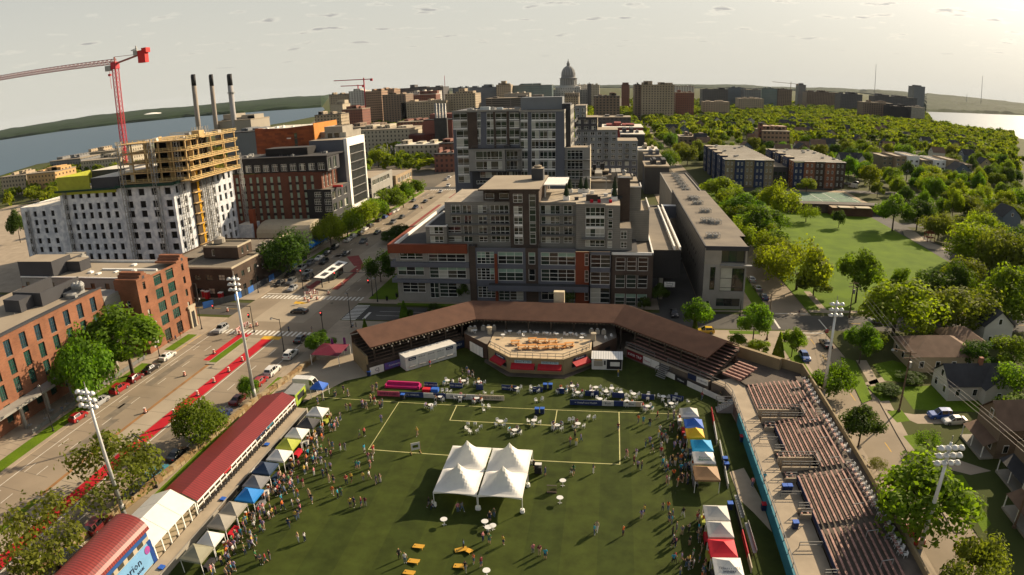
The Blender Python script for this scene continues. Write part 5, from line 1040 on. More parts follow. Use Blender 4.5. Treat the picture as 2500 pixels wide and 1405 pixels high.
rail_line([(20.2,101.4),(23.2,101.4)],1.4,1.0); rail_line([(20.2,103.4),(23.2,103.4)],1.4,1.0)
MB().prism([(19.4,83),(21.8,84.2),(22.9,76),(22.9,69),(21.2,73.2),(19.8,76)],.1,.16).obj('concrete_pad',M_DECK,b)
# ---- left: red roofed suites
b = E('red_roofed_suite','long red metal roofed dugout suite with white posts beside the avenue','pavilion',(-58,78,0))
M_RMET = stripes('red_metal',(0.21,0.022,0.020),(0.12,0.013,0.013),1,0.45,.55,0.45,False,0.1,0.5)
Y0,Y1 = 62.6,94.6
MB().poly([(-57.4,Y0,4.05),(-55.0,Y0,3.1),(-55.0,Y1,3.1),(-57.4,Y1,4.05)]).poly([(-57.4,Y1,4.05),(-61.6,Y1,3.0),(-61.6,Y0,3.0),(-57.4,Y0,4.05)]).poly([(-55.0,Y0,3.0),(-55,Y1,3.0),(-55,Y1,3.1),(-55,Y0,3.1)]).obj('roof',M_RMET,b)
MB().poly([(-57.4,Y0 + .05,3.9),(-61.4,Y0 + .05,2.95),(-55.1,Y0 + .05,3.0)]).obj('gable',M_CONCW,b)
MB().box(-61.4,-61.1,Y0,Y1,.1,2.95).obj('rear_wall',M_CONCW,b); MB().box(-61,-55.4,Y0,Y1,.1,1.0).obj('floor',M_DECK,b)
MB().box(-55.15,-55.0,Y0,Y1,2.72,3.0).obj('fascia',M_WHT,b)
each('post',M_WHT,b,[(-55.35,-55.2,y,y + .16,1.0,2.8) for y in [Y0 + i * 1.6 for i in range(21)]]); each('rail',M_WHT,b,[(-55.33,-55.22,Y0,Y1,1.85,1.97),(-55.33,-55.22,Y0,Y1,1.0,1.12)])
each('counter',M_WHT,b,[(-56.6,-56.0,Y0 + i * 5.4,Y0 + i * 5.4 + 4.6,1.9,2.0) for i in range(6)])
def suite_chair(): return MB().box(-.25,.25,-.25,.25,.42,.48).box(-.25,-.2,-.25,.25,.48,.95).box(-.05,.05,-.05,.05,0,.42).mesh('seat',mat('seat_black',(.02,.02,.022),.5,0))
sc_ = suite_chair()
for i in range(42): put('seat',sc_,b,(-54.3 + 58 - 0 - .6 - 0,Y0 - 78 + .6 + i * .75,1.0),math.pi)
MB().box(-55.05,-53.0,35,Y1,.1,1.02).obj('front_walk',M_DECK,b); MB().box(-53.0,-52.8,35,Y1,.1,1.15).obj('kerb_wall',M_CONCW,b)
for i,(y0,y1,m_) in enumerate(((64,69,M_TIER),(69.2,76,M_BLACK),(76.2,84,M_BLACK),(84.2,94,M_BLACK))): board((-52.79,y0),(-52.79,y1),.3,1.05,m_,'ACCESS' if i == 2 else None,M_WT,.6)
c = board((-52.78,73.6),(-52.78,74.8),.3,1.1,M_WT)
MB().tube((-52.68,74.2,.7),(-52.6,74.2,.7),.4,n=16).obj('roundel',M_REDF,b)
for i,(y0,y1,m_) in enumerate(((80,83.5,M_NAVY),(83.8,86,M_TEAL),(70,72,M_REDF))): MB().box(-54.98,-54.93,y0,y1,2.7,3.0).obj('fascia_banner',m_,b)
b = E('white_marquee','white gabled marquee between the red roofed suite and the barrel roofed block','tent',(-59,57,0))
M_TENT = mat('tent_white',(0.72,0.71,0.68),0.6,0.05,1.0,trans=0.12)
Ya,Yb = 52.2,62.4
for k in range(3):
 y0,y1 = Ya + (Yb - Ya) * k / 3,Ya + (Yb - Ya) * (k + 1) / 3
 MB().poly([(-59,y0,4.6),(-55.2,y0,3.0),(-55.2,y1 - .05,3.0),(-59,y1 - .05,4.6)]).poly([(-59,y1 - .05,4.6),(-62.8,y1 - .05,3.0),(-62.8,y0,3.0),(-59,y0,4.6)]).obj('canopy_panel',M_TENT,b)
MB().poly([(-59,Yb,4.6),(-62.8,Yb,3),(-55.2,Yb,3)]).obj('gable',M_TENT,b)
each('post',M_WHT,b,[(x,x + .18,y,y + .18,.1,3.0) for x in (-55.4,-62.8) for y in (Ya,Ya + 1.7,Ya + 3.4,Ya + 5.1,Ya + 6.8,Ya + 8.5,Yb - .2)]); MB().box(-62,-55.5,Ya,Yb,.1,1.0).obj('floor',M_DECK,b); MB().box(-61.5,-61.2,Ya,Yb,1,2.9).obj('rear_panel',M_WOODD,b)
b = E('barrel_roofed_block','block with a red ribbed barrel roof and a pale blue sponsor banner','building',(-58,45,0))
q = MB(); N = 12; M_RMY = stripes('red_ribs',(0.22,0.035,0.03),(0.12,0.018,0.016),1,0.42,.6,0.45,False,0.1,.5)
for i in range(N):
 a,c = math.pi * (i / N),math.pi * ((i + 1) / N); f = lambda t: (-58.3 - 3.0 * math.cos(t) ,5.6 + 1.75 * math.sin(t))
 (xa_,za),(xb_,zb) = f(a),f(c); q.poly([(xb_,30,zb),(xb_,52.6,zb),(xa_,52.6,za),(xa_,30,za)])
q.poly([(-58.3 - 3.0 * math.cos(math.pi * i / N),52.58,5.6 + 1.75 * math.sin(math.pi * i / N)) for i in range(N + 1)][::-1]); q.obj('roof',M_RMY,b)
MB().box(-61.2,-55.4,30,52,.1,5.6).obj('wall',M_CREAM,b); MB().box(-55.4,-55.25,30,51.8,5.05,5.55).obj('fascia',mat('fascia_blue',(.02,.08,.25),.6,.1,1),b)
M_SKYB = mat('banner_sky',(0.17,0.36,0.58),.6,.08,.6,obj=False)
MB().box(-55.4,-55.28,30,52.0,1.0,4.2).obj('banner',M_SKYB,b); MB().box(-55.28,-55.26,44.0,44.06,1.0,4.2).obj('banner_seam',M_NAVY,b); MB().box(-55.4,-55.24,51.4,52.1,.6,4.3).obj('banner_end',mat('banner_royal',(.01,.05,.22),.6,.2,1),b)
each('window',GLASS[2],b,[(-55.4,-55.33,31.2 + i * 2.05,32.3 + i * 2.05,4.35,5.0) for i in range(10)])
for txt,sz,y,z in (('Starion',1.55,47.2,2.9),('BANK',.55,48.8,1.75),('SUMMIT',.6,41.6,2.1)): sign_text(b,txt,sz,M_NAVYT,(-55.24,y,z),math.pi / 2,math.pi / 2)
MB().tube((-55.26,51.0,3.4),(-55.22,51.0,3.4),.55,n=14).obj('emblem',mat('emblem_pink',(.5,.05,.2),.6,.3,2,c2=(.03,.1,.4)),b)
# low rubble wall along the avenue
b = E('rubble_wall','long low honey coloured rubble stone wall between the pavement and the stadium','wall',(-64,80,0)); M_RUB = mat('rubble_stone',(0.24,0.17,0.085),0.95,0.35,1.2,obj=False,detail=8,bump=.6,bscale=2)
pts = [G(*p) for p in ((770,880),(700,932),(620,988),(430,1147),(320,1232),(180,1338),(40,1450))]; r5 = random.Random(3); mats5 = [mat('rubble_%s' % n,c,.95,.25,1.5,obj=False) for n,c in (('honey',(.26,.185,.09)),('ochre',(.22,.14,.065)),('pale',(.32,.25,.15)))]
for p,q_ in zip(pts,pts[1:]):
 p,q_ = Vector(p),Vector(q_); L = (q_ - p).length; d = (q_ - p).normalized(); n = Vector((-d.y,d.x)); s = 0
 while s < L:
  w_ = r5.uniform(.8,1.5)
  for zz_ in (0,.55):
   e = min(L,s + w_ - .05); t0,t1 = p + d * s,p + d * e; h = .5 + r5.uniform(-.05,.1); o_ = n * (.3 + r5.uniform(0,.1)); MB().prism([tuple(t0 - o_),tuple(t1 - o_),tuple(t1 + o_),tuple(t0 + o_)],zz_ + .1,zz_ + .1 + h).obj('stone',mats5[r5.randrange(3)],b)
  s += w_
# ---- serving container and kiosk
b = E('serving_container','white shipping container bar with five pick-up hatches below the left roof','container',(-35,118,0)); M_CONT = stripes('container_white',(0.66,0.65,0.62),(0.58,0.57,0.55),0,.3,.5,.5,True,.05)
p,q_ = Vector((-39.9,114.0)),Vector((-31.2,122.4)); d = (q_ - p).normalized(); n = Vector((-d.y,d.x)); L = (q_ - p).length
MB().prism([tuple(p),tuple(q_),tuple(q_ + n * 2.9),tuple(p + n * 2.9)],.14,3.0).obj('shell',M_BANW,b); MB().prism([tuple(p - n * .1),tuple(q_ - n * .1),tuple(q_ + n * 3.0),tuple(p + n * 3.0)],3.0,3.15).obj('roof',M_BANW,b)
for i in range(5):
 s0,s1 = .7 + i * (L - 1.0) / 5,.7 + i * (L - 1.0) / 5 + 1.7; board(tuple(p + d * s0),tuple(p + d * s1),1.0,2.1,mat('hatch_shutter',(.5,.5,.48),.5,.05,1),par=b,name='hatch',off=.05); board(tuple(p + d * s0),tuple(p + d * s1),2.2,2.8,M_NAVY if i in (0,4) else M_BANW,('Bavaria','PICK-UP','PICK-UP','PICK-UP','Bavaria')[i],M_WT if i in (0,4) else M_NAVYT,.42,par=b,name='hatch_sign',off=.07); board(tuple(p + d * s0),tuple(p + d * s1),.9,1.0,M_STEEL,par=b,name='shelf',off=.4)
b = E('food_kiosk','small white kiosk with ribbed roof standing right of the terrace','kiosk',(.6,119,0))
x0,x1,y0,y1 = -2.4,3.7,118.2,120.8
MB().box(x0,x1,y0,y1,.14,2.55).obj('shell',M_BANW,b); MB().poly([(x0 - .1,y0 - .2,2.55),(x1 + .1,y0 - .2,2.55),(x1 + .1,y1,3.1),(x0 - .1,y1,3.1)]).poly([(x0 - .1,y1,2.5),(x1 + .1,y1,2.5),(x1 + .1,y0 - .2,2.5),(x0 - .1,y0 - .2,2.5)]).obj('roof',stripes('ribbed_white',(.68,.68,.66),(.5,.51,.52),0,.5,.6,.5,False,.04),b)
board((x0 + .4,y0),(x0 + 2.2,y0),.9,2.0,M_CONCW,par=b,name='hatch'); board((x0 + .5,y0),(x0 + 2.1,y0),2.1,2.5,mat('tan_sign',(.4,.27,.1),.6,.1,1),par=b,name='sign'); board((x0 + 3.0,y0),(x1 - .1,y0),.3,2.45,M_BLACK,par=b,name='panel'); board((x0 + 3.7,y0 - .07),(x1 - .5,y0 - .07),1.0,1.9,M_BANW,par=b,name='hatch'); board((x0 + 2.4,y0),(x0 + 2.8,y0),1.2,2.1,M_DKG,par=b,name='menu_board')
# ---- floodlight masts
M_LAMP = mat('lamp_metal',(0.62,0.63,0.62),0.3,.05,2,metal=.2)
def mast(x,y,h,n,rows,lab_,dx=1,top=0.0):
 t = E('floodlight_mast',lab_,'light pole',(x,y,0),group='floodlight masts around the stadium')
 MB().tube((0,0,0),(0,0,2.8),.42,.40,10).obj('base',M_STEEL,t,local=True,smooth=True); MB().tube((0,0,2.8),(0,0,h),.34,.17,10).obj('pole',M_LAMP,t,local=True,smooth=True)
 for r_ in range(rows):
  z = h - .5 - r_ * 1.0; MB().beam((-n * .45,0,z),(n * .45,0,z),.12).obj('cross_arm',M_STEEL,t,local=True)
  for i in range(n):
   xx = (i - (n - 1) / 2) * .88; MB().lathe([(.02,.35),(.22,.3),(.42,.05),(.46,-.15),(.2,-.2),(.02,-.2)],12,(xx,-.35 * dx,z)).obj('lamp',M_LAMP,t,local=True,smooth=True)
 MB().beam((0,0,h - .4),(0,0,h + .9),.08).obj('lightning_rod',M_STEEL,t,local=True); return t
mast(-65.3,97.3,25.2,3,3,'tall floodlight mast by the far end of the red roofed suite'); mast(-66.4,59.3,21.3,4,3,'floodlight mast beside the white marquee'); mast(40.2,105.4,20.0,3,3,'floodlight mast behind the far end of the open grandstand'); mast(40.2,61.9,18.0,4,3,'floodlight mast behind the near end of the open grandstand')
# ------------------------------------------------------------------ the town further off
def gridmat(name,c,g,pw,ph,fw=.5,fh=.5,rough=.8):
 """wall colour with a regular window print, for blocks too far off to tell the panes apart"""
 if name in MATS: return MATS[name]
 m = bpy.data.materials.new(name); m.use_nodes = True; n = m.node_tree.nodes; l = m.node_tree.links.new; b = n['Principled BSDF']; b.inputs['Specular IOR Level'].default_value = .4
 ge = n.new('ShaderNodeNewGeometry'); s = n.new('ShaderNodeSeparateXYZ'); l(ge.outputs['Position'],s.inputs[0])
 def mt(op,a,bb):
  q = n.new('ShaderNodeMath'); q.operation = op
  for i,v in enumerate((a,bb)):
   if hasattr(v,'is_linked'): l(v,q.inputs[i])
   else: q.inputs[i].default_value = v
  return q.outputs[0]
 u = mt('ADD',s.outputs[0],s.outputs[1]); sn = n.new('ShaderNodeSeparateXYZ'); l(ge.outputs['Normal'],sn.inputs[0])
 a = mt('LESS_THAN',mt('FRACT',mt('DIVIDE',u,pw),0),fw); d = mt('LESS_THAN',mt('FRACT',mt('DIVIDE',s.outputs[2],ph),0),fh); side = mt('LESS_THAN',sn.outputs[2],.5)
 f = mt('MULTIPLY',mt('MULTIPLY',a,d),side); mx = n.new('ShaderNodeMix'); mx.data_type = 'RGBA'; l(f,mx.inputs[0]); mx.inputs[6].default_value = tuple(c) + (1,); mx.inputs[7].default_value = tuple(g) + (1,)
 no = n.new('ShaderNodeTexNoise'); no.inputs['Scale'].default_value = .05; no.inputs['Detail'].default_value = 6; l(ge.outputs['Position'],no.inputs['Vector']); q = n.new('ShaderNodeMapRange'); q.inputs[3].default_value = .75; q.inputs[4].default_value = 1.25; l(no.outputs[0],q.inputs[0])
 h = n.new('ShaderNodeHueSaturation'); l(mx.outputs[2],h.inputs['Color']); l(q.outputs[0],h.inputs['Value']); l(h.outputs[0],b.inputs['Base Color'])
 r = mt('SUBTRACT',rough,mt('MULTIPLY',f,.5)); l(r,b.inputs['Roughness']); MATS[name] = m; return m
BK_ = (.02,.022,.025); GM = {
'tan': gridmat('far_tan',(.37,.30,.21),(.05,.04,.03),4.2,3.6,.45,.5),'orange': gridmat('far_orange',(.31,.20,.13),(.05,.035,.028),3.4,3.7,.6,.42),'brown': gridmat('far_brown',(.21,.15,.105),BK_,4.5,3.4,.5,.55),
'white': gridmat('far_white',(.55,.53,.48),(.05,.05,.05),4.6,3.5,.5,.5),'cream': gridmat('far_cream',(.42,.37,.28),(.06,.05,.04),3.6,3.6,.35,.5),'dark': gridmat('far_dark',(.10,.095,.095),(.04,.04,.045),4,3.5,.5,.5),
'glass': gridmat('far_glass',(.10,.14,.14),(.17,.22,.21),3,3.8,.8,.7,.35),'blue': gridmat('far_blue',(.09,.11,.135),(.13,.16,.18),3,3.8,.8,.6,.35),'red': gridmat('far_red',(.20,.085,.06),(.04,.02,.02),3.4,3.5,.45,.5),
'ramp': gridmat('far_ramp',(.16,.14,.12),(.025,.022,.02),30,3.1,.96,.5),'stone': gridmat('far_stone',(.40,.39,.36),(.10,.10,.10),5,5,.3,.6),'grey': gridmat('far_grey',(.19,.19,.19),(.07,.075,.08),4,3.5,.5,.5),'tanside': mat('far_tan_plain',(.36,.28,.18),.8,.1,.05,obj=False)}
EXCL = [(60,140,275,445),(188,262,410,490),(-55,60,150,400),(42,54,0,1200),(114,129,150,420),(-225,-98,150,345),(-100,-64,0,1500),(-145,-100,345,420)]
def farb(name,label,px0,px1,py,Y,dep,m,roof=M_ROOF,pent=None,cat='building',side=None,base=0):
 x0,x1 = onY(px0,py,Y)[0],onY(px1,py,Y)[0]; z = onY((px0 + px1) / 2,py,Y)[1]
 if z < base + 2: return None
 EXCL.append((x0 - 3,x1 + 3,Y - 4,Y + dep + 3)); t = E(name,label,cat,((x0 + x1) / 2,Y,0)); q = MB(); q.box(x0,x1,Y,Y + dep,0,z,0,None,False); q.obj('wall',m if not side else m,t); MB().box(x0 - .3,x1 + .3,Y - .3,Y + dep + .3,z,z + .7).obj('roof',roof,t)
 r6 = random.Random(int(px0)); pent = list(pent or []) + [(u,u + r6.uniform(.06,.2),r6.uniform(1.6,4.2)) for u in (r6.uniform(.02,.3),r6.uniform(.35,.6),r6.uniform(.62,.8))]
 for a,c,h in pent: MB().box(x0 + (x1 - x0) * a,x0 + (x1 - x0) * c,Y + dep * .3,Y + dep * .8,z + .7,z + h).obj('roof_block',m,t)
 return t
F = [
('office_tower','tan half finished tower with dark green top storey beside the lake',803,850,232,1010,30,GM['tan'],M_BLACK,None),('apartment_tower','white balconied tower standing under the two distant cranes',851,890.5,223.5,1000,28,GM['white'],M_ROOFW,[(.2,.6,4)]),
('office_tower','orange brown office tower right of the white balconied tower',891,931,224,990,30,GM['orange'],M_ROOF,[(.6,.9,4)]),('apartment_block','brown balconied block right of the orange brown office',933,990,232,960,40,GM['brown'],M_ROOF,[(.2,.5,3)]),
('apartment_block','pinkish distant block peeping over the brown balconied block',928,962,219,1250,40,GM['orange'],M_ROOF,None),('office_block','long dark distant office with a small roof box',968,1082,215,1300,50,GM['dark'],M_ROOFD,[(.25,.35,7)]),
('hotel','white panelled block in front of the long dark office',997,1069,224,1200,30,GM['white'],M_ROOF,None),('apartment_block','white and brick block with flat white roof line',987,1064,232,1080,30,GM['red'],M_ROOFW,[(.45,1.0,6)]),
('office_block','long low tan block in front of the white and brick block',979,1090,249,960,40,GM['tan'],M_ROOF,None),('office_block','broad tan office block with a bright sunlit flank',1086,1160,230,980,45,GM['tan'],M_ROOF,[(.4,.6,8)]),
('office_block','dark glass block carrying a red roof box',1105,1144,215,1350,40,GM['blue'],M_ROOFD,None),('office_block','dark blue glass office beside the art deco tower',1145,1212,214,1320,40,GM['blue'],M_ROOFD,[(.5,.8,6)]),
('office_tower','tan art deco tower with stepped crown',1211,1247,208,1300,30,GM['tan'],M_ROOF,[(.12,.88,3),(.3,.62,8)]),('office_block','pale green glass government block left of the dome',1249,1347,209,1330,40,GM['glass'],M_ROOF,[(.2,.5,4)]),
('parking_ramp','dark brown parking ramp below the green glass block',1186,1335,240,1020,40,GM['ramp'],M_ROOF,None),('office_block','pale plain block standing on the dark parking ramp',1231,1292,229,1080,30,M_CONCW,M_ROOF,None),
('hotel','tan hotel with a dark mansard roof below the dome',1378,1413,236,1150,35,GM['tan'],M_ROOFD,[(.0,1.0,6)]),('office_block','long white windowed office right of the dome',1394,1434,209,1500,40,GM['white'],M_ROOF,None),
('office_block','dark corner block between two pale offices right of the dome',1434,1443,206,1420,40,GM['dark'],M_ROOFD,None),('office_block','cream office block right of the dark corner block',1443,1463,208,1420,40,GM['cream'],M_ROOF,None),
('apartment_block','dark brick apartment house among trees right of the dome',1450,1513,236,860,40,GM['brown'],M_ROOFD,[(.6,.8,5)]),('office_tower','slim dark red tower with dark cap',1518,1537,208,1350,30,GM['red'],M_ROOFD,[(.1,.9,5)]),
('hotel','large tan hotel slab dominating the skyline right of the dome',1566,1647,208,1000,50,GM['tan'],M_ROOF,[(.1,.35,6),(.6,.8,3)]),('hotel','left wing of the large tan hotel slab, its shade painted brown',1549,1565.5,208,1010,50,GM['brown'],M_ROOFD,None),  # hotel's left part: brown wall colour stands in for its shadow
('office_block','white banded modern block right of the tan hotel',1648,1695,212,1200,40,GM['white'],M_ROOF,None),('apartment_block','red brick block below the white banded block',1650,1695,227,1050,40,GM['red'],M_ROOF,None),
('office_block','low dark block with a white roof block right of the brick block',1715,1778,219,1500,40,GM['dark'],M_ROOFD,[(.7,.9,4)]),('office_block','dark blue long block on the right skyline',1778,1818,215,1600,40,GM['blue'],M_ROOFD,None),
('office_block','grey block with pale lower storeys on the right skyline',1818,1858,220,1550,40,GM['grey'],M_ROOF,None),('office_block','pair of grey glass towers before the church tower',1860,1898,217,1600,40,GM['glass'],M_ROOFD,None),('office_block','brown low block left of the distant tan crane',1899,1934,219,1600,40,GM['brown'],M_ROOFD,None),
('bell_tower','square stone tower with a round lantern on the right skyline',1949,1968,208,1900,25,GM['grey'],M_ROOFD,[(.25,.75,5)]),('office_block','low brown block right of the stone tower',1970,2050,226,1800,40,GM['brown'],M_ROOFD,[(.4,.6,5)]),
('office_block','dark flat block above the trees on the right',2053,2106,231,1500,40,GM['dark'],M_ROOFD,[(.4,.7,5)]),('office_block','long dark block near the northern lake',2137,2240,238,1500,40,GM['dark'],M_ROOFD,[(.1,.2,6),(.5,.6,4)]),
('apartment_tower','lone dark tower with red left edge near the northern lake',2232,2259,212,1900,40,GM['grey'],M_ROOFD,None),('boathouse','black slab block on the shore of the northern lake',2174,2225,261,1150,30,M_BLACK,M_ROOFD,None),('office_block','pale grey slab beside the black slab on the shore',2225.5,2259,264,1150,30,M_CONCW,M_ROOF,None),
('warehouse','cream industrial block at the lake end below the cranes',806,836,256,900,30,M_CREAM,M_ROOF,[(.4,1,6)]),('brick_building','long tan brick block beside the lake end',768,832,281,720,25,GM['tan'],M_ROOFD,[(.05,.15,4)]),('brick_building','red brick block with rounded top below the white tower',834,884,268,800,30,GM['red'],M_ROOF,[(.3,.6,5)]),
('plant_building','pink brick power house behind four thin steel stacks',1034,1104,294,560,40,mat('brick_pink',(.22,.085,.065),.85,.15,.1,obj=False),M_ROOFD,[(.1,.9,5)]),('brick_building','long low brick block left of the pink power house',969,1036,299,640,40,GM['red'],M_ROOF,[(.5,.6,3)]),
('warehouse','low pale workshop left of the round rust tank',870,1000,318,560,40,GM['cream'],M_ROOF,[(.3,.4,3)]),('warehouse','low brown workshop beyond the rust tiled office',835,935,312,640,40,GM['brown'],M_ROOF,None),('warehouse','white roofed shed behind the electricity yard',965,1072,356,480,22,GM['cream'],M_ROOFW,None),
('brick_building','dark red shed beside the tall apartment tower',1072,1110,352,470,22,GM['red'],M_ROOFD,[(.1,.6,3)]),('warehouse','low dark shed left of the tall apartment tower',1060,1110,378,420,18,GM['red'],M_ROOFD,None),
('plant_hall','large plain grey power plant hall behind the brick pier hotel',549,626,325,470,40,mat('plant_grey',(.16,.17,.18),.8,.08,.05,obj=False),M_ROOFD,None),('plant_hall','tan power plant boiler house under the three tall stacks',522,612,296,610,40,mat('plant_tan',(.30,.27,.22),.8,.1,.05,obj=False),M_ROOF,[(.1,.45,7),(.6,.95,5)]),
('apartment_block','cream lakeside apartment block with grey flank behind the construction site',121,197,392,520,30,GM['grey'],M_ROOF,None),('apartment_block','long sunlit cream lakeside apartment block behind the crane',196,292,392,500,60,GM['cream'],M_ROOF,[(.3,.5,4),(.8,.95,9)]),('apartment_block','flat grey apartment block by the lake behind the crane mast',200,292,372,590,30,GM['tan'],M_ROOF,[(.3,.45,5)]),
('apartment_block','tan apartment block with red corner at the left edge',0,64,432,400,22,GM['tan'],M_ROOF,None),('apartment_block','orange sunlit apartment block beside the red corner block',64,134,424,390,24,gridmat('far_apricot',(.50,.31,.13),(.08,.05,.03),4,3.4,.4,.45),M_ROOF,[(.7,1,3)]),
('apartment_block','dark brick apartment house beyond the white roofed terrace',1460,1540,288,640,30,GM['dark'],M_ROOF,None),('apartment_house','long brown low apartment house among the trees right of the side street',1660,1730,336,600,25,GM['brown'],M_ROOF,None),('brick_tower_house','tan brick tower block rising out of the trees left of the park',1861,1928,322,560,30,GM['orange'],M_ROOF,[(.05,.4,4),(.7,1,4)]),
('school','long low stone building among trees in the middle distance',1805,1865,242,1300,40,GM['tan'],M_ROOF,None),('apartment_house','tan flat roofed house row among trees',1718,1782,250,1100,30,GM['tan'],M_ROOF,None),('brick_building','dark brick house block in front of the long dark office row',2108,2180,252,1200,30,GM['brown'],M_ROOF,None),
]
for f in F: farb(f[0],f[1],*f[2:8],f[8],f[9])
t = E('chimney_house','brick chimney stack beside the tan brick tower block','chimney',onY(1856,322,565)[:1] + (565,0)); x = onY(1856,322,565)[0]; MB().box(x - 1.6,x + 1.6,563,567,0,onY(1856,303,565)[1]).obj('shaft',GM['red'],t); MB().box(x - 2,x + 2,562.6,567.4,onY(1856,303,565)[1],onY(1856,303,565)[1] + 1).obj('cap',M_BRN,t)
# power plant stacks
for i,(pb,pt,w_,top,lb) in enumerate((((485,316),(472,182),5.2,1,'leftmost tan power plant stack with black top'),((524,288),(516.5,182),4.6,1,'middle tan power plant stack with black top'),((569,282),(561,181),5.6,1,'grey power plant stack with a platform ring'))):
 x,z1 = onY(pt[0],pt[1],600 + i * 6); xb_ = onY(pb[0],pb[1],600 + i * 6)[0]; x = (x + xb_) / 2; t = E('smokestack',lb,'chimney',(x,600 + i * 6,0),group='three tall power plant stacks'); zb = z1 - 12
 MB().tube((0,0,0),(0,0,zb),w_ / 2 * 1.02,w_ / 2 * .9,16).obj('shaft',mat('stack_tan',(.27,.235,.20),.8,.08,.1) if i < 2 else mat('stack_grey',(.33,.32,.32),.8,.08,.1),t,local=True,smooth=True); MB().tube((0,0,zb),(0,0,z1),w_ / 2 * .9,w_ / 2 * .88,16).obj('black_top',M_BLACK,t,local=True,smooth=True)
 if i == 2: MB().tube((0,0,z1 - 20),(0,0,z1 - 19),4.2,4.2,14).obj('platform',M_STEEL,t,local=True)
 MB().beam((-w_ / 2 - .4,0,5),(-w_ / 2 - .4,0,z1 - 1),.5).obj('ladder',M_STEEL,t,local=True)
for i in range(4):
 x = onY(1064 + i * 7.4,270,552)[0]; z1 = onY(1064 + i * 7,253,552)[1]; t = E('steel_stack','thin pale steel stack on the pink power house, %s of four from the left' % ('first','second','third','last')[i],'chimney',(x,552,0)); MB().tube((0,0,5),(0,0,z1),1.05,1.0,10).obj('shaft',M_STEEL,t,local=True,smooth=True); MB().box(-1.6,1.6,-1.6,1.6,0,30).obj('stack_base',M_ROOFD,t,local=True)
t = E('rust_tank','round rust red tank enclosure on the low roofs','tank',(onY(1036,336,560)[0],560,0)); MB().lathe([(14,0),(14,onY(1036,331,548)[1]),(13.6,onY(1036,331,548)[1] + .5),(0,onY(1036,331,548)[1] + .5)],28).obj('drum',stripes('rust_ribs',(.10,.022,.014),(.07,.016,.011),0,1.4,.5,.8,True),t,local=True)
# white arena roof on the far shore
x,y = G(372,288); t = E('arena','white domed arena roof on the far wooded shore','arena',(x,y,0)); MB().lathe([(75,0),(80,14),(60,26),(30,32),(0,34)],28).obj('dome',M_WHT,t,local=True); MB().lathe([(84,0),(84,10),(78,12)],28).obj('drum',M_CONCW,t,local=True)
# domed capitol
Yc = 1450.0; xc_ = onY(1387.5,180,Yc)[0]; t = E('domed_capitol','grey granite domed capitol crowning the skyline','capitol',(xc_,Yc,0)); zq = lambda py: onY(1387.5,py,Yc)[1]; sc = Yc * 1.02 / 1535 * 1.04; M_GRAN = mat('granite',(.215,.215,.215),.8,.1,.02); M_GRANS = mat('granite_pale',(.42,.42,.40),.8,.08,.02)
R_ = lambda p: p * sc / 2
z1,z2,z3,z4,z5,z6 = zq(217),zq(209),zq(192.5),zq(189),zq(184.5),zq(161.5)
MB().lathe([(R_(40),0),(R_(40),z2)],32).obj('drum_base',M_GRANS,t,local=True); MB().lathe([(R_(31),z2),(R_(31),z3)],32).obj('drum',M_GRAN,t,local=True)
for i in range(24): a = 2 * math.pi * i / 24; MB().tube((R_(36) * math.cos(a),R_(36) * math.sin(a),z2),(R_(36) * math.cos(a),R_(36) * math.sin(a),z3),.75,.7,6).obj('column',M_GRANS,t,local=True)
MB().lathe([(R_(38.5),z3 - .5),(R_(39.5),z3 + 1),(R_(34),z3 + 1.2),(R_(31.5),z4),(R_(31),z5)],32).obj('entablature',M_GRAN,t,local=True)
prof = [(R_(30.5) * math.cos(a),z5 + (z6 - z5) * math.sin(a)) for a in [math.pi / 2 * i / 9 * .97 for i in range(10)]]; MB().lathe(prof,32).obj('dome',M_GRAN,t,local=True,smooth=True)
for i in range(16): a = 2 * math.pi * i / 16; q = MB(); [q.beam((r0 * 1.01 * math.cos(a),r0 * 1.01 * math.sin(a),h0),(r1 * 1.01 * math.cos(a),r1 * 1.01 * math.sin(a),h1),.7) for (r0,h0),(r1,h1) in zip(prof,prof[1:])]; q.obj('dome_rib',M_GRANS,t,local=True)
MB().lathe([(R_(7),z6 - 1),(R_(7),zq(155)),(R_(4.5),zq(154)),(R_(4),zq(151)),(R_(1.5),zq(149.5)),(R_(1.2),zq(145)),(0,zq(144.5))],12).obj('lantern',M_GRAN,t,local=True)
for x0,x1,y0,y1,h in ((-66,-18,-14,14,zq(219)),(18,66,-14,14,zq(219)),(-14,14,-60,-18,zq(222)),(-14,14,18,60,zq(219)),(-26,26,-26,26,zq(214))): MB().box(x0,x1,y0,y1,0,h).obj('wing',GM['stone'],t,local=True)
for x,y in ((-17,-17),(17,-17)): MB().lathe([(6,zq(216)),(6,zq(213)),(4.5,zq(211)),(0,zq(210))],12,(x * 1.3,y * 1.3,0)).obj('small_dome',M_GRANS,t,local=True)
# distant cranes, radio masts
def far_crane(label,pm,pb,pj0,pj1,Y,m,w=1.3):
 x,z1 = onY(*pm,Y); zb = onY(*pb,Y)[1]; t = E('tower_crane',label,'crane',(x,Y,0)); MB().beam((0,0,0),(0,0,z1 + 3),w * 1.2).obj('mast',m,t,local=True); a,c = onY(*pj0,Y),onY(*pj1,Y); MB().beam((a[0] - x,0,a[1]),(c[0] - x,0,c[1]),w).obj('jib',m,t,local=True); MB().box(c[0] - x - 3,c[0] - x + 1,-1,1,c[1] - 3,c[1] + 1).obj('counterweight',m,t,local=True)
far_crane('upper red crane over the white balconied tower',(888,195),(890,224),(815,198),(908,193.5),1000,M_CRANE); far_crane('lower red crane just beneath the upper red one',(874,212),(874,224),(832,211),(888,209),1040,M_CRANE); far_crane('small tan crane on the right skyline',(1931,203),(1931,215),(1886,200),(1947,206),1700,mat('crane_tan',(.3,.2,.12),.7,0),1.0)
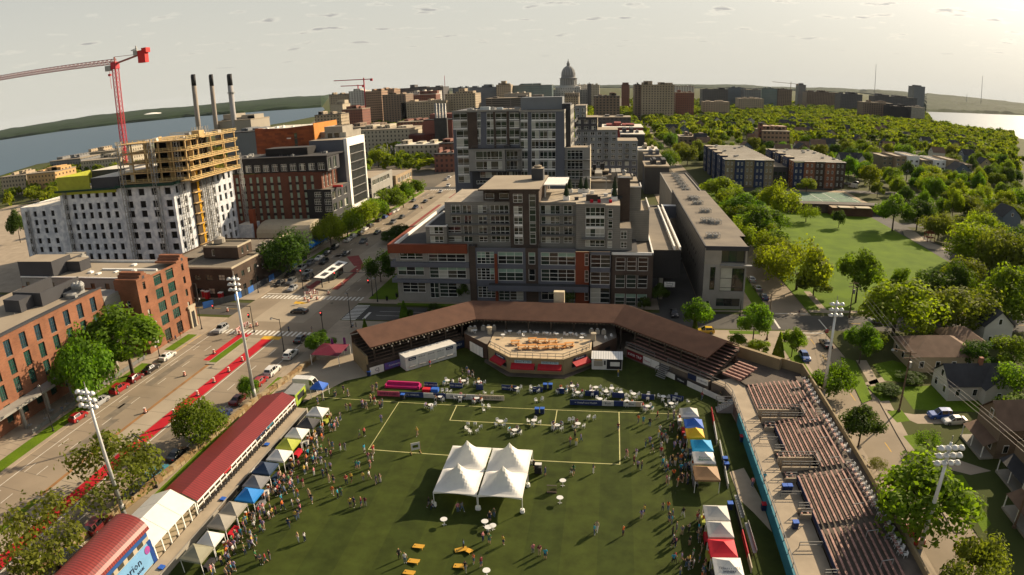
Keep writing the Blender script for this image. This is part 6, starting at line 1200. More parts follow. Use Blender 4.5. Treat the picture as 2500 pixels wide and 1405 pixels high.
for i,(px,pt,pb,lb) in enumerate(((1085,185,225,'flag mast behind the long dark office'),(2139,157,218,'tallest thin radio mast on the right horizon'),(2399,186,238,'radio mast near the right edge of the horizon'),(2361,230,246,'small chimney mast beyond the northern lake'))):
 Y = 1500 if i == 0 else 4200; x,z1 = onY(px,pt,Y); t = E('radio_mast',lb,'mast',(x,Y,0)); MB().tube((0,0,0),(0,0,z1),1.0 if i == 0 else 2.2,.5 if i == 0 else 1.2,5).obj('pole',M_STEEL if i else M_CRANE,t,local=True); MB().box(-3,3,-3,3,0,3).obj('base',M_CONCW,t,local=True)
# electricity yard
t = E('electricity_yard','electricity substation of pale steel frames beyond the tan office','substation',(-185,500,0))
for i in range(6):
 for j in range(3):
  x,y = onY(900 + i * 13,380,470)[0],470 + j * 16; MB().beam((x,y,0),(x,y,11 + (i % 2) * 2),.6).beam((x - 4,y,10.5),(x + 4,y,10.5),.5).beam((x - 4,y,7),(x + 4,y,7),.35).obj('gantry',M_STEEL,t)
# ---- grey stepped apartment block right behind the tower
b = E('stepped_apartment_block','pale grey stepped apartment block with balconies behind the tall tower','building',(0,318,0)); M_PBG = mat('panel_pale_grey',(.23,.245,.255),.75,.08,.2,obj=False); YS = 318.0; EC = (1380,220,5.403); ec = lambda x,y: onY(1380 + x / 5.403,220 + y / 5.403,YS)
for k,(a,c,top,bot,m_) in enumerate(((128,275,222,392,M_PBG),(128,424,378,545,M_DKG),(128,690,545,690,M_PBG),(128,955,690,925,M_PBG),(200,955,930,1180,M_BLUEG))):
 x0,x1 = ec(a,top)[0],ec(c,top)[0]; z1,z0 = ec(300,top)[1],ec(300,bot)[1]; n = max(2,int((x1 - x0) / 3.2)); nr = max(1,round((z1 - z0) / 3.3))
 facade(b,(x0,YS - (.4 if k % 2 else 0)),(1,0),x1 - x0,z0,z1 + .4,grid(x1 - x0,z0,z1,n,nr,.55,.62),m_,.25,nx=2,zs=[.35])
 facade(b,(x1,YS),(0,1),18,z0,z1 + .4,grid(18,z0,z1,4,nr,.5,.6),M_CREAM,.2,panes=False)
 if k < 4: MB().box(x0,x1 + .2,YS - .5,YS + 18,z1 + .4,z1 + .7,0,1).obj('roof',[m_,M_ROOF],b)
 if k in (0,2,3):
  for j in range(nr):
   for i in range(1,n,3): xx = x0 + (x1 - x0) * i / n; balcony(b,xx,xx + 2.4,YS - 1.8,YS - .42,z0 + j * (z1 - z0) / nr + .3)
MB().box(ec(200,1100)[0],ec(955,1100)[0],YS,YS + 18,0,ec(300,1180)[1]).obj('base_storey',M_DKG,b)
for nm,lb,px0,px1,py,Y,d_,m_,rf,pent in (('low_block','low black box block beside the tower foot',1443,1485,421,268,6,M_BLACK,M_ROOF,None),('low_block','low tan roofed block behind the roof terrace',1443,1538,447,250,22,M_STUC,M_ROOFG,None),('low_block','small grey block in front of the stepped apartments',1521,1555,447,248,12,M_STUC,M_ROOF,None),('row_block','dark terraced block with tan roof beside the stepped apartments',1575,1634,409,330,22,M_DKG,M_ROOF,None),('row_block','grey block with white roof strip left of the side street',1575,1615,384,360,18,M_BLUEG,M_ROOF,None),('row_block','long block with a plain white roof beyond the grey block',1558,1608,370,380,22,M_CREAM,M_ROOFW,None),('terrace_block','white roofed terrace left of the tree lined side street',1516,1574,330,450,34,M_DKG,M_ROOFW,None),('terrace_block','further white roofed terrace with stepped parapets',1470,1570,313,520,40,M_RED2,M_ROOFW,[(.1,.3,2),(.5,.8,2)])):
 farb(nm,lb,px0,px1,py,Y,d_,m_,rf,pent)
# ---- four storey apartments with white roofs, right of the side street
M_NAVYP = mat('panel_navy',(.02,.035,.085),.7,.1,.2,obj=False); M_OLV = mat('siding_olive',(.21,.175,.115),.8,.1,.2,obj=False)
def row_apts(name,label,x0,x1,y0,y1,h,cols,seed):
 b = E(name,label,'building',((x0 + x1) / 2,y0,0)); n = len(cols); w_ = (x1 - x0) / n
 for i,m_ in enumerate(cols):
  pr = .8 if i % 2 else 0; xx = x0 + i * w_; facade(b,(xx,y0 - pr),(1,0),w_,0,h - (0 if i % 2 else .6),grid(w_,0,h,2,4,.45,.5,.5,(.4,.3)),m_,.2,nx=2,fr=WHITE_FR)
  MB().box(xx,xx + w_,y0 - pr - .3,y0 + 1,h,h + .3).obj('eave',M_ROOFW,b)
  if pr:
   w = MB(); wall(w,(xx,y0),(0,-1),pr,0,h,[]); wall(w,(xx + w_,y0 - pr),(0,1),pr,0,h,[]); w.obj('wall',m_,b)
 m2 = max(3,int((y1 - y0) / 9)); wl = (y1 - y0) / m2
 for i in range(m2):
  m_ = cols[i % n]; pr = 1.2 if i % 2 else 0; yy = y1 - i * wl; facade(b,(x0 - pr,yy),(0,-1),wl,0,h + (1.2 if pr else 0),grid(wl,0,h,2,4,.4,.5),(M_NAVYP if pr else m_),.2,panes=False)
  if pr: facade(b,(x0 - pr,yy - wl),(1,0),pr + 3,0,h + 1.2,[],M_NAVYP); MB().box(x0 - pr,x0 + 3,yy - wl,yy,h + .9,h + 1.3).obj('bay_roof',M_ROOF,b)
 facade(b,(x1,y0),(0,1),y1 - y0,0,h,grid(y1 - y0,0,h,m2 * 2,4,.35,.5),cols[-1],.2,panes=False)
 MB().box(x0 - .2,x1 + .3,y0 - .1,y1,h - .1,h + .2).obj('roof',mat('roof_pale',(.50,.455,.38),.9,.2,.12,obj=False,c2=(.62,.58,.5)),b)
 for i in range(int((y1 - y0) / 6)): MB().box(x0,x1,y0 + 3 + i * 6,y0 + 3.25 + i * 6,h + .2,h + .5).obj('party_wall',M_ROOFG,b)
 for i in range(8): r = random.Random(seed + i); x,y = r.uniform(x0 + 2,x1 - 2),r.uniform(y0 + 4,y1 - 4); MB().box(x - .8,x + .8,y - .6,y + .6,h + .2,h + 1.2).obj('rooftop_unit',M_STEEL,b)
row_apts('row_apartments','olive and navy four storey apartments with white roofs behind the park',65,92,358,440,15.0,[M_OLV,M_NAVYP,M_OLV,M_NAVYP,M_OLV],1)
row_apts('row_apartments','brick and navy four storey apartments with white roofs right of the olive ones',104,134,361,428,14.5,[M_NAVYP,M_REDBR,M_BRN,M_REDBR,M_BRN],20)
MB_ = E('link_block','dark recessed link between the two white roofed apartment blocks','building',(98,372,0)); MB().box(92.3,103.7,370,420,0,10,0,1).obj('wall',[M_DKG,M_ROOF],MB_); each('window',GLASS[1],MB_,[(93 + i * 2.6,94.8 + i * 2.6,369.9,370,z,z + 1.8) for i in range(4) for z in (2,5.5)])
b = E('flat_roofed_apartments','tan and white modern flat roofed apartments among trees at upper right','building',(225,440,0))
for i in range(7): x0 = 196 + i * 8.2; y0 = 455 - i * 4.2; body(b,x0,x0 + 8,y0,y0 + 26,0,9.5 + (i % 3),(M_OLV,M_TAN,M_WHT,M_OLV,M_WHT,M_TAN,M_OLV)[i],M_ROOF,.3,fr=grid(8,0,9.5,2,3,.5,.5),wk=dict(nx=2))
# ---- tennis courts and their walls
sheet('tennis_court_apron',rect(84,131,296,352),.14,M_TAN); sheet('tennis_court',rect(95,128,298,346),.15,mat('court_green',(.10,.175,.125),.9,.12,.3,obj=False))
m = MB()
for x in (97,107.5,115.5,126): m.poly([(a,c,.16) for a,c in rect(x,x + .25,301,343)])
for y in (301,322,343): m.poly([(a,c,.16) for a,c in rect(97,126,y,y + .25)])
m.obj('court_line',M_PAINT,kind='structure')
b = E('park_pavilion','long low brick pavilion with tan canopies at the end of the park lawn','pavilion',(98,280,0)); MB().box(80,130,287,294,0,4.2,0,1).obj('wall',[M_BRN,M_BRN],b); MB().box(100,119,281,287,0,3.8,0,1).obj('wall',[brickmat('brick_pav',(.13,.06,.04),(.11,.05,.035),(.1,.08,.06)),M_TAN],b); each('canopy',M_CREAM,b,[(103,108.5,279.6,284,3.9,4.2),(111,117.5,279.6,284,3.9,4.2)])
q = E('tennis_fence','tall mesh fence round the green tennis courts','fence',(110,296,0))
for x in range(84,131,5): MB().beam((x,296,0),(x,296,3.4),.18).obj('post',M_RAIL,q); MB().beam((x,351,0),(x,351,3.4),.18).obj('post',M_RAIL,q)
for z in (1.7,3.3): MB().beam((84,296,z),(131,296,z),.1).obj('rail',M_RAIL,q)
MB().beam((96,322,1.0),(127,322,1.0),.14).obj('net_cord',M_WHT,q)
# play frame and lawn furniture
x,y = G(2268,590); t = E('climbing_frame','red and brown climbing frame on the playground','play equipment',(x,y,0))
for dx,dy in ((-1.5,-1.5),(1.5,-1.5),(-1.5,1.5),(1.5,1.5)): MB().beam((dx,dy,0),(dx,dy,3.4),.2).obj('post',M_RUST,t,local=True)
MB().box(-1.6,1.6,-1.6,1.6,1.6,1.75).obj('platform',M_RUST,t,local=True); MB().poly([(-1.8,-1.8,3.4),(1.8,-1.8,3.4),(0,0,4.6)]).poly([(1.8,-1.8,3.4),(1.8,1.8,3.4),(0,0,4.6)]).poly([(1.8,1.8,3.4),(-1.8,1.8,3.4),(0,0,4.6)]).poly([(-1.8,1.8,3.4),(-1.8,-1.8,3.4),(0,0,4.6)]).obj('roof',M_RUST,t,local=True); MB().beam((1.6,0,1.7),(4.4,0,.1),.8,.1).obj('slide',M_STEEL,t,local=True)
# ---- houses
def house(name,label,x,y,w,d,rz,h,rh,wm,rm,hip=False,chim=False,porch=False,wing=None,axis=0):
 t = E(name,label,'house',(x,y,0.1),rz); a,c = w / 2,d / 2; EXCL.append((x - 9,x + 9,y - 14,y + 8))
 MB().box(-a,a,-c,c,0,h).obj('wall',wm,t,local=True); e = .5; q = MB()
 if hip:
  k = min(a,c) * .95; r = [(-a + k,0,h + rh),(a - k,0,h + rh)]; p = [(-a - e,-c - e,h),(a + e,-c - e,h),(a + e,c + e,h),(-a - e,c + e,h)]
  q.poly([p[0],p[1],r[1],r[0]]).poly([p[1],p[2],r[1]]).poly([p[2],p[3],r[0],r[1]]).poly([p[3],p[0],r[0]])
 else:
  q.poly([(-a - e,-c - e,h - .25),(a + e,-c - e,h - .25),(a + e,0,h + rh),(-a - e,0,h + rh)]).poly([(a + e,c + e,h - .25),(-a - e,c + e,h - .25),(-a - e,0,h + rh),(a + e,0,h + rh)])
  g_ = MB(); g_.poly([(-a,-c,h),(-a,c,h),(-a,0,h + rh - .2)][::-1]).poly([(a,-c,h),(a,c,h),(a,0,h + rh - .2)]); g_.obj('gable',wm,t,local=True)
 o = q.obj('roof',rm,t,local=True)
 if chim: MB().box(a * .3,a * .3 + .8,-.4,.4,h,h + rh + 1.2).obj('chimney',M_REDBR,o,local=True)
 k = ('hw',1.1,1.5)
 if k not in WCACHE: WCACHE[k] = MB().box(0,1.1,-.06,.02,0,1.5).mesh('window',M_WHT); WCACHE[('hp',)] = MB().box(.12,.98,-.1,-.05,.12,1.38).mesh('pane',GLASS[0])
 for s in range(max(2,int(h / 2.9)) - 1 or 1):
  for i in range(max(2,int(w / 3.4))):
   o = put('window',WCACHE[k],t,(-a + (i + .5) * w / max(2,int(w / 3.4)) - .55,-c,1 + s * 2.8)); put('pane',WCACHE[('hp',)],o)
  for i in range(max(2,int(d / 3.4))):
   o = put('window',WCACHE[k],t,(-a,c - (i + .5) * d / max(2,int(d / 3.4)) + .55,1 + s * 2.8),-math.pi / 2); put('pane',WCACHE[('hp',)],o)
 if not hip: o = put('window',WCACHE[k],t,(-a,.55,h + .2),-math.pi / 2); put('pane',WCACHE[('hp',)],o)
 if porch: MB().poly([(-a - 2.6,-c,2.5),(-a - 2.6,c,2.5),(-a,c,3.3),(-a,-c,3.3)][::-1]).obj('porch_roof',rm,t,local=True); each_l('porch_post',M_WHT,t,[(-a - 2.5,-a - 2.35,yy,yy + .15,0,2.5) for yy in (-c + .1,0,c - .3)]); MB().box(-a - 2.6,-a,-c,c,0,.4).obj('porch_floor',M_CONCW,t,local=True)
 if wing: MB().box(*wing[:4],0,h).obj('wing',wm,t,local=True); x0,x1,y0,y1 = wing[:4]; xm = (x0 + x1) / 2; MB().poly([(x0 - .4,y0 - .4,h - .2),(xm,y0 - .4,h + rh * .9),(xm,y1,h + rh * .9),(x0 - .4,y1,h - .2)]).poly([(xm,y0 - .4,h + rh * .9),(x1 + .4,y0 - .4,h - .2),(x1 + .4,y1,h - .2),(xm,y1,h + rh * .9)]).obj('wing_roof',rm,t,local=True); MB().poly([(x0,y0,h),(x1,y0,h),(xm,y0,h + rh * .85)]).obj('gable',wm,t,local=True); o = put('window',WCACHE[k],t,(xm - .55,y0,1)); put('pane',WCACHE[('hp',)],o)
 return t
def each_l(name,m,t,boxes):
 for q in boxes: MB().box(*q).obj(name,m,t,local=True)
M_RBR = mat('shingle_brown',(.165,.105,.07),.9,.18,.6,detail=8); M_RDK = mat('shingle_dark',(.042,.043,.047),.9,.18,.6,detail=8); M_HW = stripes('clapboard_white',(.55,.53,.47),(.47,.45,.40),2,.3,.6,.8,True,.05); M_HB2 = stripes('clapboard_brown',(.19,.145,.10),(.16,.12,.085),2,.3,.6,.8,True,.05); M_HT = mat('stucco_cream',(.36,.30,.2),.85,.1,.4); M_HBL = stripes('clapboard_blue',(.12,.15,.19),(.1,.125,.16),2,.3,.6,.8,True,.05)
house('ranch_house','cream ranch house with a brown hip roof opposite the grandstand',71.5,124.5,15,10.5,0,3.6,2.6,M_HT,M_RBR,hip=True); house('ranch_house','brown hipped rear wing of the cream ranch house',80.5,130.5,9,9,0,3.6,2.4,M_HT,M_RBR,hip=True)
house('white_house','white clapboard cottage with dark L shaped roof and porch steps',71.5,110.0,11.5,7.2,0,3.3,2.9,M_HW,M_RDK,chim=True,wing=(1.2,7.4,-5.6,1)); house('brown_house','brown two storey house with gable end to the street at lower right',70.5,89.5,12,7.6,math.pi / 2 * 0,5.6,3.2,M_HB2,M_RBR,porch=True)
house('white_gable_house','white gabled house with black roof behind the ranch house',92.5,138,9,8,math.pi / 2,5,3.4,M_HW,M_RDK); house('white_house','tall white gabled house among trees behind the brick apartments',168,446,16,12,0,7,5,M_HW,M_RDK,wing=(2,9,-9,0)); house('blue_house','blue grey gabled house below the modern flat roofed apartments',236,418,12,14,math.pi / 2,7,5,M_HBL,M_RDK,porch=True)
house('dark_house','dark roofed house at the right edge below the brown one',71,78,11,8,0,5.4,3.2,M_HB2,M_RDK,porch=True); house('white_house','pale house with porch at lower right corner behind the street tree',66,68.5,9,8,0,5.2,3,M_HW,M_RBR,porch=True)
hn = 0; rh_ = random.Random(21)
HC_ = ['white','blue','brown','cream']; HW_ = [M_HW,M_HBL,M_HB2,M_HT]; HP = [(155,520),(190,560),(140,620),(220,520),(260,600),(300,520),(175,690),(240,700),(320,640),(110,520),(85,600),(70,700),(95,820),(150,800),(230,820),(330,780),(30,760),(10,690),(-40,760),(-90,620),(-150,700),(-235,560),(-300,640),(280,460),(340,440),(170,255),(185,225),(230,300),(150,180),(215,190)] + [(rh_.uniform(70,420),rh_.uniform(480,1150)) for _ in range(44)]
for i,(x,y) in enumerate(HP):
 house('frame_house','%s frame house with %s roof showing through the trees %s' % (HC_[i % 4],'dark' if i % 3 else 'brown','beyond the apartments' if x > 60 and y > 500 else ('beside the park' if y < 420 else 'in the middle distance')),x,y,rh_.uniform(9,13),rh_.uniform(8,10),rh_.choice((0,math.pi / 2)),rh_.uniform(6.5,8.5),4.2,HW_[i % 4],M_RDK if i % 3 else M_RBR)['group'] = 'frame houses among the trees'
# ------------------------------------------------------------------ trees
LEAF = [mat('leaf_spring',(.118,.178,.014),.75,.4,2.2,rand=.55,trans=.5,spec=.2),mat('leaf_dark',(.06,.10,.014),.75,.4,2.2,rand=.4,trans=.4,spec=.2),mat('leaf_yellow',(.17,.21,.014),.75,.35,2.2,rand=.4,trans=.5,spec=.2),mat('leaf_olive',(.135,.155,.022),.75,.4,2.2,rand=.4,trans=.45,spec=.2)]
M_BARK = mat('bark',(.075,.06,.045),.95,.3,2.0)
def crown_mesh(seed,n=2600,lobes=18,ls=.085,flat=.72,spread=1.0,shape='round',gap=.1):
 r = random.Random(seed); q = MB(); L = []
 for i in range(lobes):
  a = r.uniform(0,6.283); u = r.uniform(-.55,1); s = math.sqrt(max(0,1 - u * u)); d = r.uniform(.45,.8)
  if shape == 'vase': u = abs(u) * .9 + .05; d = r.uniform(.55,.9)
  c = Vector((math.cos(a) * s * d * spread,math.sin(a) * s * d * spread,u * d * flat)); L.append((c,r.uniform(.2,.42)))
 if shape == 'round': L.append((Vector((0,0,.1)),.5))
 for i in range(n):
  c,rad = L[i % len(L)]; a = r.uniform(0,6.283); u = r.uniform(-.8,1); s = math.sqrt(1 - u * u); d = Vector((math.cos(a) * s,math.sin(a) * s,u)); p = c + d * rad * r.uniform(.62,1.06)
  nn_ = (d + Vector((r.uniform(-1,1),r.uniform(-1,1),r.uniform(-.6,1))) * .75).normalized(); t = nn_.cross(Vector((r.uniform(-1,1),r.uniform(-1,1),r.uniform(-1,1)))).normalized(); w = nn_.cross(t); z = ls * r.uniform(.55,1.3); t = t * z; w = w * z * .7
  q.poly([p - t,p + w,p + t * .9,p - w])
 return q
def trunk_mesh(seed,h=1.0,tr=.045):
 """trunk from the ground to the crown's middle with limbs; unit: crown radius"""
 r = random.Random(seed); q = MB(); q.tube((0,0,0),(0,0,h),tr,tr * .6,7)
 for i in range(5):
  a = i * 1.257 + r.uniform(-.4,.4); z = h * r.uniform(.6,.95); e = (math.cos(a) * r.uniform(.35,.6),math.sin(a) * r.uniform(.35,.6),h + r.uniform(.1,.5)); m_ = ((e[0]) * .45,(e[1]) * .45,(z + e[2]) / 2 - .03)
  q.tube((0,0,z),m_,tr * .5,tr * .34,5).tube(m_,e,tr * .34,tr * .14,5)
 return q
PROTO = {}
def proto(kind):
 if kind in PROTO: return PROTO[kind]
 k,i = kind
 if k == 'round': q = crown_mesh(10 + i,6500,26,.05,.85)
 elif k == 'spread': q = crown_mesh(30 + i,6500,32,.046,.66,1.05)
 elif k == 'vase': q = crown_mesh(50 + i,5600,30,.044,.8,.95,'vase')
 elif k == 'open': q = crown_mesh(70 + i,2600,30,.042,.95,1.0,'vase')
 else: q = cone_tree('c',0,0,0,1,.34,seed=i)
 PROTO[kind] = (q.mesh('crown',LEAF[0]),trunk_mesh(90 + i).mesh('trunk',M_BARK)); return PROTO[kind]
NT = [0]
def tree(x,y,ztop,rad,label,kind='round',leaf=0,z0=.12,group=None,clear=None,name='tree'):
 """crown radius rad, top at ztop; the crown's foot leaves the trunk bare below"""
 i = NT[0]; NT[0] += 1; t = E(name,label,'tree',(x,y,z0),rnd.uniform(0,6.28),group); ztop = max(2.0,ztop - z0)
 if kind == 'cone':
  cm = proto((kind,i % 3))[0]; put('crown',cm,t,(0,0,.1),0,(rad / .34 * 1.0,rad / .34 * 1.0,ztop),[LEAF[leaf]]); put('trunk',proto(('round',0))[1],t,(0,0,0),0,(1.2,1.2,.6),None); return t
 cm,tm = proto((kind,i % 3)); bot = ztop * (clear if clear is not None else (.13 if kind in ('round','spread') else .2)); up = {'round': .95,'spread': .78,'vase': 1.0,'open': 1.1}[kind]; dn = {'round': .75,'spread': .55,'vase': .15,'open': .15}[kind]
 sz = (ztop - bot) / (up + dn); zc = bot + dn * sz
 put('crown',cm,t,(0,0,zc),0,(rad * 1.1,rad * 1.1,sz),[LEAF[leaf]]); put('trunk',tm,t,(0,0,-.1),0,(rad * 1.0,rad * 1.0,zc + .1)); return t
def ptree(bx,by,top,x0,x1,label,kind='round',leaf=0,**k):
 """base pixel, top pixel row, left and right edge of the crown in the photograph"""
 x,y = G(bx,by,.12); D = math.hypot(x,y); v = ray((x0 + x1) / 2,top); z = HC + D / math.hypot(v[0],v[1]) * v[2]
 sl_ = math.sqrt(D * D + HC * HC); rad = (x1 - x0) / 2 * sl_ / 1535 * 1.08
 return tree(x,y,z * .97,rad,label,kind,leaf,**k)
for a in [
(222,984,788,112,250,'green street tree hiding the brick offices, left of the bigger one','vase',0),(325,916,735,212,402,'tall bright green street tree before the brick warehouse','round',0),(287,1216,1040,155,362,'loose olive green street tree beside the lower lamp mast','open',3),(140,1392,1185,-5,190,'olive green street tree at the lower left corner','open',3),
(493,1074,970,412,522,'small green street tree behind the red roofed suite','vase',0),(612,976,914,576,624,'small round street tree beside the far floodlight mast','round',0),(785,858,805,752,818,'bushy low tree at the corner of the stadium forecourt','round',0),
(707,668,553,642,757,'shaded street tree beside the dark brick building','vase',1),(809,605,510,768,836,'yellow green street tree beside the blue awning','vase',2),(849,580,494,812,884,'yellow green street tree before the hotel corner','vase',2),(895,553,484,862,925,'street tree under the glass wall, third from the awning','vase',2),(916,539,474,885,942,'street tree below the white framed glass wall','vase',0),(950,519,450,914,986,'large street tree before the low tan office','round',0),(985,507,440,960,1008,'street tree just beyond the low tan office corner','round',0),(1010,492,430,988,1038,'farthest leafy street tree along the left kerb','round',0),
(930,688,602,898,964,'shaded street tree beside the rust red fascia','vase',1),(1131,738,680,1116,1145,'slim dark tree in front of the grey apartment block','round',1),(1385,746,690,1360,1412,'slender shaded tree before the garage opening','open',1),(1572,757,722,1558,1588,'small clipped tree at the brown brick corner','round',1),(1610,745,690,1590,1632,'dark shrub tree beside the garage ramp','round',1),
(1700,808,722,1658,1730,'round dense green tree beside the long grey block','round',0),(1838,832,727,1806,1876,'dense green tree at the side street corner behind the stadium','round',0),(1932,872,796,1913,1966,'young slim tree on the kerb lawn by the blue car','round',0),(1798,848,812,1776,1818,'low bush at the end of the shingle roof','round',0),(1850,872,826,1826,1876,'rounded bush below the corner street tree','round',2),
(2097,888,778,2038,2112,'dense tree shading the cream ranch house, left of two','round',0),(2122,868,795,2102,2166,'dense tree shading the cream ranch house, right of two','round',0),(2023,968,870,1984,2078,'leaning leafy tree outside the grandstand wall','vase',0),(2095,1090,985,2046,2138,'round dark street tree outside the open grandstand','round',1),(2238,1322,1105,2162,2375,'big leafy street tree beside the lower right lamp mast','round',0),(2350,1450,1275,2272,2425,'big leafy tree at the lower right corner','vase',3),(2262,1102,1040,2238,2294,'young tree on the lawn by the parked white car','open',0),(2140,1150,1110,2128,2166,'wispy sapling beside the yellow road line','open',3),
(1944,708,562,1898,2034,'yellow green park tree nearest the lawn corner','vase',2),(1905,672,580,1840,1950,'yellow green park tree left of the nearest one','vase',2),(1872,640,553,1838,1910,'yellow green park tree beside the side street','vase',2),(1985,722,660,1950,2022,'small brownish park tree beneath the big yellow green one','round',3),
(1757,492,430,1720,1800,'bright yellow green tree in front of the olive apartments','round',2),(1765,545,488,1738,1792,'kerbside tree beside the long roof, far end','vase',2),(1800,610,524,1762,1834,'kerbside tree beside the long roof, near end','vase',2),(1812,540,470,1768,1856,'leafy tree between the long roof and the dark maple','round',0),(1862,510,455,1830,1897,'dark maple before the brick and navy apartments','round',1),(1895,532,430,1842,1938,'large yellow green tree left of the tennis courts','vase',2),(1858,590,498,1802,1908,'dense green tree at the edge of the park lawn','round',0),(1880,625,555,1846,1906,'shady tree on the park edge behind the yellow green trio','round',0),(1838,560,500,1790,1870,'deep green tree next to the utility pole in the park','round',1),
(1967,542,486,1942,1990,'feathery tree in front of the tennis court wall','open',0),(2047,556,508,2032,2062,'small dark tree before the park pavilion','round',1),(1968,470,430,1950,1990,'small bright tree before the brick and navy apartments','round',2),(2178,564,470,2144,2224,'tall green tree right of the park pavilion','round',0),(2237,562,476,2205,2270,'tall dark tree beside the playground path','round',1),(2385,652,532,2304,2440,'wide yellow green tree shading the right of the lawn','spread',2),(2450,692,545,2396,2520,'wide yellow olive tree at the right edge of the park','spread',3),
(2180,815,680,2110,2282,'large yellow green tree at the front of the park lawn','spread',2),(2275,758,646,2220,2315,'dark dense maple at the front of the park lawn','round',1),(2345,812,690,2290,2440,'broad olive tree right of the dark maple','spread',3),(2455,790,640,2400,2530,'broad green tree at the right edge behind the white gabled house','spread',0),(2380,905,820,2336,2412,'dense bush tree right of the ranch house','round',1),(2460,905,815,2420,2520,'tall green tree behind the white cottage','round',0),(2470,985,870,2415,2530,'tall leafy tree right of the white cottage','vase',0),(2490,1040,960,2440,2550,'leafy tree above the brown house roof','round',0)]:
 ptree(*a[:6],*a[6:])
for bx,by,top,w_,lb,lf in ((988,780,738,13,'bright conifer behind the left end of the shingle roof',0),(892,808,779,7,'small bright conifer by the roof gable tip',0),(1696,812,766,7,'slim bright conifer in front of the round tree',0),(1898,882,815,15,'ivy green pointed conifer by the grandstand end wall',0)):
 x,y = G(bx,by,.12); D = math.hypot(x,y); v = ray(bx,top); tree(x,y,HC + D / math.hypot(v[0],v[1]) * v[2],w_ * math.hypot(D,HC) / 1535,lb,'cone',lf)
for bx,by,top,x0,x1,lb in ((1002,780,752,994,1012,'dark round shrub beside the bright conifer'),(1060,762,740,1038,1072,'dark low shrub in the cross street verge'),(955,592,560,928,985,'leafy hedge tree on the median beside the fascia'),(975,575,545,950,1005,'second leafy hedge tree on the median'),(2165,960,935,2120,2178,'low hedge on the verge by the ranch house'),(2220,930,905,2175,2235,'clipped dark hedge before the white cottage')):
 ptree(bx,by,top,x0,x1,lb,'round',1,clear=.02,name='shrub')['category'] = 'shrub'
# wooded neighbourhood: the nearest trees one by one, the rest as one mass
pos = []; rt = random.Random(5)
def ok(x,y,d):
 for a,c,e,f in EXCL:
  if a < x < c and e < y < f: return False
 return all((x - p[0]) ** 2 + (y - p[1]) ** 2 > d * d for p in pos[-400:])
def infr(x,y):
 v = [sum(MR[j][i] * (x,y,6 - HC)[j] for j in range(3)) for i in range(3)]
 if v[2] > -1: return False
 return abs(v[0] / -v[2]) < .93
def scat(n,x0,x1,y0,y1,d,area,pred=None):
 k = 0
 for _ in range(n * 14):
  if k >= n: break
  x,y = rt.uniform(x0,x1),rt.uniform(y0,y1)
  if (pred and not pred(x,y)) or not infr(x,y) or not ok(x,y,d): continue
  pos.append((x,y,area)); k += 1
lk_ = lambda x,y: True
NL = [G(*p) for p in NEARR]
def landR(x,y):   # keep off the northern lake
 a = math.atan2(x,y)
 for (p,q_) in zip(NL,NL[1:]):
  a0,a1 = sorted((math.atan2(p[0],p[1]),math.atan2(q_[0],q_[1])))
  if a0 <= a <= a1: return math.hypot(x,y) < min(math.hypot(*p),math.hypot(*q_)) - 4
 return True
scat(70,128,300,160,420,11,'behind the park street',landR); scat(150,56,420,420,700,12,'in the wooded neighbourhood beyond the apartments',landR); scat(34,10,62,400,900,9,'lining the far side street'); scat(40,-340,-105,380,640,12,'among the low workshops'); scat(10,-330,-225,180,380,14,'left of the construction site')
scat(16,88,112,445,470,8,'behind the white roofed apartments'); scat(10,60,114,160,175,14,'along the park path')
for i in range(14): tree(54.6 + (i % 3) * 1.3,196 + i * 10.5,rt.uniform(8.5,11.5),rt.uniform(4.6,6.0),'%s yellow green kerbside tree from the crossing, between park and long block' % ORD[i],'round',(2,0,2)[i % 3],group='kerbside trees by the park')
near = list(pos)
near.sort(key=lambda p: math.hypot(p[0],p[1])); far_ = near[218:]; near = near[:218]; tones = ['yellow green','mid green','dark green','olive green']; sizes = ['tall','broad','small','rounded','spreading']
for i,(x,y,a) in enumerate(near):
 lf = rt.choices((2,0,1,3),(3,4,2,2))[0]; s = i % 5; h = rt.uniform(9,15) * (.7 if s == 2 else 1.15 if s == 0 else 1); rd_ = rt.uniform(4.2,6.6) * (.7 if s == 2 else 1.2 if s in (1,4) else 1)
 tree(x,y,h,rd_,'%s %s tree %s' % (sizes[s],{2: 'yellow green',0: 'mid green',1: 'dark green',3: 'olive green'}[lf],a),'spread' if s in (1,4) else 'round',lf,group='trees ' + a)
pos = far_
scat(900,50,700,690,1300,13,'f',landR); scat(700,60,800,1300,2200,17,'f',landR); scat(160,-90,60,640,1150,12,'f'); scat(420,60,760,1230,1490,10,'f',landR); scat(160,60,640,860,1010,9,'f',landR); scat(150,-330,-104,352,640,8,'f'); scat(520,-420,-98,600,1150,9,'f'); scat(240,-62,130,1000,1400,12,'f'); scat(420,300,900,300,1150,10,'f',landR); scat(150,-640,-330,330,620,13,'f',lambda x,y: y < 520 or x > -420); scat(200,-700,-100,1050,2100,18,'f',lambda x,y: x > -.42 * y)
fv,ff = [],[]; unit = [q_ for q_ in (crown_mesh(300 + i,190,12,.20,.8) for i in range(4))]
trk = MB().tube((0,0,0),(0,0,1),.05,.04,4,cap=False)
for i,(x,y,a) in enumerate(pos):
 q_ = unit[i % 4]; k = len(fv); rd_ = rt.uniform(3.8,10.5); hh = rt.uniform(9,14); zc = hh * .42; ca,sa = math.cos(i),math.sin(i)
 fv += [(x + (vx * ca - vy * sa) * rd_,y + (vx * sa + vy * ca) * rd_,zc + vz * hh * .62) for vx,vy,vz in q_.v]; ff += [tuple(k + j for j in f) for f in q_.f]
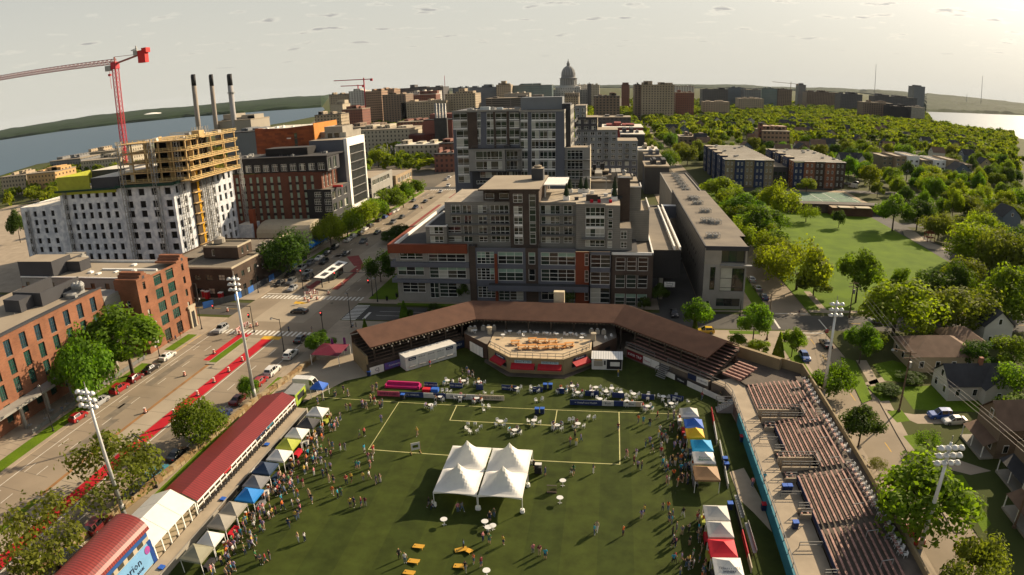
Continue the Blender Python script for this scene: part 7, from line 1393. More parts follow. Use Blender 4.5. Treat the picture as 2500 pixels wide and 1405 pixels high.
me = bpy.data.meshes.new('distant_trees'); me.from_pydata(fv,[],ff); me.materials.append(mat('leaf_far',(.048,.090,.012),.8,.3,.045,obj=False,trans=.5,c2=(.20,.225,.018),detail=3,spec=.1)); lab(put('distant_trees',me),'far off mass of spring green tree crowns spreading to the horizon','trees',kind='stuff')
# ------------------------------------------------------------------ vehicles
PAINT = {k: mat('paint_' + k,c,.32,0,spec=.5,coat=.6) for k,c in dict(black=(.012,.012,.014),white=(.62,.61,.58),silver=(.32,.33,.34),grey=(.11,.115,.12),red=(.30,.012,.016),burgundy=(.13,.008,.012),blue=(.03,.09,.33),teal=(.035,.17,.22),navy=(.02,.035,.09),yellow=(.62,.40,.02),green=(.10,.13,.06)).items()}
M_CGL = mat('car_glass',(.012,.014,.015),.05,0,spec=.8); M_TYRE = mat('tyre',(.014,.014,.014),.85,0); M_RIM = mat('rim',(.35,.35,.35),.35,0,metal=.6); M_HL = mat('headlight',(.6,.6,.56),.15,0,spec=.8); M_TL = mat('tail_light',(.30,.008,.008),.25,0)
RING = {'sedan': (1.82,[(-2.35,.72,.75,.78),(-2.22,.95,.99,.84),(-1.7,1.0,1.04,.82),(-.95,.98,1.42,.62),(.3,.95,1.45,.64),(1.15,.93,.97,.82),(2.1,.80,.84,.80),(2.34,.58,.62,.7)]),
'suv': (1.92,[(-2.36,.85,.88,.82),(-2.28,1.05,1.12,.82),(-1.95,1.06,1.66,.68),(-1.2,1.04,1.72,.70),(.25,1.0,1.72,.70),(1.05,1.0,1.06,.84),(2.1,.92,.97,.82),(2.36,.62,.68,.74)]),
'hatch': (1.76,[(-2.05,.8,.85,.8),(-1.95,1.0,1.08,.8),(-1.5,1.0,1.46,.66),(.1,.95,1.52,.66),(1.0,.93,.98,.82),(1.8,.80,.84,.8),(2.02,.58,.62,.7)]),
'pickup': (1.98,[(-2.75,.95,.98,.94),(-2.7,1.05,1.08,.94),(-.85,1.05,1.09,.94),(-.7,1.05,1.78,.74),(.55,1.03,1.80,.74),(1.3,1.05,1.1,.86),(2.5,1.0,1.04,.86),(2.75,.65,.7,.78)]),
'van': (2.0,[(-2.7,.9,2.3,.86),(-2.6,1.2,2.45,.86),(.9,1.2,2.5,.86),(1.5,1.15,2.3,.8),(2.2,1.1,1.15,.86),(2.7,.9,.95,.84),(2.78,.6,.65,.76)])}
CARM = {}
def car_meshes(k):
 if k in CARM: return CARM[k]
 w,R = RING[k]; b,g = MB(),MB(); hw = w / 2; cab = 1.2
 cs = [[(-hw * .96,.26),(-hw,.55),(-hw * .97,zb),(-hw * wt,zt),(hw * wt,zt),(hw * .97,zb),(hw,.55),(hw * .96,.26)] for _,zb,zt,wt in R]
 for i in range(len(R) - 1):
  hi0,hi1 = R[i][2] - R[i][1] > .3,R[i + 1][2] - R[i + 1][1] > .3
  for j in range(7):
   P = [(cs[i][j][0],R[i][0],cs[i][j][1]),(cs[i + 1][j][0],R[i + 1][0],cs[i + 1][j][1]),(cs[i + 1][j + 1][0],R[i + 1][0],cs[i + 1][j + 1][1]),(cs[i][j + 1][0],R[i][0],cs[i][j + 1][1])][::-1]
   side = j in (2,4) and (hi0 or hi1) and not (k == 'van' and R[i][0] < .8); top = j == 3 and hi0 != hi1
   b.poly(P)
   if side or top:
    c = sum((Vector(p) for p in P),Vector()) / 4; n = (Vector(P[1]) - Vector(P[0])).cross(Vector(P[2]) - Vector(P[1]))
    if n.length < 1e-6: n = (Vector(P[2]) - Vector(P[1])).cross(Vector(P[3]) - Vector(P[2]))
    n = n.normalized() * .014; g.poly([tuple(c + (Vector(p) - c) * .86 + n) for p in P])
 for i in (0,-1): b.poly([(x,R[i][0],z) for x,z in (cs[i] if i == 0 else cs[i][::-1])])
 b.box(-hw * .9,hw * .9,R[0][0] + .3,R[-1][0] - .3,.16,.3)
 L0,L1 = R[0][0],R[-1][0]; wz = .34 if k not in ('pickup','van') else .38; wm = MB(); wm.tube((-.11,0,0),(.11,0,0),wz,wz,14); rm = MB(); rm.tube((-.125,0,0),(.125,0,0),wz * .62,wz * .62,10)
 CARM[k] = (b.mesh('body',PAINT['grey']),g.mesh('window',M_CGL),wm.mesh('wheel',M_TYRE),rm.mesh('rim',M_RIM),MB().box(-.22,.22,-.06,.03,-.08,.08).mesh('headlight',M_HL),MB().box(-.16,.16,-.03,.06,-.1,.1).mesh('tail_light',M_TL),hw,L0,L1,wz)
 return CARM[k]
def car(px,py,kind,col,head,label,group,cat='car'):
 """head: 1 faces away from the camera along the avenue, -1 towards it, 0 right, 2 left"""
 x,y = G(px,py,.35); b,g,wm,rm,hl,tl,hw,L0,L1,wz = car_meshes(kind); rz = {1: 0,-1: math.pi,0: -math.pi / 2,2: math.pi / 2}.get(head,head) + rnd.uniform(-.03,.03)
 t = E('parked_car' if 'kerb' in group or 'lot' in group else 'car',label,cat,(x,y,.02),rz,group); put('body',b,t,mats=[PAINT[col]]); put('window',g,t)
 for sx in (-1,1):
  for yy in (L0 + .85,L1 - .88): o = put('wheel',wm,t,(sx * (hw - .1),yy,wz)); put('rim',rm,o)
  put('headlight',hl,t,(sx * hw * .68,L1 - .06,.68)); put('tail_light',tl,t,(sx * hw * .78,L0 + .02,.84))
 return t
KL_,KR_,TR_,QU_ = 'cars parked along the left kerb','cars parked along the stadium kerb','cars driving on the avenue','cars queuing at the crossing'
for a in [(192,1020,'hatch','red',1,'small red car nearest the camera on the left kerb',KL_),(243,983,'suv','silver',1,'silver grey SUV on the left kerb between two red cars',KL_),(292,951,'suv','red',1,'bright red SUV on the left kerb behind another red one',KL_),(331,925,'hatch','burgundy',1,'dark red hatchback in front of the bright red SUV',KL_),(369,902,'sedan','black',1,'black sedan on the left kerb under the tall tree',KL_),(409,872,'sedan','white',1,'white saloon at the head of the left kerb row',KL_),
(540,806,'suv','silver',-1,'silver SUV with dark roof driving off the crossing',TR_),(241,1284,'suv','burgundy',1,'large burgundy SUV below the lower lamp mast',KR_),(334,1204,'suv','black',1,'black SUV behind the white marquee',KR_),(384,1158,'suv','teal',1,'teal blue SUV behind the red roofed suite',KR_),(433,1112,'sedan','black',1,'black sedan behind the small green street tree',KR_),(496,1060,'pickup','green',1,'olive pickup truck under the small street tree',KR_),(543,1017,'suv','navy',1,'dark SUV with silver roof rails past the pickup',KR_),(583,977,'sedan','burgundy',1,'dark maroon sedan beside the round street tree',KR_),(636,933,'hatch','red',1,'bright red car by the far floodlight mast',KR_),(665,908,'suv','white',1,'white SUV ahead of the bright red car',KR_),(710,868,'suv','white',1,'second white SUV near the crossing',KR_),(735,830,'sedan','black',1,'black car waiting at the near crosswalk',TR_),(169,1362,'suv','black',1,'black SUV at the lower left corner by the stone wall',KR_),(731,762,'sedan','black',2,'dark sedan turning across the middle of the crossing',TR_),
(714,706,'hatch','silver',-1,'silver hatchback first in line at the crosswalk',QU_),(711,690,'suv','grey',-1,'grey SUV second in line behind the silver hatchback',QU_),(683,693,'sedan','black',-1,'black sedan nearest the fence in the left queue lane',QU_),(708,673,'suv','black',-1,'black SUV behind the black sedan by the fence',QU_),(753,680,'suv','black',-1,'black SUV beside the bus shelter end',QU_),(751,667,'sedan','silver',-1,'pale saloon beside the bus shelter',QU_),(735,657,'suv','silver',-1,'silver estate in the left queue lane',QU_),(757,645,'suv','grey',-1,'grey SUV ahead of the silver estate',QU_),(791,641,'suv','black',-1,'black SUV past the bus shelter roof',QU_),(779,632,'sedan','white',-1,'white saloon in the queue by the pavement lawn',QU_),(798,620,'sedan','black',-1,'black saloon behind the white one in the queue',QU_),(817,606,'suv','black',-1,'black SUV beside the blue awning',QU_),(844,621,'sedan','black',-1,'black sedan driving beside the worn red lane',TR_),
(849,588,'sedan','white',1,'white sedan at the near end of the hotel kerb row',KL_),(863,578,'suv','white',1,'white van like SUV in the hotel kerb row',KL_),(880,571,'sedan','black',1,'black sedan in the hotel kerb row',KL_),(891,561,'sedan','white',1,'white sedan ahead of the black one by the hotel',KL_),(904,553,'suv','black',1,'black SUV at the far end of the hotel kerb row',KL_),(887,591,'suv','grey',-1,'grey SUV driving beside the grassy median',TR_),(921,569,'sedan','black',-1,'black sedan following the grey SUV',TR_),(959,544,'suv','grey',-1,'dark grey SUV further up the avenue',TR_),(981,531,'sedan','black',-1,'small dark saloon up the avenue',TR_),(1014,508,'suv','navy',-1,'dark purple SUV in the sunlit lane',TR_),(925,539,'sedan','black',1,'black car below the white framed glass wall',KL_),(940,531,'hatch','blue',1,'bright blue car in the far kerb row',KL_),(950,524,'hatch','red',1,'red car ahead of the bright blue one',KL_),(959,519,'sedan','white',1,'white car next to the red one in the far row',KL_),(969,514,'sedan','white',1,'white car at the head of the far row',KL_),(1038,493,'sedan','black',-1,'black car near the pink lane patch',TR_),(1009,491,'sedan','grey',-1,'grey car near the far left kerb',TR_),(1076,469,'sedan','silver',-1,'silver blue car at the far crossing',TR_),(1094,455,'suv','white',-1,'white car on the far crosswalk',TR_),(1097,434,'suv','white',1,'white car parked past the far crosswalk',KL_),(1090,439,'sedan','silver',1,'silver car parked past the far crosswalk',KL_),(1029,458,'suv','white',1,'white car by the low tan office entrance',KL_),
(1646,767,'sedan','black',-1,'black car leaving the alley beside the round tree','cars by the alley'),(1649,614,'sedan','silver',-1,'silver car higher up the shaded alley','cars by the alley'),(1657,631,'sedan','black',-1,'black car lower in the shaded alley','cars by the alley'),(1964,873,'hatch','blue',-1,'blue hatchback parked outside the grandstand wall','cars on the side street kerb'),(2016,842,'sedan','black',1,'dark car driving up to the side street stop line','cars on the side street'),(1865,727,'sedan','navy',1,'dark blue car parked beside the grey block','cars on the side street kerb'),(1849,706,'sedan','grey',1,'grey car parked ahead of the dark blue one','cars on the side street kerb'),(1835,684,'sedan','silver',1,'pale car parked farthest along the grey block','cars on the side street kerb'),(2143,785,'suv','silver',2,'silver car on the cross street before the park tree','cars on the cross street'),(1722,810,'hatch','yellow',2,'bright yellow car half hidden behind the round tree','cars on the cross street'),(2295,1016,'suv','blue',2,'blue car in the drive of the white cottage','cars in the house drives'),(2330,1030,'sedan','white',2,'white car in the drive below the blue one','cars in the house drives'),(2228,1304,'sedan','red',1,'red car parked beneath the big leafy street tree','cars on the side street kerb'),(2270,528,'sedan','black',1,'black car on the street behind the playground','cars on the park street'),(2271,547,'sedan','silver',1,'silver car on the street behind the playground','cars on the park street'),(2082,457,'van','white',.6,'white van by the brick and navy apartments','cars in the apartment lot'),(2089,447,'sedan','black',.6,'black car beyond the white van','cars in the apartment lot'),(2067,450,'suv','silver',.6,'silver car left of the white van','cars in the apartment lot')]:
 car(*a)
car(751,946,'van','white',.0,'white delivery van parked at the corner of the pitch','food vehicles at the corner of the pitch','van')
x,y = G(724,985,.1); t = E('food_trailer','yellow and green food trailer with a red end beside the white van','food trailer',(x,y,.1)); M_YG = mat('trailer_lime',(.42,.44,.05),.5,.25,1,c2=(.12,.3,.05)); MB().box(-1.2,1.2,-2.2,2.2,.5,2.9).obj('body',M_YG,t,local=True); MB().box(-1.25,1.25,-2.25,2.25,2.9,3.05).obj('roof',M_STEEL,t,local=True); MB().box(-1.1,1.1,-2.28,-2.2,.6,2.7).obj('red_end',M_REDF,t,local=True); MB().box(1.2,1.24,-1.4,1.4,1.3,2.4).obj('hatch',M_BLACK,t,local=True); each_l('wheel',M_TYRE,t,[(-1.2,-.9,-.3,.4,0,.6),(.9,1.2,-.3,.4,0,.6)])
# ------------------------------------------------------------------ street furniture
M_DRUM = stripes('drum_orange',(.62,.10,.015),(.62,.6,.55),2,.36,.55,.6,True,.05); DR = None
for di,(px,py) in enumerate(sorted(((355,1008),(451,918),(425,1012),(483,966),(523,934),(559,908),(338,1085),(523,864),(592,882),(585,817),(612,800),(627,796),(750,700),(774,732),(802,719),(836,697),(873,666),(753,738),(556,761),(896,599),(1030,509),(744,733),(760,729)),key=lambda p: -p[1])):
 x,y = G(px,py)
 if DR is None:
  DR = E('traffic_drum','orange and white striped traffic drum nearest the camera on the avenue','traffic drum',(x,y,0),0,'traffic drums along the bus lane'); MB().lathe([(.30,.12),(.29,.5),(.27,.5),(.26,1.05),(0,1.06)],12).obj('drum',M_DRUM,DR,local=True); MB().box(-.4,.4,-.4,.4,0,.12).obj('base',M_BLACK,DR,local=True)
 else: dup(DR,(x,y,0))['label'] = 'orange and white striped traffic drum, ' + (ORD[di] if di < 20 else ('third last','second last','last')[di - 20]) + ' from the camera along the avenue'
for i,(px,py) in enumerate(((762,716),(752,722),(770,722),(592,805),(600,799),(582,812))):
 x,y = G(px,py); t = E('barricade','red and white striped barricade ' + ('by the bus shelter island' if i < 3 else 'at the red lane end'),'barricade',(x,y,0),.3 * i,'striped barricades at the crossing'); each_l('board',stripes('barricade_red',(.5,.03,.02),(.6,.58,.55),0,.5,.5,.6,True,.05),t,[(-1,1,-.04,.04,.5,.8),(-1,1,-.04,.04,.95,1.25)]); each_l('leg',M_WHT,t,[(-.9,-.82,-.3,.3,0,1.2),(.82,.9,-.3,.3,0,1.2)])
c = [G(480 + a / 3.903,460 + b_ / 3.903,3.7) for a,b_ in ((1115,852),(1218,862),(1442,707),(1350,690))]; t = E('bus_shelter','long white roofed bus station shelter on the centre island','bus shelter',(c[0][0],c[0][1],0)); ORG[t.name] = Vector((c[0][0],c[0][1],0))
MB().prism(c,3.45,3.75,1,0).obj('roof',[M_WHT,M_BLACK],t); cc = [Vector(p) for p in c]
for k in range(3): a,b_ = .12 + k * .3,.3 + k * .3; f = lambda u,v: tuple((cc[0] * (1 - u) + cc[3] * u) * (1 - v) + (cc[1] * (1 - u) + cc[2] * u) * v); MB().prism([f(a,.3),f(a,.75),f(b_,.75),f(b_,.3)],3.76,3.82).obj('skylight',M_DKG,t)
for u in (.08,.35,.65,.95): p = f(u,.5); MB().box(p[0] - .12,p[0] + .12,p[1] - .12,p[1] + .12,0,3.45).obj('post',M_BLACK,t)
MB().prism([f(.0,-.2),f(0,1.3),f(1.05,1.3),f(1.05,-.2)],0,.35).obj('platform',M_CONC2,t); p,q_ = f(.5,.6),f(.9,.6); MB().prism([p,q_,(q_[0] + .1,q_[1]),(p[0] + .1,p[1])],.35,2.6).obj('screen',GLASS[1],t)
M_POLE = mat('pole_black',(.02,.02,.022),.5,0)
def pole(px,py,h,label,arm=None,name='street_lamp',cat='street lamp',m=None,sig=0,r=.1,lamp=True,cross=False,group='lamp posts and signals along the streets'):
 x,y = G(px,py); t = E(name,label,cat,(x,y,0),0,group); MB().tube((0,0,0),(0,0,h),r * 1.2,r * .7,7).obj('post',m or M_POLE,t,local=True); MB().lathe([(r * 2.4,0),(r * 2,.5),(r * 1.2,.6)],8).obj('base',m or M_POLE,t,local=True)
 if arm:
  MB().beam((0,0,h * .97),(arm[0],arm[1],h),.12).obj('arm',m or M_POLE,t,local=True)
  if lamp: MB().lathe([(.05,.4),(.3,.1),(.34,0),(.02,-.05)],8,(arm[0],arm[1],h - .35)).obj('lamp',M_STEEL if not sig else M_POLE,t,local=True)
 for k in range(sig):
  u = .98 - k * .9; ax_,ay_ = (arm[0] * u,arm[1] * u) if arm else (0,0); z = h - 1.1 if u > .3 else h * .55; s = MB().box(ax_ - .2,ax_ + .2,ay_ - .2,ay_ + .2,z,z + 1.1).obj('signal_head',M_POLE,t,local=True); MB().tube((ax_,ay_ - .21,z + .85),(ax_,ay_ - .26,z + .85),.14,.14,8).obj('red_light',M_REDL,s,local=True)
 if cross:
  for z in (h - .5,h - 1.4): MB().beam((-1.2,0,z),(1.2,0,z),.14).obj('cross_arm',m,t,local=True)
  MB().tube((.35,0,h - 3.2),(.35,0,h - 2.1),.28,.28,8).obj('transformer',M_STEEL,t,local=True)
 return t
M_REDL = bpy.data.materials.new('signal_red'); M_REDL.use_nodes = True; M_REDL.node_tree.nodes['Principled BSDF'].inputs['Emission Color'].default_value = (1,.02,.01,1); M_REDL.node_tree.nodes['Principled BSDF'].inputs['Emission Strength'].default_value = 2.5
M_UT = mat('pole_timber',(.13,.085,.055),.9,.25,1)
pole(131,1055,9.5,'black street lamp on the lawn strip by the brick patio',(-1,.5)); pole(383,1191,8.5,'black curved street lamp behind the white marquee',(-3,1.2)); pole(858,801,9,'tall black lamp at the crosswalk by the stadium',(-.6,.3)); pole(910,724,7,'signal mast with long arm over the red lane',(-11,0),'traffic_signal','traffic signal',sig=2,lamp=False); pole(621,812,7,'signal mast on the near median of the avenue',(-11,0),'traffic_signal','traffic signal',sig=2,lamp=False); pole(631,716,8.5,'black lamp beside the construction fence corner',(.8,.3)); pole(740,706,6,'short signal post at the bus shelter end',None,'traffic_signal','traffic signal',sig=1); pole(789,808,5,'signal post at the near stadium corner',None,'traffic_signal','traffic signal',sig=1); pole(922,738,7,'slim lamp on the grey block corner',(-.5,0)); pole(493,805,8.5,'black lamp at the brick warehouse corner',(.8,0)); pole(390,872,9,'black street lamp in front of the brick warehouse',(.8,.2)); pole(694,860,8,'curved black lamp by the near crosswalk',(-2.4,.6))
pole(1872,831,11,'bare timber utility pole at the side street corner',None,'utility_pole','utility pole',M_UT,r=.14); t1 = pole(2194,1006,12,'timber utility pole with transformer beside the white cottage',(-3,1),'utility_pole','utility pole',M_UT,r=.16,cross=True); pole(2073,776,9.5,'timber utility pole at the front of the park lawn',None,'utility_pole','utility pole',M_UT,r=.14,cross=True); pole(2475,1290,12,'timber utility pole at the right edge by the dark house',None,'utility_pole','utility pole',M_UT,r=.16,cross=True); pole(1806,774,4.2,'globe lamp in front of the long grey block',None,m=M_POLE); pole(1742,700,10,'pale slim mast beside the long grey block',None,m=M_STEEL)
t = E('overhead_wires','overhead wires strung between the timber utility poles','wires',(0,0,0)); a,c = Vector(G(2194,1006) + (11.3,)),Vector(G(2475,1290) + (11.3,)); e = Vector(G(2073,776) + (9,))
for dx in (-1,0,1): MB().beam(a + Vector((dx,0,0)),c + Vector((dx,0,0)),.03).beam(a + Vector((dx,0,0)),e + Vector((dx,0,0)),.03).obj('wire',M_POLE,t)
x,y = G(2015,836); t = E('stop_sign','red octagonal stop sign at the side street corner','stop sign',(x,y,0)); MB().beam((0,0,0),(0,0,3.1),.07).obj('post',M_STEEL,t,local=True); MB().tube((0,-.04,2.7),(0,-.08,2.7),.48,.48,8).obj('sign_plate',M_REDF,t,local=True); o = put('lettering',text_mesh('STOP',.36,M_WT),t,(0,-.1,2.7)); o.rotation_euler = (math.pi / 2,0,0)
b = E('construction_fence','dark screened construction fence along the avenue with red cabins behind','fence',(-104,165,0)); M_SCR = mat('fence_screen',(.03,.036,.045),.8,.3,.3)
P_ = [(-110,146.5),(-104.2,154),(-103.2,160),(-102.8,172),(-102.8,198)]
for (p,q_) in zip(P_,P_[1:]):
 n = max(1,int((Vector(q_) - Vector(p)).length / 3))
 for k in range(n): u = Vector(p) + (Vector(q_) - Vector(p)) * k / n; v = Vector(p) + (Vector(q_) - Vector(p)) * (k + .96) / n; MB().prism([tuple(u),tuple(v),(v.x + .06,v.y + .06),(u.x + .06,u.y + .06)],.12,2.0).obj('panel',M_SCR if k % 5 else mat('fence_blue',(.03,.12,.38),.7,.2,.5),b)
for i,(px,py) in enumerate(((508,730),(541,733),(500,727))):
 x,y = G(px,py); t = E('portable_toilet',('red portable toilet beside the dark brick wall, left of two','red portable toilet beside the dark brick wall, right of two','grey portable toilet next to the red ones')[i],'portable toilet',(x,y,.1)); MB().box(-.6,.6,-.6,.6,0,2.1).obj('cabin',M_REDF if i < 2 else M_CONCW,t,local=True); MB().box(-.62,.62,-.62,.62,2.1,2.3).obj('roof',M_WHT,t,local=True); MB().box(-.4,.4,-.64,-.6,.1,1.9).obj('door',M_REDF,t,local=True)
# patio furniture on the left, planters by the podium
for i in range(9): x,y = -106.2 + (i % 2) * 1.4,78 + i * 3.2; t = E('patio_table','%s grey patio table from the camera below the brick offices' % ORD[i],'table',(x,y,.12),0,'patio tables below the brick offices'); MB().tube((0,0,.7),(0,0,.75),.55,.55,10).tube((0,0,0),(0,0,.7),.05,.05,5).obj('table_top',M_STEEL,t,local=True); MB().tube((0,0,.75),(0,0,2.3),.04,.04,5).obj('parasol_pole',M_DKG,t,local=True)
t = E('patio_fence','grey metal fence edging the brick office patio','fence',(-103.4,90,0)); [MB().box(-103.45,-103.35,76 + i * 2.6,78.5 + i * 2.6,.3,1.15).obj('panel',M_RAIL,t) for i in range(14)]
for i in range(9): x,y = G(945 + i * 24 - (i > 4) * 10,735 - (i % 2) * 8 if i < 8 else 728); t = E('planter','%s dark tall planter from the left before the grey block' % ORD[i],'planter',(x,y,.12),0,'dark planters before the grey block'); MB().lathe([(.25,0),(.4,1.0),(.32,1.0),(.3,.9),(0,.9)],8).obj('pot',M_BLACK,t,local=True); MB().lathe([(.3,.9),(.42,1.15),(.1,1.4)],7).obj('plant',LEAF[1],t,local=True)
# ------------------------------------------------------------------ the event on the pitch
Z0 = .14
TENTM = {k: mat('canopy_' + k,c,.65,.08,1.2,trans=.08) for k,c in dict(white=(.62,.61,.59),pale=(.46,.45,.43),black=(.045,.045,.05),lime=(.34,.38,.05),navy=(.022,.045,.095),grey=(.17,.17,.18),blue=(.015,.19,.55),royal=(.03,.12,.50),taupe=(.27,.25,.21),olive=(.25,.24,.17),yellow=(.72,.42,.02),sky=(.01,.28,.55),brown=(.27,.16,.08),red=(.52,.014,.03)).items()}
CANM = {}
def popup(px,py,col,w,label,txt=None,tm=None,z=2.5,rz=0.0,tail=1.55,tsz=.5):
 x,y = G(px,py,z + .3); t = E('popup_canopy',label,'canopy tent',(x,y,Z0),rz,'popup canopies along the touchlines'); a = w / 2; k = round(w,1)
 if k not in CANM:
  q = MB(); N = 4; e = [(-a,-a),(a,-a),(a,a),(-a,a)]
  for i in range(4):
   p,r = e[i],e[(i + 1) % 4]
   for s in range(N):
    u,v = s / N,(s + 1) / N; zf = lambda f: 2.3 + 1.05 * f ** 1.15; P = lambda c,f: (c[0] * (1 - f),c[1] * (1 - f),zf(f))
    q.poly([P(p,u),P(r,u),P(r,v),P(p,v)] if s < N - 1 else [P(p,u),P(r,u),P(p,1)])
   q.poly([(p[0],p[1],2.02),(r[0],r[1],2.02),(r[0],r[1],2.3),(p[0],p[1],2.3)])
  CANM[k] = (q.mesh('canopy',TENTM['white']),MB().box(-.035,.035,-.035,.035,0,2.3).mesh('leg',M_WHT))
 put('canopy',CANM[k][0],t,mats=[TENTM[col]])
 for sx in (-1,1):
  for sy in (-1,1): put('leg',CANM[k][1],t,(sx * (a - .06),sy * (a - .06),0))
 if txt: o = put('lettering',text_mesh(txt,tsz,tm),t,(0,-a * .55,2.3 + 1.05 * .43 ** 1.15 + .03)); o.rotation_euler = (math.atan2(.95,a),0,0)
 return t
LT = [(778,938,'royal',2.7,'small royal blue canopy beside the white van'),(774,1001,'white',3.1,'white canopy farthest up the left touchline row'),(752,1028,'black',3.1,'black canopy in the left row'),(724,1053,'white',3.1,'white canopy between the black and lime ones'),(702,1080,'lime',3.1,'lime green canopy in the left row'),(681,1107,'white',3.1,'white canopy between the lime and navy ones'),(646,1138,'navy',3.1,'navy canopy in the left row'),(624,1171,'grey',3.1,'dark grey canopy between the navy and bright blue ones'),(607,1203,'blue',3.1,'bright blue canopy in the left row'),(567,1237,'taupe',3.0,'taupe canopy just below the bright blue one'),(539,1268,'taupe',3.0,'second taupe canopy of the left row'),(512,1310,'white',2.7,'small white canopy near the bottom of the left row'),(478,1345,'olive',3.2,'olive canopy nearest the camera in the left row')]
RT = [(1683,1003,'pale',3.0,'pale grey canopy farthest up the right row','Cascade',M_WT),(1694,1030,'royal',3.0,'royal blue canopy in the right row'),(1697,1053,'yellow',2.8,'yellow canopy in the right row'),(1714,1083,'sky',3.2,'bright sky blue canopy in the right row'),(1719,1113,'white',3.2,'white canopy with green brewery lettering','KIRSHAN\nBREWING',M_GREENW),(1725,1150,'brown',3.6,'brown canopy with drooping corners in the right row'),(1750,1247,'pale',3.2,'pale grey canopy at the head of the lower right group'),(1758,1287,'pale',3.2,'off white canopy just above the red one',None),(1765,1333,'red',3.3,'red canopy in the lower right group'),(1779,1380,'white',3.4,'white canopy with red bird emblem and dark lettering','THIRSTY MILL\nWINERY',M_NAVYT)]
TAG = ['topmost white','black','white above lime','lime','white below lime','navy','dark grey','bright blue','upper taupe','lower taupe','small white','olive','topmost pale grey','royal blue','yellow','sky blue','brewery','brown','lower pale grey','off white','red','bird emblem']
for a in LT: popup(*a)
for a in RT: popup(a[0],a[1],a[2],a[3],a[4],*(a[5:7]),tsz=.42)
# big white four peak marquee
t = E('peaked_marquee','large white marquee of four peaked canopies in the middle of the pitch','marquee',(-16.6,77.5,Z0))
q = MB(); N = 16; w = 6.05
for i in range(N):
 for j in range(N):
  def pk(i,j):
   u,v = (i / N - .5) * 2,(j / N - .5) * 2; m_ = max(abs(u),abs(v),.001); e = min(1,m_ * ((abs(u) / m_) ** (2 + 9 * m_) + (abs(v) / m_) ** (2 + 9 * m_)) ** (1 / (2 + 9 * m_))); return ((u + 1) * w / 2,(v + 1) * w / 2,2.45 + 2.5 * (1 - e) ** 1.9 + .5 * (1 - e))
  q.poly([pk(i,j),pk(i + 1,j),pk(i + 1,j + 1),pk(i,j + 1)])
for s in range(8):
 u0,u1 = s / 8 * w,(s + 1) / 8 * w; d = lambda u: 2.08 + .28 * (1 - (2 * u / w - 1) ** 2)
 for f in (lambda u: (u,0),lambda u: (u,w),lambda u: (0,u),lambda u: (w,u)): q.poly([f(u0) + (d(u0),),f(u1) + (d(u1),),f(u1) + (2.45,),f(u0) + (2.45,)])
cm = q.mesh('canopy',M_TENT,smooth=False); pm = MB().tube((0,0,0),(0,0,2.4),.05,.05,6).mesh('pole',M_WHT); wm = MB().lathe([(.3,0),(.34,.1),(.3,.55),(.1,.6)],10).mesh('weight',M_WHT); cm.polygons.foreach_set('use_smooth',[True] * len(cm.polygons))
for sx in (-6.2,.15):
 for sy in (-6.3,-.2): put('canopy',cm,t,(sx,sy,0))
for sx in (-6.2,-.05,.1,6.2):
 for sy in (-6.3,-.2,5.85): put('pole',pm,t,(sx,sy,0)); (abs(sx) > 5 or sy < -6) and put('weight',wm,t,(sx,sy,0))
# chairs and tables
M_PL = mat('white_plastic',(.62,.62,.60),.4,0); CH = MB()
CH.box(-.24,.24,-.22,.24,.40,.44); [CH.box(x - .02,x + .02,y - .02,y + .02,0,.4) for x in (-.22,.22) for y in (-.2,.22)]
chs,chb = CH.mesh('seat',M_PL),MB().box(-.24,.24,.22,.26,.44,.86).box(-.27,-.23,-.15,.22,.60,.64).box(.23,.27,-.15,.22,.60,.64).mesh('backrest',M_PL); tbt,tbl = MB().tube((0,0,.70),(0,0,.74),.48,.48,14).mesh('table_top',M_PL),MB().tube((0,0,.0),(0,0,.7),.05,.05,6).box(-.3,.3,-.03,.03,0,.05).box(-.03,.03,-.3,.3,0,.05).mesh('stand',M_PL)
NCH = [0]
def chair(x,y,rz,label,group,z=Z0):
 t = E('plastic_chair',label,'chair',(x,y,z),rz,group); put('seat',chs,t); put('backrest',chb,t); return t
def table(x,y,label,group,z=Z0,h=1.0):
 t = E('round_table',label,'table',(x,y,z),0,group,(1,1,h)); put('table_top',tbt,t); put('stand',tbl,t)
for (a,c,n) in (((1965,928),(1994,984),12),((2012,1012),(2048,1074),12),((2056,1082),(2068,1104),4),((2076,1132),(2140,1240),20),((2152,1256),(2206,1356),14)):
 for i in range(n):
  f = i / max(1,n - 1); x,y = G(a[0] + (c[0] - a[0]) * f,a[1] + (c[1] - a[1]) * f,4.2); chair(min(37.4,x + (i % 2) * .5 - .3),y,math.pi / 2 * -1 + rnd.uniform(-.3,.3),'%s white chair of the %s run along the top of the open grandstand' % (ORD[i],{12: 'far' if a[0] < 2000 else 'next',4: 'shortest',20: 'longest',14: 'nearest'}[n]),'white chairs along the top of the open grandstand',3.9)
 x,y = G(*a,4.2); x2,y2 = G(*c,4.2); MB().prism([(x - .5,y),(x - .1,y),(x2 - .1,y2),(x2 - .5,y2)],4.4,4.46).obj('drink_shelf',M_PINK,OG)
TBL = [(692,88),(808,90),(925,98),(1195,142),(1325,142),(1600,128),(1520,150),(1640,175),(1740,165),(1770,138),(1845,168),(1885,145),(1950,175),(2045,185),(2150,195),(2260,205),(2318,255),(2345,205),(640,205),(785,205),(905,215),(1800,222),(1995,238),(2145,275),(570,265),(1320,378),(1490,412),(1640,402),(1180,448),(1078,385)]
SEAT = []
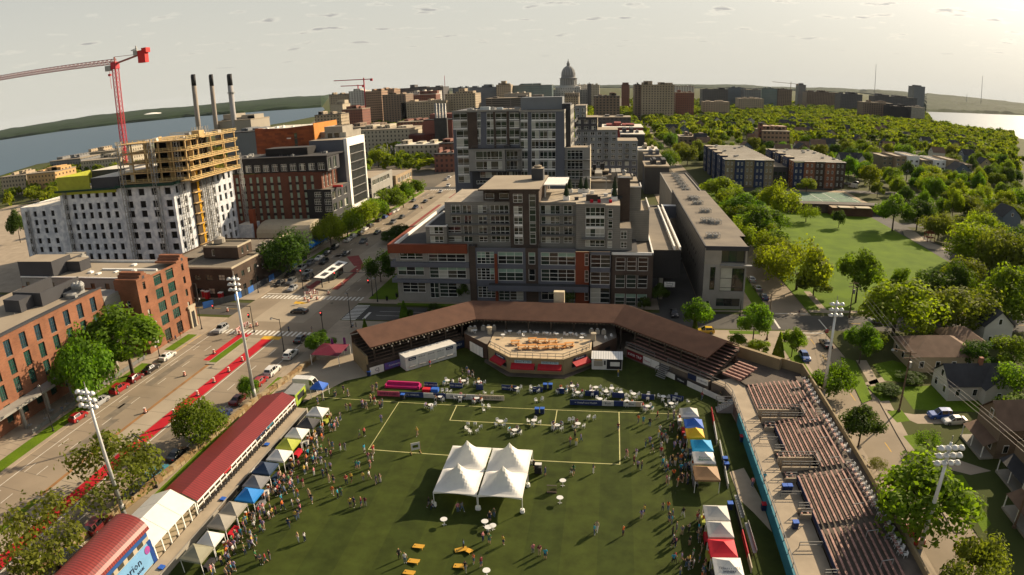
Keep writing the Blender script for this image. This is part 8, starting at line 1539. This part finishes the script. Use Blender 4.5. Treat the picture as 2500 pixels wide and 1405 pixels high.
for i,(a,c) in enumerate(TBL):
 x,y = G(860 + a / 2.976,900 + c / 2.976,.8); wh = 'behind the cheese sponsor boards' if a < 1250 and c < 225 else 'behind the health sponsor boards' if c < 280 else 'on the open turf above the marquee'; on_ = sum(1 for q in TBL if q[0] < a and (q[0] < 1250) == (a < 1250)); wh = 'at the %s table from the left ' % ORD[min(19,on_)] + wh if 'turf' not in wh else 'at the %s table above the marquee' % ORD[sum(1 for q in TBL if q[1] >= 280 and q[0] < a)]; table(x,y,'white round table, ' + wh[7:].replace(' table','',1),'white tables on the pitch')
 n = 4 if i % 3 else 3
 for k in range(n):
  an = 6.283 * k / n + i; cx,cy = x + .95 * math.cos(an),y + .95 * math.sin(an); chair(cx,cy,an - math.pi / 2,'white plastic chair ' + wh,'white chairs at the pitch tables')
  if (i in (0,1,2,5,6,7,8,18,19,20,22,23,24,26,27,28) and (k + i) % 4 != 1) or (i == 3 and k == 0): SEAT.append((cx,cy,an - math.pi / 2,wh))
for a,c in ((1335,238),(1378,228),(1715,357),(1757,362),(1577,382),(1601,378),(952,272),(994,282),(957,308),(841,407),(893,407),(832,442),(857,463),(906,458),(933,428),(2440,245),(685,168),(712,172),(655,168),(963,182),(1015,184)):
 x,y = G(860 + a / 2.976,900 + c / 2.976,.4); chair(x,y,rnd.uniform(0,6.28),'white plastic chair standing loose on the turf ' + ('behind the sponsor boards' if c < 200 else 'by the goal line' if c < 330 else 'between goal area and marquee'),'loose white chairs on the turf')
for i,(px,py) in enumerate(((1084,1275),(1184,1280),(1203,1286),(1192,1290),(1374,1180),(1367,1222),(1188,1400))):
 x,y = G(px,py,.6); table(x,y,('white high table in front of the marquee, left','white high table in front of the marquee, right','white table beside the right front high table','small white table among the players','white stool table right of the marquee, beside two sitters','lone white bar table right of the marquee','white table at the bottom edge')[i],'tables round the marquee',h=1.3 if i < 2 or i > 3 else .9)
for ip,(px,py) in enumerate(((1258,833),(1274,844),(1300,827),(1299,843),(1323,829),(1324,844),(1349,830),(1347,842),(1369,842),(1390,838))):
 x,y = G(px,py,4.3); t = E('picnic_table','%s orange timber picnic table from the left on the sunlit terrace' % ORD[ip],'picnic table',(x,y,3.63),.2,'picnic tables on the terrace'); M_OT = mat('timber_orange',(.55,.26,.08),.7,.15,1.0); each_l('plank',M_OT,t,[(-.95,.95,-.42 + k * .29,-.16 + k * .29,.72,.77) for k in range(3)]); each_l('bench',M_OT,t,[(-.95,.95,-.95,-.65,.42,.47),(-.95,.95,.65,.95,.42,.47)]); each_l('leg',M_OT,t,[(-.75,-.65,-.8,.8,0,.42),(.65,.75,-.8,.8,0,.42),(-.75,-.65,-.1,.1,.42,.72),(.65,.75,-.1,.1,.42,.72)])
def zp(ox,L): return [(ox + a / 5,720 + c / 5) for a,c in L]
for k,(px,py) in enumerate(zp(840,[(1975,460),(2025,456),(2125,460),(2145,464),(2205,465),(2280,446),(2312,466),(2355,472),(2435,468),(2475,476),(1940,500),(2190,495),(1565,440),(1600,445)]) + zp(1300,[(50,470),(135,468),(175,476),(210,480),(268,470),(295,486),(390,480),(420,488),(466,478),(500,480),(540,490),(610,490),(646,495),(350,540),(600,535),(895,525),(965,500)])):
 x,y = G(px,py,4.1)
 if k % 3 == 1: table(x,y,'%s white round table from the left on the grey terrace' % ORD[k // 3],'white tables on the terrace',3.64)
 else: chair(x,y,rnd.uniform(0,6.28),'%s white plastic chair from the left on the grey terrace' % (ORD + ['last'])[sum(1 for _ in range(k) if _ % 3 != 1)],'white chairs on the terrace',3.64)
for k,(px,py) in enumerate(zp(840,[(1545,405),(1600,400),(1705,395),(1765,390),(1835,390)]) + zp(1300,[(720,430),(795,435),(870,440)])):
 x,y = G(px,py,4.2); t = chair(x,y,math.pi,'%s white bar stool from the left at the counter behind the terrace' % ORD[k],'bar stools at the terrace counter',3.9); MB().box(-.5,.5,.5,.8,-.3,.7).obj('counter',M_CONCW,t,local=True)
for px,py in ((1195,812),(1449,827)): x,y = G(px,py,4); t = E('serving_drum',('white drum heater at the left corner of the terrace','white drum heater at the right corner of the terrace')[px > 1300],'heater',(x,y,3.64)); MB().lathe([(.5,0),(.45,1.3),(.6,1.4),(.6,1.6),(0,1.65)],12).obj('drum',M_CREAM,t,local=True)
# sponsor boards and barriers
def boards(label,p0,p1,items,h=1.0):
 a,c = Vector(G(*p0,Z0)),Vector(G(*p1,Z0)); t = E('perimeter_board',label,'sponsor boards',(a.x,a.y,Z0)); ORG[t.name] = Vector((a.x,a.y,Z0))
 for f0,f1,col,tx,tm,sz in items: board(tuple(a + (c - a) * f0),tuple(a + (c - a) * f1),Z0,Z0 + h,mat('board_%s' % col,BC[col],.6,.12,1.5),tx,tm,sz,'panel',t,.12)
BC = dict(pink=(.42,.07,.13),navy=(.015,.03,.11),white=(.5,.5,.48),cream=(.5,.43,.32),red=(.45,.02,.03),black=(.015,.015,.018))
boards('long line of sponsor boards left of centre behind the goal line',(922,966),(1231,978),[(0,.18,'pink','ROB & DOBS',M_NAVYT,.55),(.182,.372,'navy',"LET'S WRECK",M_WT,.5),(.374,.45,'white',None,None,1),(.452,.55,'navy',None,None,1),(.552,.67,'white','Alliant',M_NAVYT,.5),(.672,.78,'white',None,None,1),(.782,1,'cream','CHEESE GOALS',M_NAVYT,.62)])
boards('line of sponsor boards right of centre behind the goal line',(1391,988),(1570,993),[(0,.44,'navy','+ UnityPoint Health',M_WT,.5),(.442,.6,'white','Burr',M_NAVYT,.6),(.602,.73,'navy',None,None,1),(.732,.9,'white','dyme',M_NAVYT,.7),(.902,1,'cream',None,None,1)])
boards('red and white boards behind the upper right canopies',(1737,1005),(1751,1086),[(0,.45,'red',None,None,1),(.46,1,'white',None,None,1)],.9); boards('low white boards beside the brown canopy',(1757,1086),(1778,1194),[(0,.5,'white',None,None,1),(.51,1,'white',None,None,1)],.9); boards('black and red boards behind the lower right canopies',(1794,1236),(1835,1400),[(0,.45,'black',None,None,1),(.46,.8,'red',None,None,1),(.81,1,'cream',None,None,1)],.9)
for i,(a,c,tx) in enumerate((((1037,944),(1068,946),'BEER GARDEN'),((1099,946),(1130,948),'BEER GARDEN'),((1163,951),(1180,952),''),((1225,951),(1262,954),'BEER GARDEN'),((1300,956),(1325,957),''),((1362,960),(1378,961),''),((1428,966),(1462,967),''),((1494,970),(1524,972),''),((1566,974),(1597,976),''),((1636,975),(1668,980),'CARTERS'))):
 boards('navy fabric barrier, %s from the left behind the tables' % ('first','second','third','fourth','fifth','sixth','seventh','eighth','ninth','last')[i],a,c,[(0,1,'navy',tx or None,M_WT,.42)])
x,y = G(983,950); t = E('pink_lounge','long magenta inflatable sofa behind the pink sponsor board','sofa',(x,y,Z0)); M_MAG = mat('magenta_vinyl',(.45,.02,.13),.45,.1,1); MB().box(-3.2,3.2,-.2,.7,0,.45).obj('seat',M_MAG,t,local=True); MB().box(-3.2,3.2,.7,1.1,0,1.0).obj('backrest',M_MAG,t,local=True); each_l('armrest',M_MAG,t,[(-3.5,-3.2,-.3,1.1,0,.7),(3.2,3.5,-.3,1.1,0,.7)])
for px,py,m_,lb in ((1041,953,'red','red cool box table behind the sponsor boards'),(1062,953,'royal','blue cool box table behind the sponsor boards')): x,y = G(px,py,.4); t = E('game_box',lb,'box',(x,y,Z0)); MB().box(-.7,.7,-.5,.5,0,.6).obj('box',TENTM[m_],t,local=True); MB().box(-.72,.72,-.52,.52,.6,.66).obj('lid',TENTM[m_],t,local=True)
BIN = None
for i,(px,py,lb) in enumerate(((1331,950,'blue lidded bin by the left of the beer garden barrier'),(1344,950,'second blue lidded bin by the beer garden barrier'),(1311,1010,'blue lidded bin alone in the goal area, left'),(1324,1010,'blue lidded bin alone in the goal area, right'),(1769,1132,'blue lidded bin beside the low white boards'),(1772,1145,'second bin beside the low white boards'),(1781,1243,'blue lidded bin at the lower right canopies'),(1811,1078,'red lidded bin against the teal wall, upper'),(1864,1245,'red lidded bin against the teal wall, lower'),(548,1232,'blue bin below the bright blue canopy'),(400,1400,'blue bin at the foot of the sky blue banner'),(654,1098,'black bin beside the suite walk'),(902,918,'blue bin at the left wing corner'),(984,975,'dark bin before the sponsor boards'),(1914,1200,'blue bin on the grandstand deck, left'),(1926,1200,'blue bin on the grandstand deck, right'),(1940,1290,'blue bin by the lower grandstand deck'))):
 z = 2.2 if px > 1900 else Z0; x,y = G(px,py,z); t = E('wheeled_bin',lb,'bin',(x,y,z),0,'bins around the pitch'); MB().box(-.35,.35,-.35,.35,.05,1.0).obj('body',M_NAVY if i not in (11,13) else M_BLACK,t,local=True); MB().box(-.38,.38,-.4,.38,1.0,1.12).obj('lid',TENTM['red' if 'red' in lb else 'royal'],t,local=True)
for i,(px,py,rz) in enumerate(((1022,1335,-.2),(1010,1371,-.2),(999,1399,-.2),(1122,1383,-.1),(1125,1343,.3),(1141,1344,-.6))):
 x,y = G(px,py,.3); t = E('cornhole_board','yellow cornhole board, ' + ('top of the left column','middle of the left column','bottom of the left column','lower of the centre set','upper left of the centre set','upper right of the centre set')[i],'game board',(x,y,Z0),rz); M_CB = mat('board_yellow',(.62,.34,.04),.5,.1,1); b_ = MB(); b_.beam((-.75,0,.12),(.75,0,.36),.75,.05).obj('board',M_CB,t,local=True); MB().tube((-.5,0,.16),(-.5,0,.19),.11,.11,10).obj('hole',M_BLACK,t,local=True); each_l('leg',M_CB,t,[(.6,.66,-.3,-.24,0,.34),(.6,.66,.24,.3,0,.34)])
x,y = G(1016,1108); t = E('notice_board','white notice board on timber feet near the penalty box','sign',(x,y,Z0),.5); MB().box(-.75,.75,-.03,.03,.6,1.9).obj('panel',M_BANW,t,local=True); MB().box(-.45,.45,-.05,-.03,1.0,1.5).obj('map',LEAF[0],t,local=True); each_l('foot',M_PLY,t,[(-.8,-.7,-.5,.5,0,.12),(.7,.8,-.5,.5,0,.12),(-.8,-.72,-.04,.04,.12,1.9),(.72,.8,-.04,.04,.12,1.9)])
x,y = G(1347,1205); t = E('giant_game_frame','tall dark four in a row game frame right of the marquee','game',(x,y,Z0)); [MB().box(-.65 + k * .185,-.61 + k * .185,-.06,.06,.1,1.2).obj('slat',M_BRN,t,local=True) for k in range(8)]; MB().box(-.7,.7,-.08,.08,1.2,1.26).box(-.7,.7,-.2,.2,0,.1).obj('frame',M_BRN,t,local=True)
x,y = G(1314,1158); t = E('drinks_cart','black drinks cart beside the marquee','cart',(x,y,Z0)); MB().box(-.5,.5,-.4,.4,.2,1.2).obj('body',M_BLACK,t,local=True); MB().box(-.5,.5,-.1,.6,1.5,1.56).obj('lid',M_BANW,t,local=True); each_l('wheel',M_TYRE,t,[(-.55,-.45,-.2,.2,0,.4),(.45,.55,-.2,.2,0,.4)])
for k,(a,c,n) in enumerate((((1797,1212),(1812,1262),9),((1822,1280),(1842,1348),12))):
 t = E('team_bench','row of grey team seats behind the right boards, ' + ('upper','lower')[k],'bench',G(*a,Z0) + (Z0,)); p,q_ = Vector(G(*a,.5)),Vector(G(*c,.5)); ORG[t.name] = Vector(G(*a,Z0) + (Z0,))
 for i in range(n): u = p + (q_ - p) * i / (n - 1); MB().box(u.x - .22,u.x + .22,u.y - .24,u.y + .24,.5,.56).box(u.x + .2,u.x + .26,u.y - .24,u.y + .24,.56,1.0).box(u.x - .04,u.x + .04,u.y - .04,u.y + .04,Z0,.5).obj('seat',M_STEEL,t)
x,y = G(810,880); t = E('maroon_canopy','maroon square canopy on the stadium forecourt','canopy tent',(x,y,.14)); a = 3.2; m_ = mat('canopy_maroon',(.13,.012,.03),.65,.08,1); e = [(-a,-a),(a,-a),(a,a),(-a,a)]; q = MB(); [q.poly([e[i] + (2.4,),e[(i + 1) % 4] + (2.4,),(0,0,3.4)]) for i in range(4)]; q.obj('canopy',m_,t,local=True); each_l('leg',M_WHT,t,[(sx * a - .05,sx * a + .05,sy * a - .05,sy * a + .05,0,2.4) for sx in (-1,1) for sy in (-1,1)])
for i,(px,py) in enumerate(((812,870),(842,868))): x,y = G(px,py); t = E('feather_flag',('purple feather flag left of the maroon canopy gate','purple feather flag nearest the shingle roof')[i],'flag',(x,y,.14)); MB().tube((0,0,0),(0,0,4.2),.04,.02,5).obj('pole',M_WHT,t,local=True); MB().box(0,.6,-.01,.01,.9,4.1).obj('flag',mat('flag_purple',(.16,.03,.16),.7,.2,2),t,local=True)
# ---- people: each body one continuous skinned surface
def person_mesh(pose,seed):
 r = random.Random(seed); f = pose != 'sit'; hz = .94 if f else .5; st = {'walk': .24,'stand': .03}.get(pose,.05); V,Ed,Rr,Tg = [],[],[],[]
 def v(x,y,z,rr,tg,par=None):
  V.append((x,y,z)); Rr.append(rr); Tg.append(tg)
  if par is not None: Ed.append((par,len(V) - 1))
  return len(V) - 1
 p = v(0,0,hz,.155,2); w_ = v(0,0,hz + .2,.135,1,p); c = v(0,-.01,hz + .42,.165,1,w_); n = v(0,0,hz + .56,.065,0,c); h = v(0,-.02,hz + .67,.095,0,n); v(0,-.0,hz + .78,.085,3,h)
 for s in (-1,1):
  if f: k = v(s * .11,-s * st * .55 - (.03 if pose != 'walk' else .05),.5,.085,2,v(s * .10,0,.86,.12,2,p)); a = v(s * .11,s * -st + (.12 if pose == 'walk' and s < 0 else 0),.1,.055,2 if seed % 3 else 0,k); v(s * .12,V[a][1] - .15,.04,.045,4,a)
  else: k = v(s * .13,-.45,.5,.08,2,v(s * .11,-.1,.5,.11,2,p)); a = v(s * .13,-.45,.1,.055,2,k); v(s * .13,-.6,.04,.045,4,a)
  sh = v(s * .2,0,hz + .45,.07,1,c); up = pose == 'drink' and s > 0; e = v(s * .27,.03 if not up else -.12,hz + .2,.052,1,sh)
  ha = (s * .20,-.22,hz + .42) if up else (s * .08,-.26,hz + .2) if pose in ('talk','sit') else (s * .27,-.1 if pose != 'walk' else -.12 * s,hz - .02); w2 = v(*ha,.036,0,e); v(ha[0],ha[1] - .05,ha[2] - .06 if not up else ha[2] + .06,.034,0,w2)
 if seed % 2: v(0,.06,hz + .52,.075,3,h)
 me = bpy.data.meshes.new('sk'); me.from_pydata(V,Ed,[]); o = bpy.data.objects.new('sk',me); COL.objects.link(o); o.modifiers.new('s','SKIN')
 for i,sv in enumerate(me.skin_vertices[0].data): sv.radius = (Rr[i],Rr[i] * (.8 if Tg[i] in (1,2) else 1)); sv.use_root = i == 0
 sb = o.modifiers.new('u','SUBSURF'); sb.levels = 1; dg = bpy.context.evaluated_depsgraph_get(); dg.update(); m2 = bpy.data.meshes.new_from_object(o.evaluated_get(dg)); bpy.data.objects.remove(o); m2.name = 'person'; m2.materials.clear()
 for k in range(5): m2.materials.append(CL['skin'])
 VV = [Vector(q) for q in V]; SEG = [(VV[a],VV[b_],Tg[b_]) for a,b_ in Ed]
 for pl in m2.polygons:
  c_ = pl.center; best = None
  for a,b_,tg in SEG:
   d = b_ - a; u = max(0,min(1,(c_ - a).dot(d) / max(1e-6,d.length_squared))); ds = (c_ - a - d * u).length - .0
   if best is None or ds < best[0]: best = (ds,tg,u)
  tg = best[1]
  if c_.z > hz + .7 and (c_.y > -.06 or c_.z > hz + .78): tg = 3
  pl.material_index = tg; pl.use_smooth = True
 return m2
CL = {k: mat('cloth_' + k,c,.8,0) for k,c in dict(skin=(.42,.24,.16),white=(.58,.57,.55),black=(.018,.018,.02),grey=(.16,.16,.17),navy=(.02,.03,.08),denim=(.07,.11,.19),pink=(.50,.17,.20),red=(.38,.02,.03),teal=(.02,.28,.40),orange=(.55,.12,.02),tan=(.38,.28,.18),olive=(.09,.10,.05),green=(.04,.16,.06),lilac=(.25,.2,.38),maroon=(.14,.015,.03),yellow=(.55,.38,.06),brown=(.05,.03,.018),blonde=(.42,.28,.12),skin_dark=(.13,.065,.04)).items()}
POSE = ['stand','talk','walk','drink','stand','talk','walk','drink']; PM = [person_mesh(POSE[i],i) for i in range(8)]; PS = [person_mesh('sit',8 + i) for i in range(2)]
TOPS = ['white','black','pink','grey','navy','red','tan','olive','lilac','white','black','maroon','teal','green','orange','yellow','denim']; BOTS = ['denim','black','tan','white','navy','grey','denim','black']; HAIR = ['brown','black','blonde','brown']; used = {}; rp = random.Random(77)
QP = []
def person(*a,**k): QP.append((a,k))
def person_(x,y,rz,place,sit=False,top=None,bot=None,z=Z0,mass=None):
 for _ in range(60):
  a,c,h = top or rp.choice(TOPS),bot or rp.choice(BOTS),rp.choice(HAIR)
  k = (a,c,h if _ > 25 else 0,place)
  if k not in used: break
 used[k] = 1; i = rp.randrange(8)
 if mass is not None:
  me_ = PS[i % 2] if sit else PM[i]; nb = len(mass.v); ca,sa = math.cos(rz),math.sin(rz); ks = [ORDC.index(q) for q in ('skin',a,c,h,'white')]
  mass.v += [(x + v.co.x * ca - v.co.y * sa,y + v.co.x * sa + v.co.y * ca,z + v.co.z) for v in me_.vertices]; mass.f += [tuple(nb + j for j in p.vertices) for p in me_.polygons]; mass.m += [ks[p.material_index] for p in me_.polygons]; return
 t = put('person',(PS[i % 2] if sit else PM[i]),None,(x,y,z - (0 if not sit else -.02)),rz,rp.uniform(.94,1.06),[CL['skin'] if rp.random() < .88 else CL['skin_dark'],CL[a],CL[c],CL[h],CL[rp.choice(('white','black','white','brown'))]])
 lab(t,'person in %s top and %s %s%s %s' % (a,c,'shorts' if i % 3 == 0 and not sit else 'trousers',', %s hair,' % {'brown': 'brown','black': 'black','blonde': 'fair'}[h] if k[2] and not sit else '',place),'person','people at the event')
F4 = lambda ox,oy,s,L: [(ox + a / s,oy + c / s) for a,c in L]
PPL = F4(400,900,4.1317,[(1860,280),(1600,320),(1555,365),(1740,275),(1725,288),(1815,245),(1845,430),(1885,430),(2005,395),(2045,415),(2090,335),(2130,350),(2115,240),(2150,210),(2195,400),(2210,380),(2195,545),(1980,700),(2025,685),(1670,790),(1705,815),(1785,830),(1830,830),(2025,850),(2115,860),(1645,885),(1690,905),(2065,930),(2105,935),(1945,1010),(1970,1020),(2080,1015),(2015,1135),(2075,1120),(2145,1170),(2185,1150),(1845,1170),(1895,1145),(1705,1275),(1760,1310),(1790,1290),(1885,1400),(1925,1395),(1995,1395),(2035,1390),(1280,1120),(1540,975),(1590,970),(1635,1000),(1685,1030),(1520,1085),(1610,1100),(1650,1090),(1670,1150),(1715,1160),(1410,1200),(1360,1165),(1320,1300),(1355,1300),(1495,1355),(1470,1310),(1180,1280),(1300,1400),(1365,1400),(1500,640),(1530,700),(1440,960),(1460,900),(1500,920),(1550,900)]) + F4(160,1080,4.1667,[(1690,1310),(1725,1310),(1945,1200),(1995,1245),(2040,1230),(2085,1195),(2375,1020),(2440,1010),(2275,870),(2345,790),(2370,780),(2395,720),(1905,1065),(1945,1030),(1925,800),(1980,740)]) + F4(900,1040,3.85,[(458,95),(45,255),(35,330),(15,400),(75,550),(110,530),(570,765),(605,785),(840,815),(880,805),(1140,895),(1180,860),(1075,1085),(1135,1110),(1265,1120),(1555,410),(1660,470),(1905,470),(1925,455),(2110,445),(1895,185),(1950,190),(1940,120),(1995,150),(2120,1025),(2145,995),(2390,1030),(1545,1200),(1605,1220),(1660,1250),(290,1250),(345,1290),(990,1295),(910,1370),(1060,1330),(895,1160),(2425,300),(2345,50)]) + F4(1500,940,4.1317,[(240,385),(290,400),(355,425),(640,325),(470,560),(485,575),(315,625),(355,610),(380,685),(530,590),(220,725),(120,735),(195,805),(235,855),(275,855),(470,715),(520,855),(610,815),(715,870),(725,970),(300,1310),(270,1355),(485,1275),(540,1270),(550,1380),(880,150)]) + F4(840,720,5,[(345,1190),(400,1165),(1050,885),(1445,990),(1500,960),(1525,1005),(1570,1010),(50,1240),(330,1320),(375,1340),(440,1390),(230,1370),(270,1390)])
def where(x,y):
 if y > 101: return 'behind the goal line'
 if x > 9: return 'near the red canopy group' if y < 75 else 'near the yellow canopy group'
 if x < -44: return 'beside the olive and taupe canopies' if y < 66 else ('by the navy and lime canopies' if y < 82 else 'by the canopies nearest the food trailer')
 if -24 < x < -9 and 69 < y < 85: return 'at the white marquee'
 return ('in the penalty box' if y > 84.2 and x > -37 and x < 3 else 'on the open turf between marquee and suite' if x < -23 else 'on the open turf between marquee and grandstand' if x > -9 and y > 69 else 'on the turf in front of the marquee')
SP = {(1518,1307): 'orange',(1451,1307): 'teal',(1118,1252): 'pink',(1050,898): 'red'}
for px,py in PPL:
 x,y = G(px,py,Z0); tp = next((v for k,v in SP.items() if math.hypot(k[0] - px,k[1] - py) < 5),None); person(x,y,rp.uniform(0,6.28),where(x,y),top=tp)
for ti,(px,py,*_) in enumerate(LT[1:]):
 x,y = G(px,py,2.5)
 for k in range((7,7,7,7,8,10,10,9,8,9,11,9)[ti]): person(x + 2.0 + rp.random() ** 1.4 * 3.2,y + rp.uniform(-1.8,1.8),rp.choice((rp.uniform(0,6.28),math.pi / 2)),'at the %s canopy' % TAG[ti])
for ti,(px,py,*_) in enumerate(RT):
 x,y = G(px,py,2.5)
 for k in range((4,6,4,8,10,8,8,10,10,9)[ti]): person(x - 2.1 - rp.random() ** 1.3 * 4.0,y + rp.uniform(-1.8,1.8),rp.choice((rp.uniform(0,6.28),-math.pi / 2)),'at the %s canopy' % TAG[12 + ti])
for x,y,rz,wh in SEAT: person(x,y,rz,'sitting ' + wh.replace(' from the left','').replace(' sponsor',''),True)
for px,py,pl,z in ((862,802,'waiting at the crosswalk lamp',.14),(870,803,'waiting at the crosswalk lamp',.14),(1109,735,'walking before the grey apartment block',.14),(1866,975,'by the steel stair of the open grandstand',.14),(1950,772,'crossing the side street mouth',.02),(706,812,'on the near crosswalk',.02),(762,813,'on the near crosswalk',.02),(442,826,'on the pavement by the brick warehouse',.14),(430,833,'on the pavement by the brick warehouse',.14),(155,1010,'on the pavement by the patio',.14),(1865,1178,'standing on the grandstand walkway',2.2),(1836,1190,'at the foot of the teal wall',.16),(1757,975,'by the white banners of the right wing',.14),(1509,920,'walking in front of the food kiosk',.14),(2207,670,'alone on the park lawn',.14)):
 x,y = G(px,py,z); person(x,y,rp.uniform(0,6.28),pl,z=z)
ORDC = list(CL); QP.sort(key=lambda q: math.hypot(q[0][0],q[0][1])); mass = MB()
for qi,(a,k) in enumerate(QP): person_(*a,mass=None if qi < 300 else mass,**k)
lab(mass.obj('crowd',[CL[q] for q in ORDC],smooth=True),'farther part of the crowd standing and sitting about the goal line and upper canopies','crowd',kind='stuff')
# drink coolers and trestle tables under the canopies
for ti,(px,py,*_) in enumerate(LT[1:] + RT):
 x,y = G(px,py,2.5); sx = 1 if ti < 12 else -1; nm = TAG[ti]; x += sx * 1.5; t = E('trestle_table','cloth covered serving table under the %s canopy' % nm,'table',(x,y,Z0)); mm = TENTM[('lime','black','white','red','black','navy','white','grey','lime','red')[ti % 10]]; MB().box(-.35,.35,-1.0,1.0,.7,.76).obj('table_top',mm,t,local=True); MB().box(-.34,-.31,-1,1,.05,.7).box(.31,.34,-1,1,.05,.7).obj('cloth',mm,t,local=True)
 if ti % 2 == 0: u = E('drink_cooler','orange drink cooler on the serving table under the %s canopy' % nm,'cooler',(x + .05,y + .5,Z0 + .76)); MB().lathe([(.2,0),(.22,.45),(.2,.5)],10).obj('body',CL['orange'],u,local=True); MB().lathe([(.23,.5),(.2,.58),(0,.6)],10).obj('lid',CL['white'],u,local=True)
# ------------------------------------------------------------------ the air: faint even haze over the whole place
hz_m = bpy.data.materials.new('haze_air'); hz_m.use_nodes = True; n = hz_m.node_tree.nodes; n.clear(); o = n.new('ShaderNodeOutputMaterial'); v = n.new('ShaderNodeVolumePrincipled'); v.inputs['Color'].default_value = (.80,.88,1.0,1); v.inputs['Density'].default_value = 1.1e-5; v.inputs['Anisotropy'].default_value = 0.0; hz_m.node_tree.links.new(v.outputs[0],o.inputs[1])
lab(MB().box(-14300,14300,-14300,14300,-1.4,240).obj('haze',hz_m),'thin pale haze hanging over the far town and lakes','haze',kind='stuff')
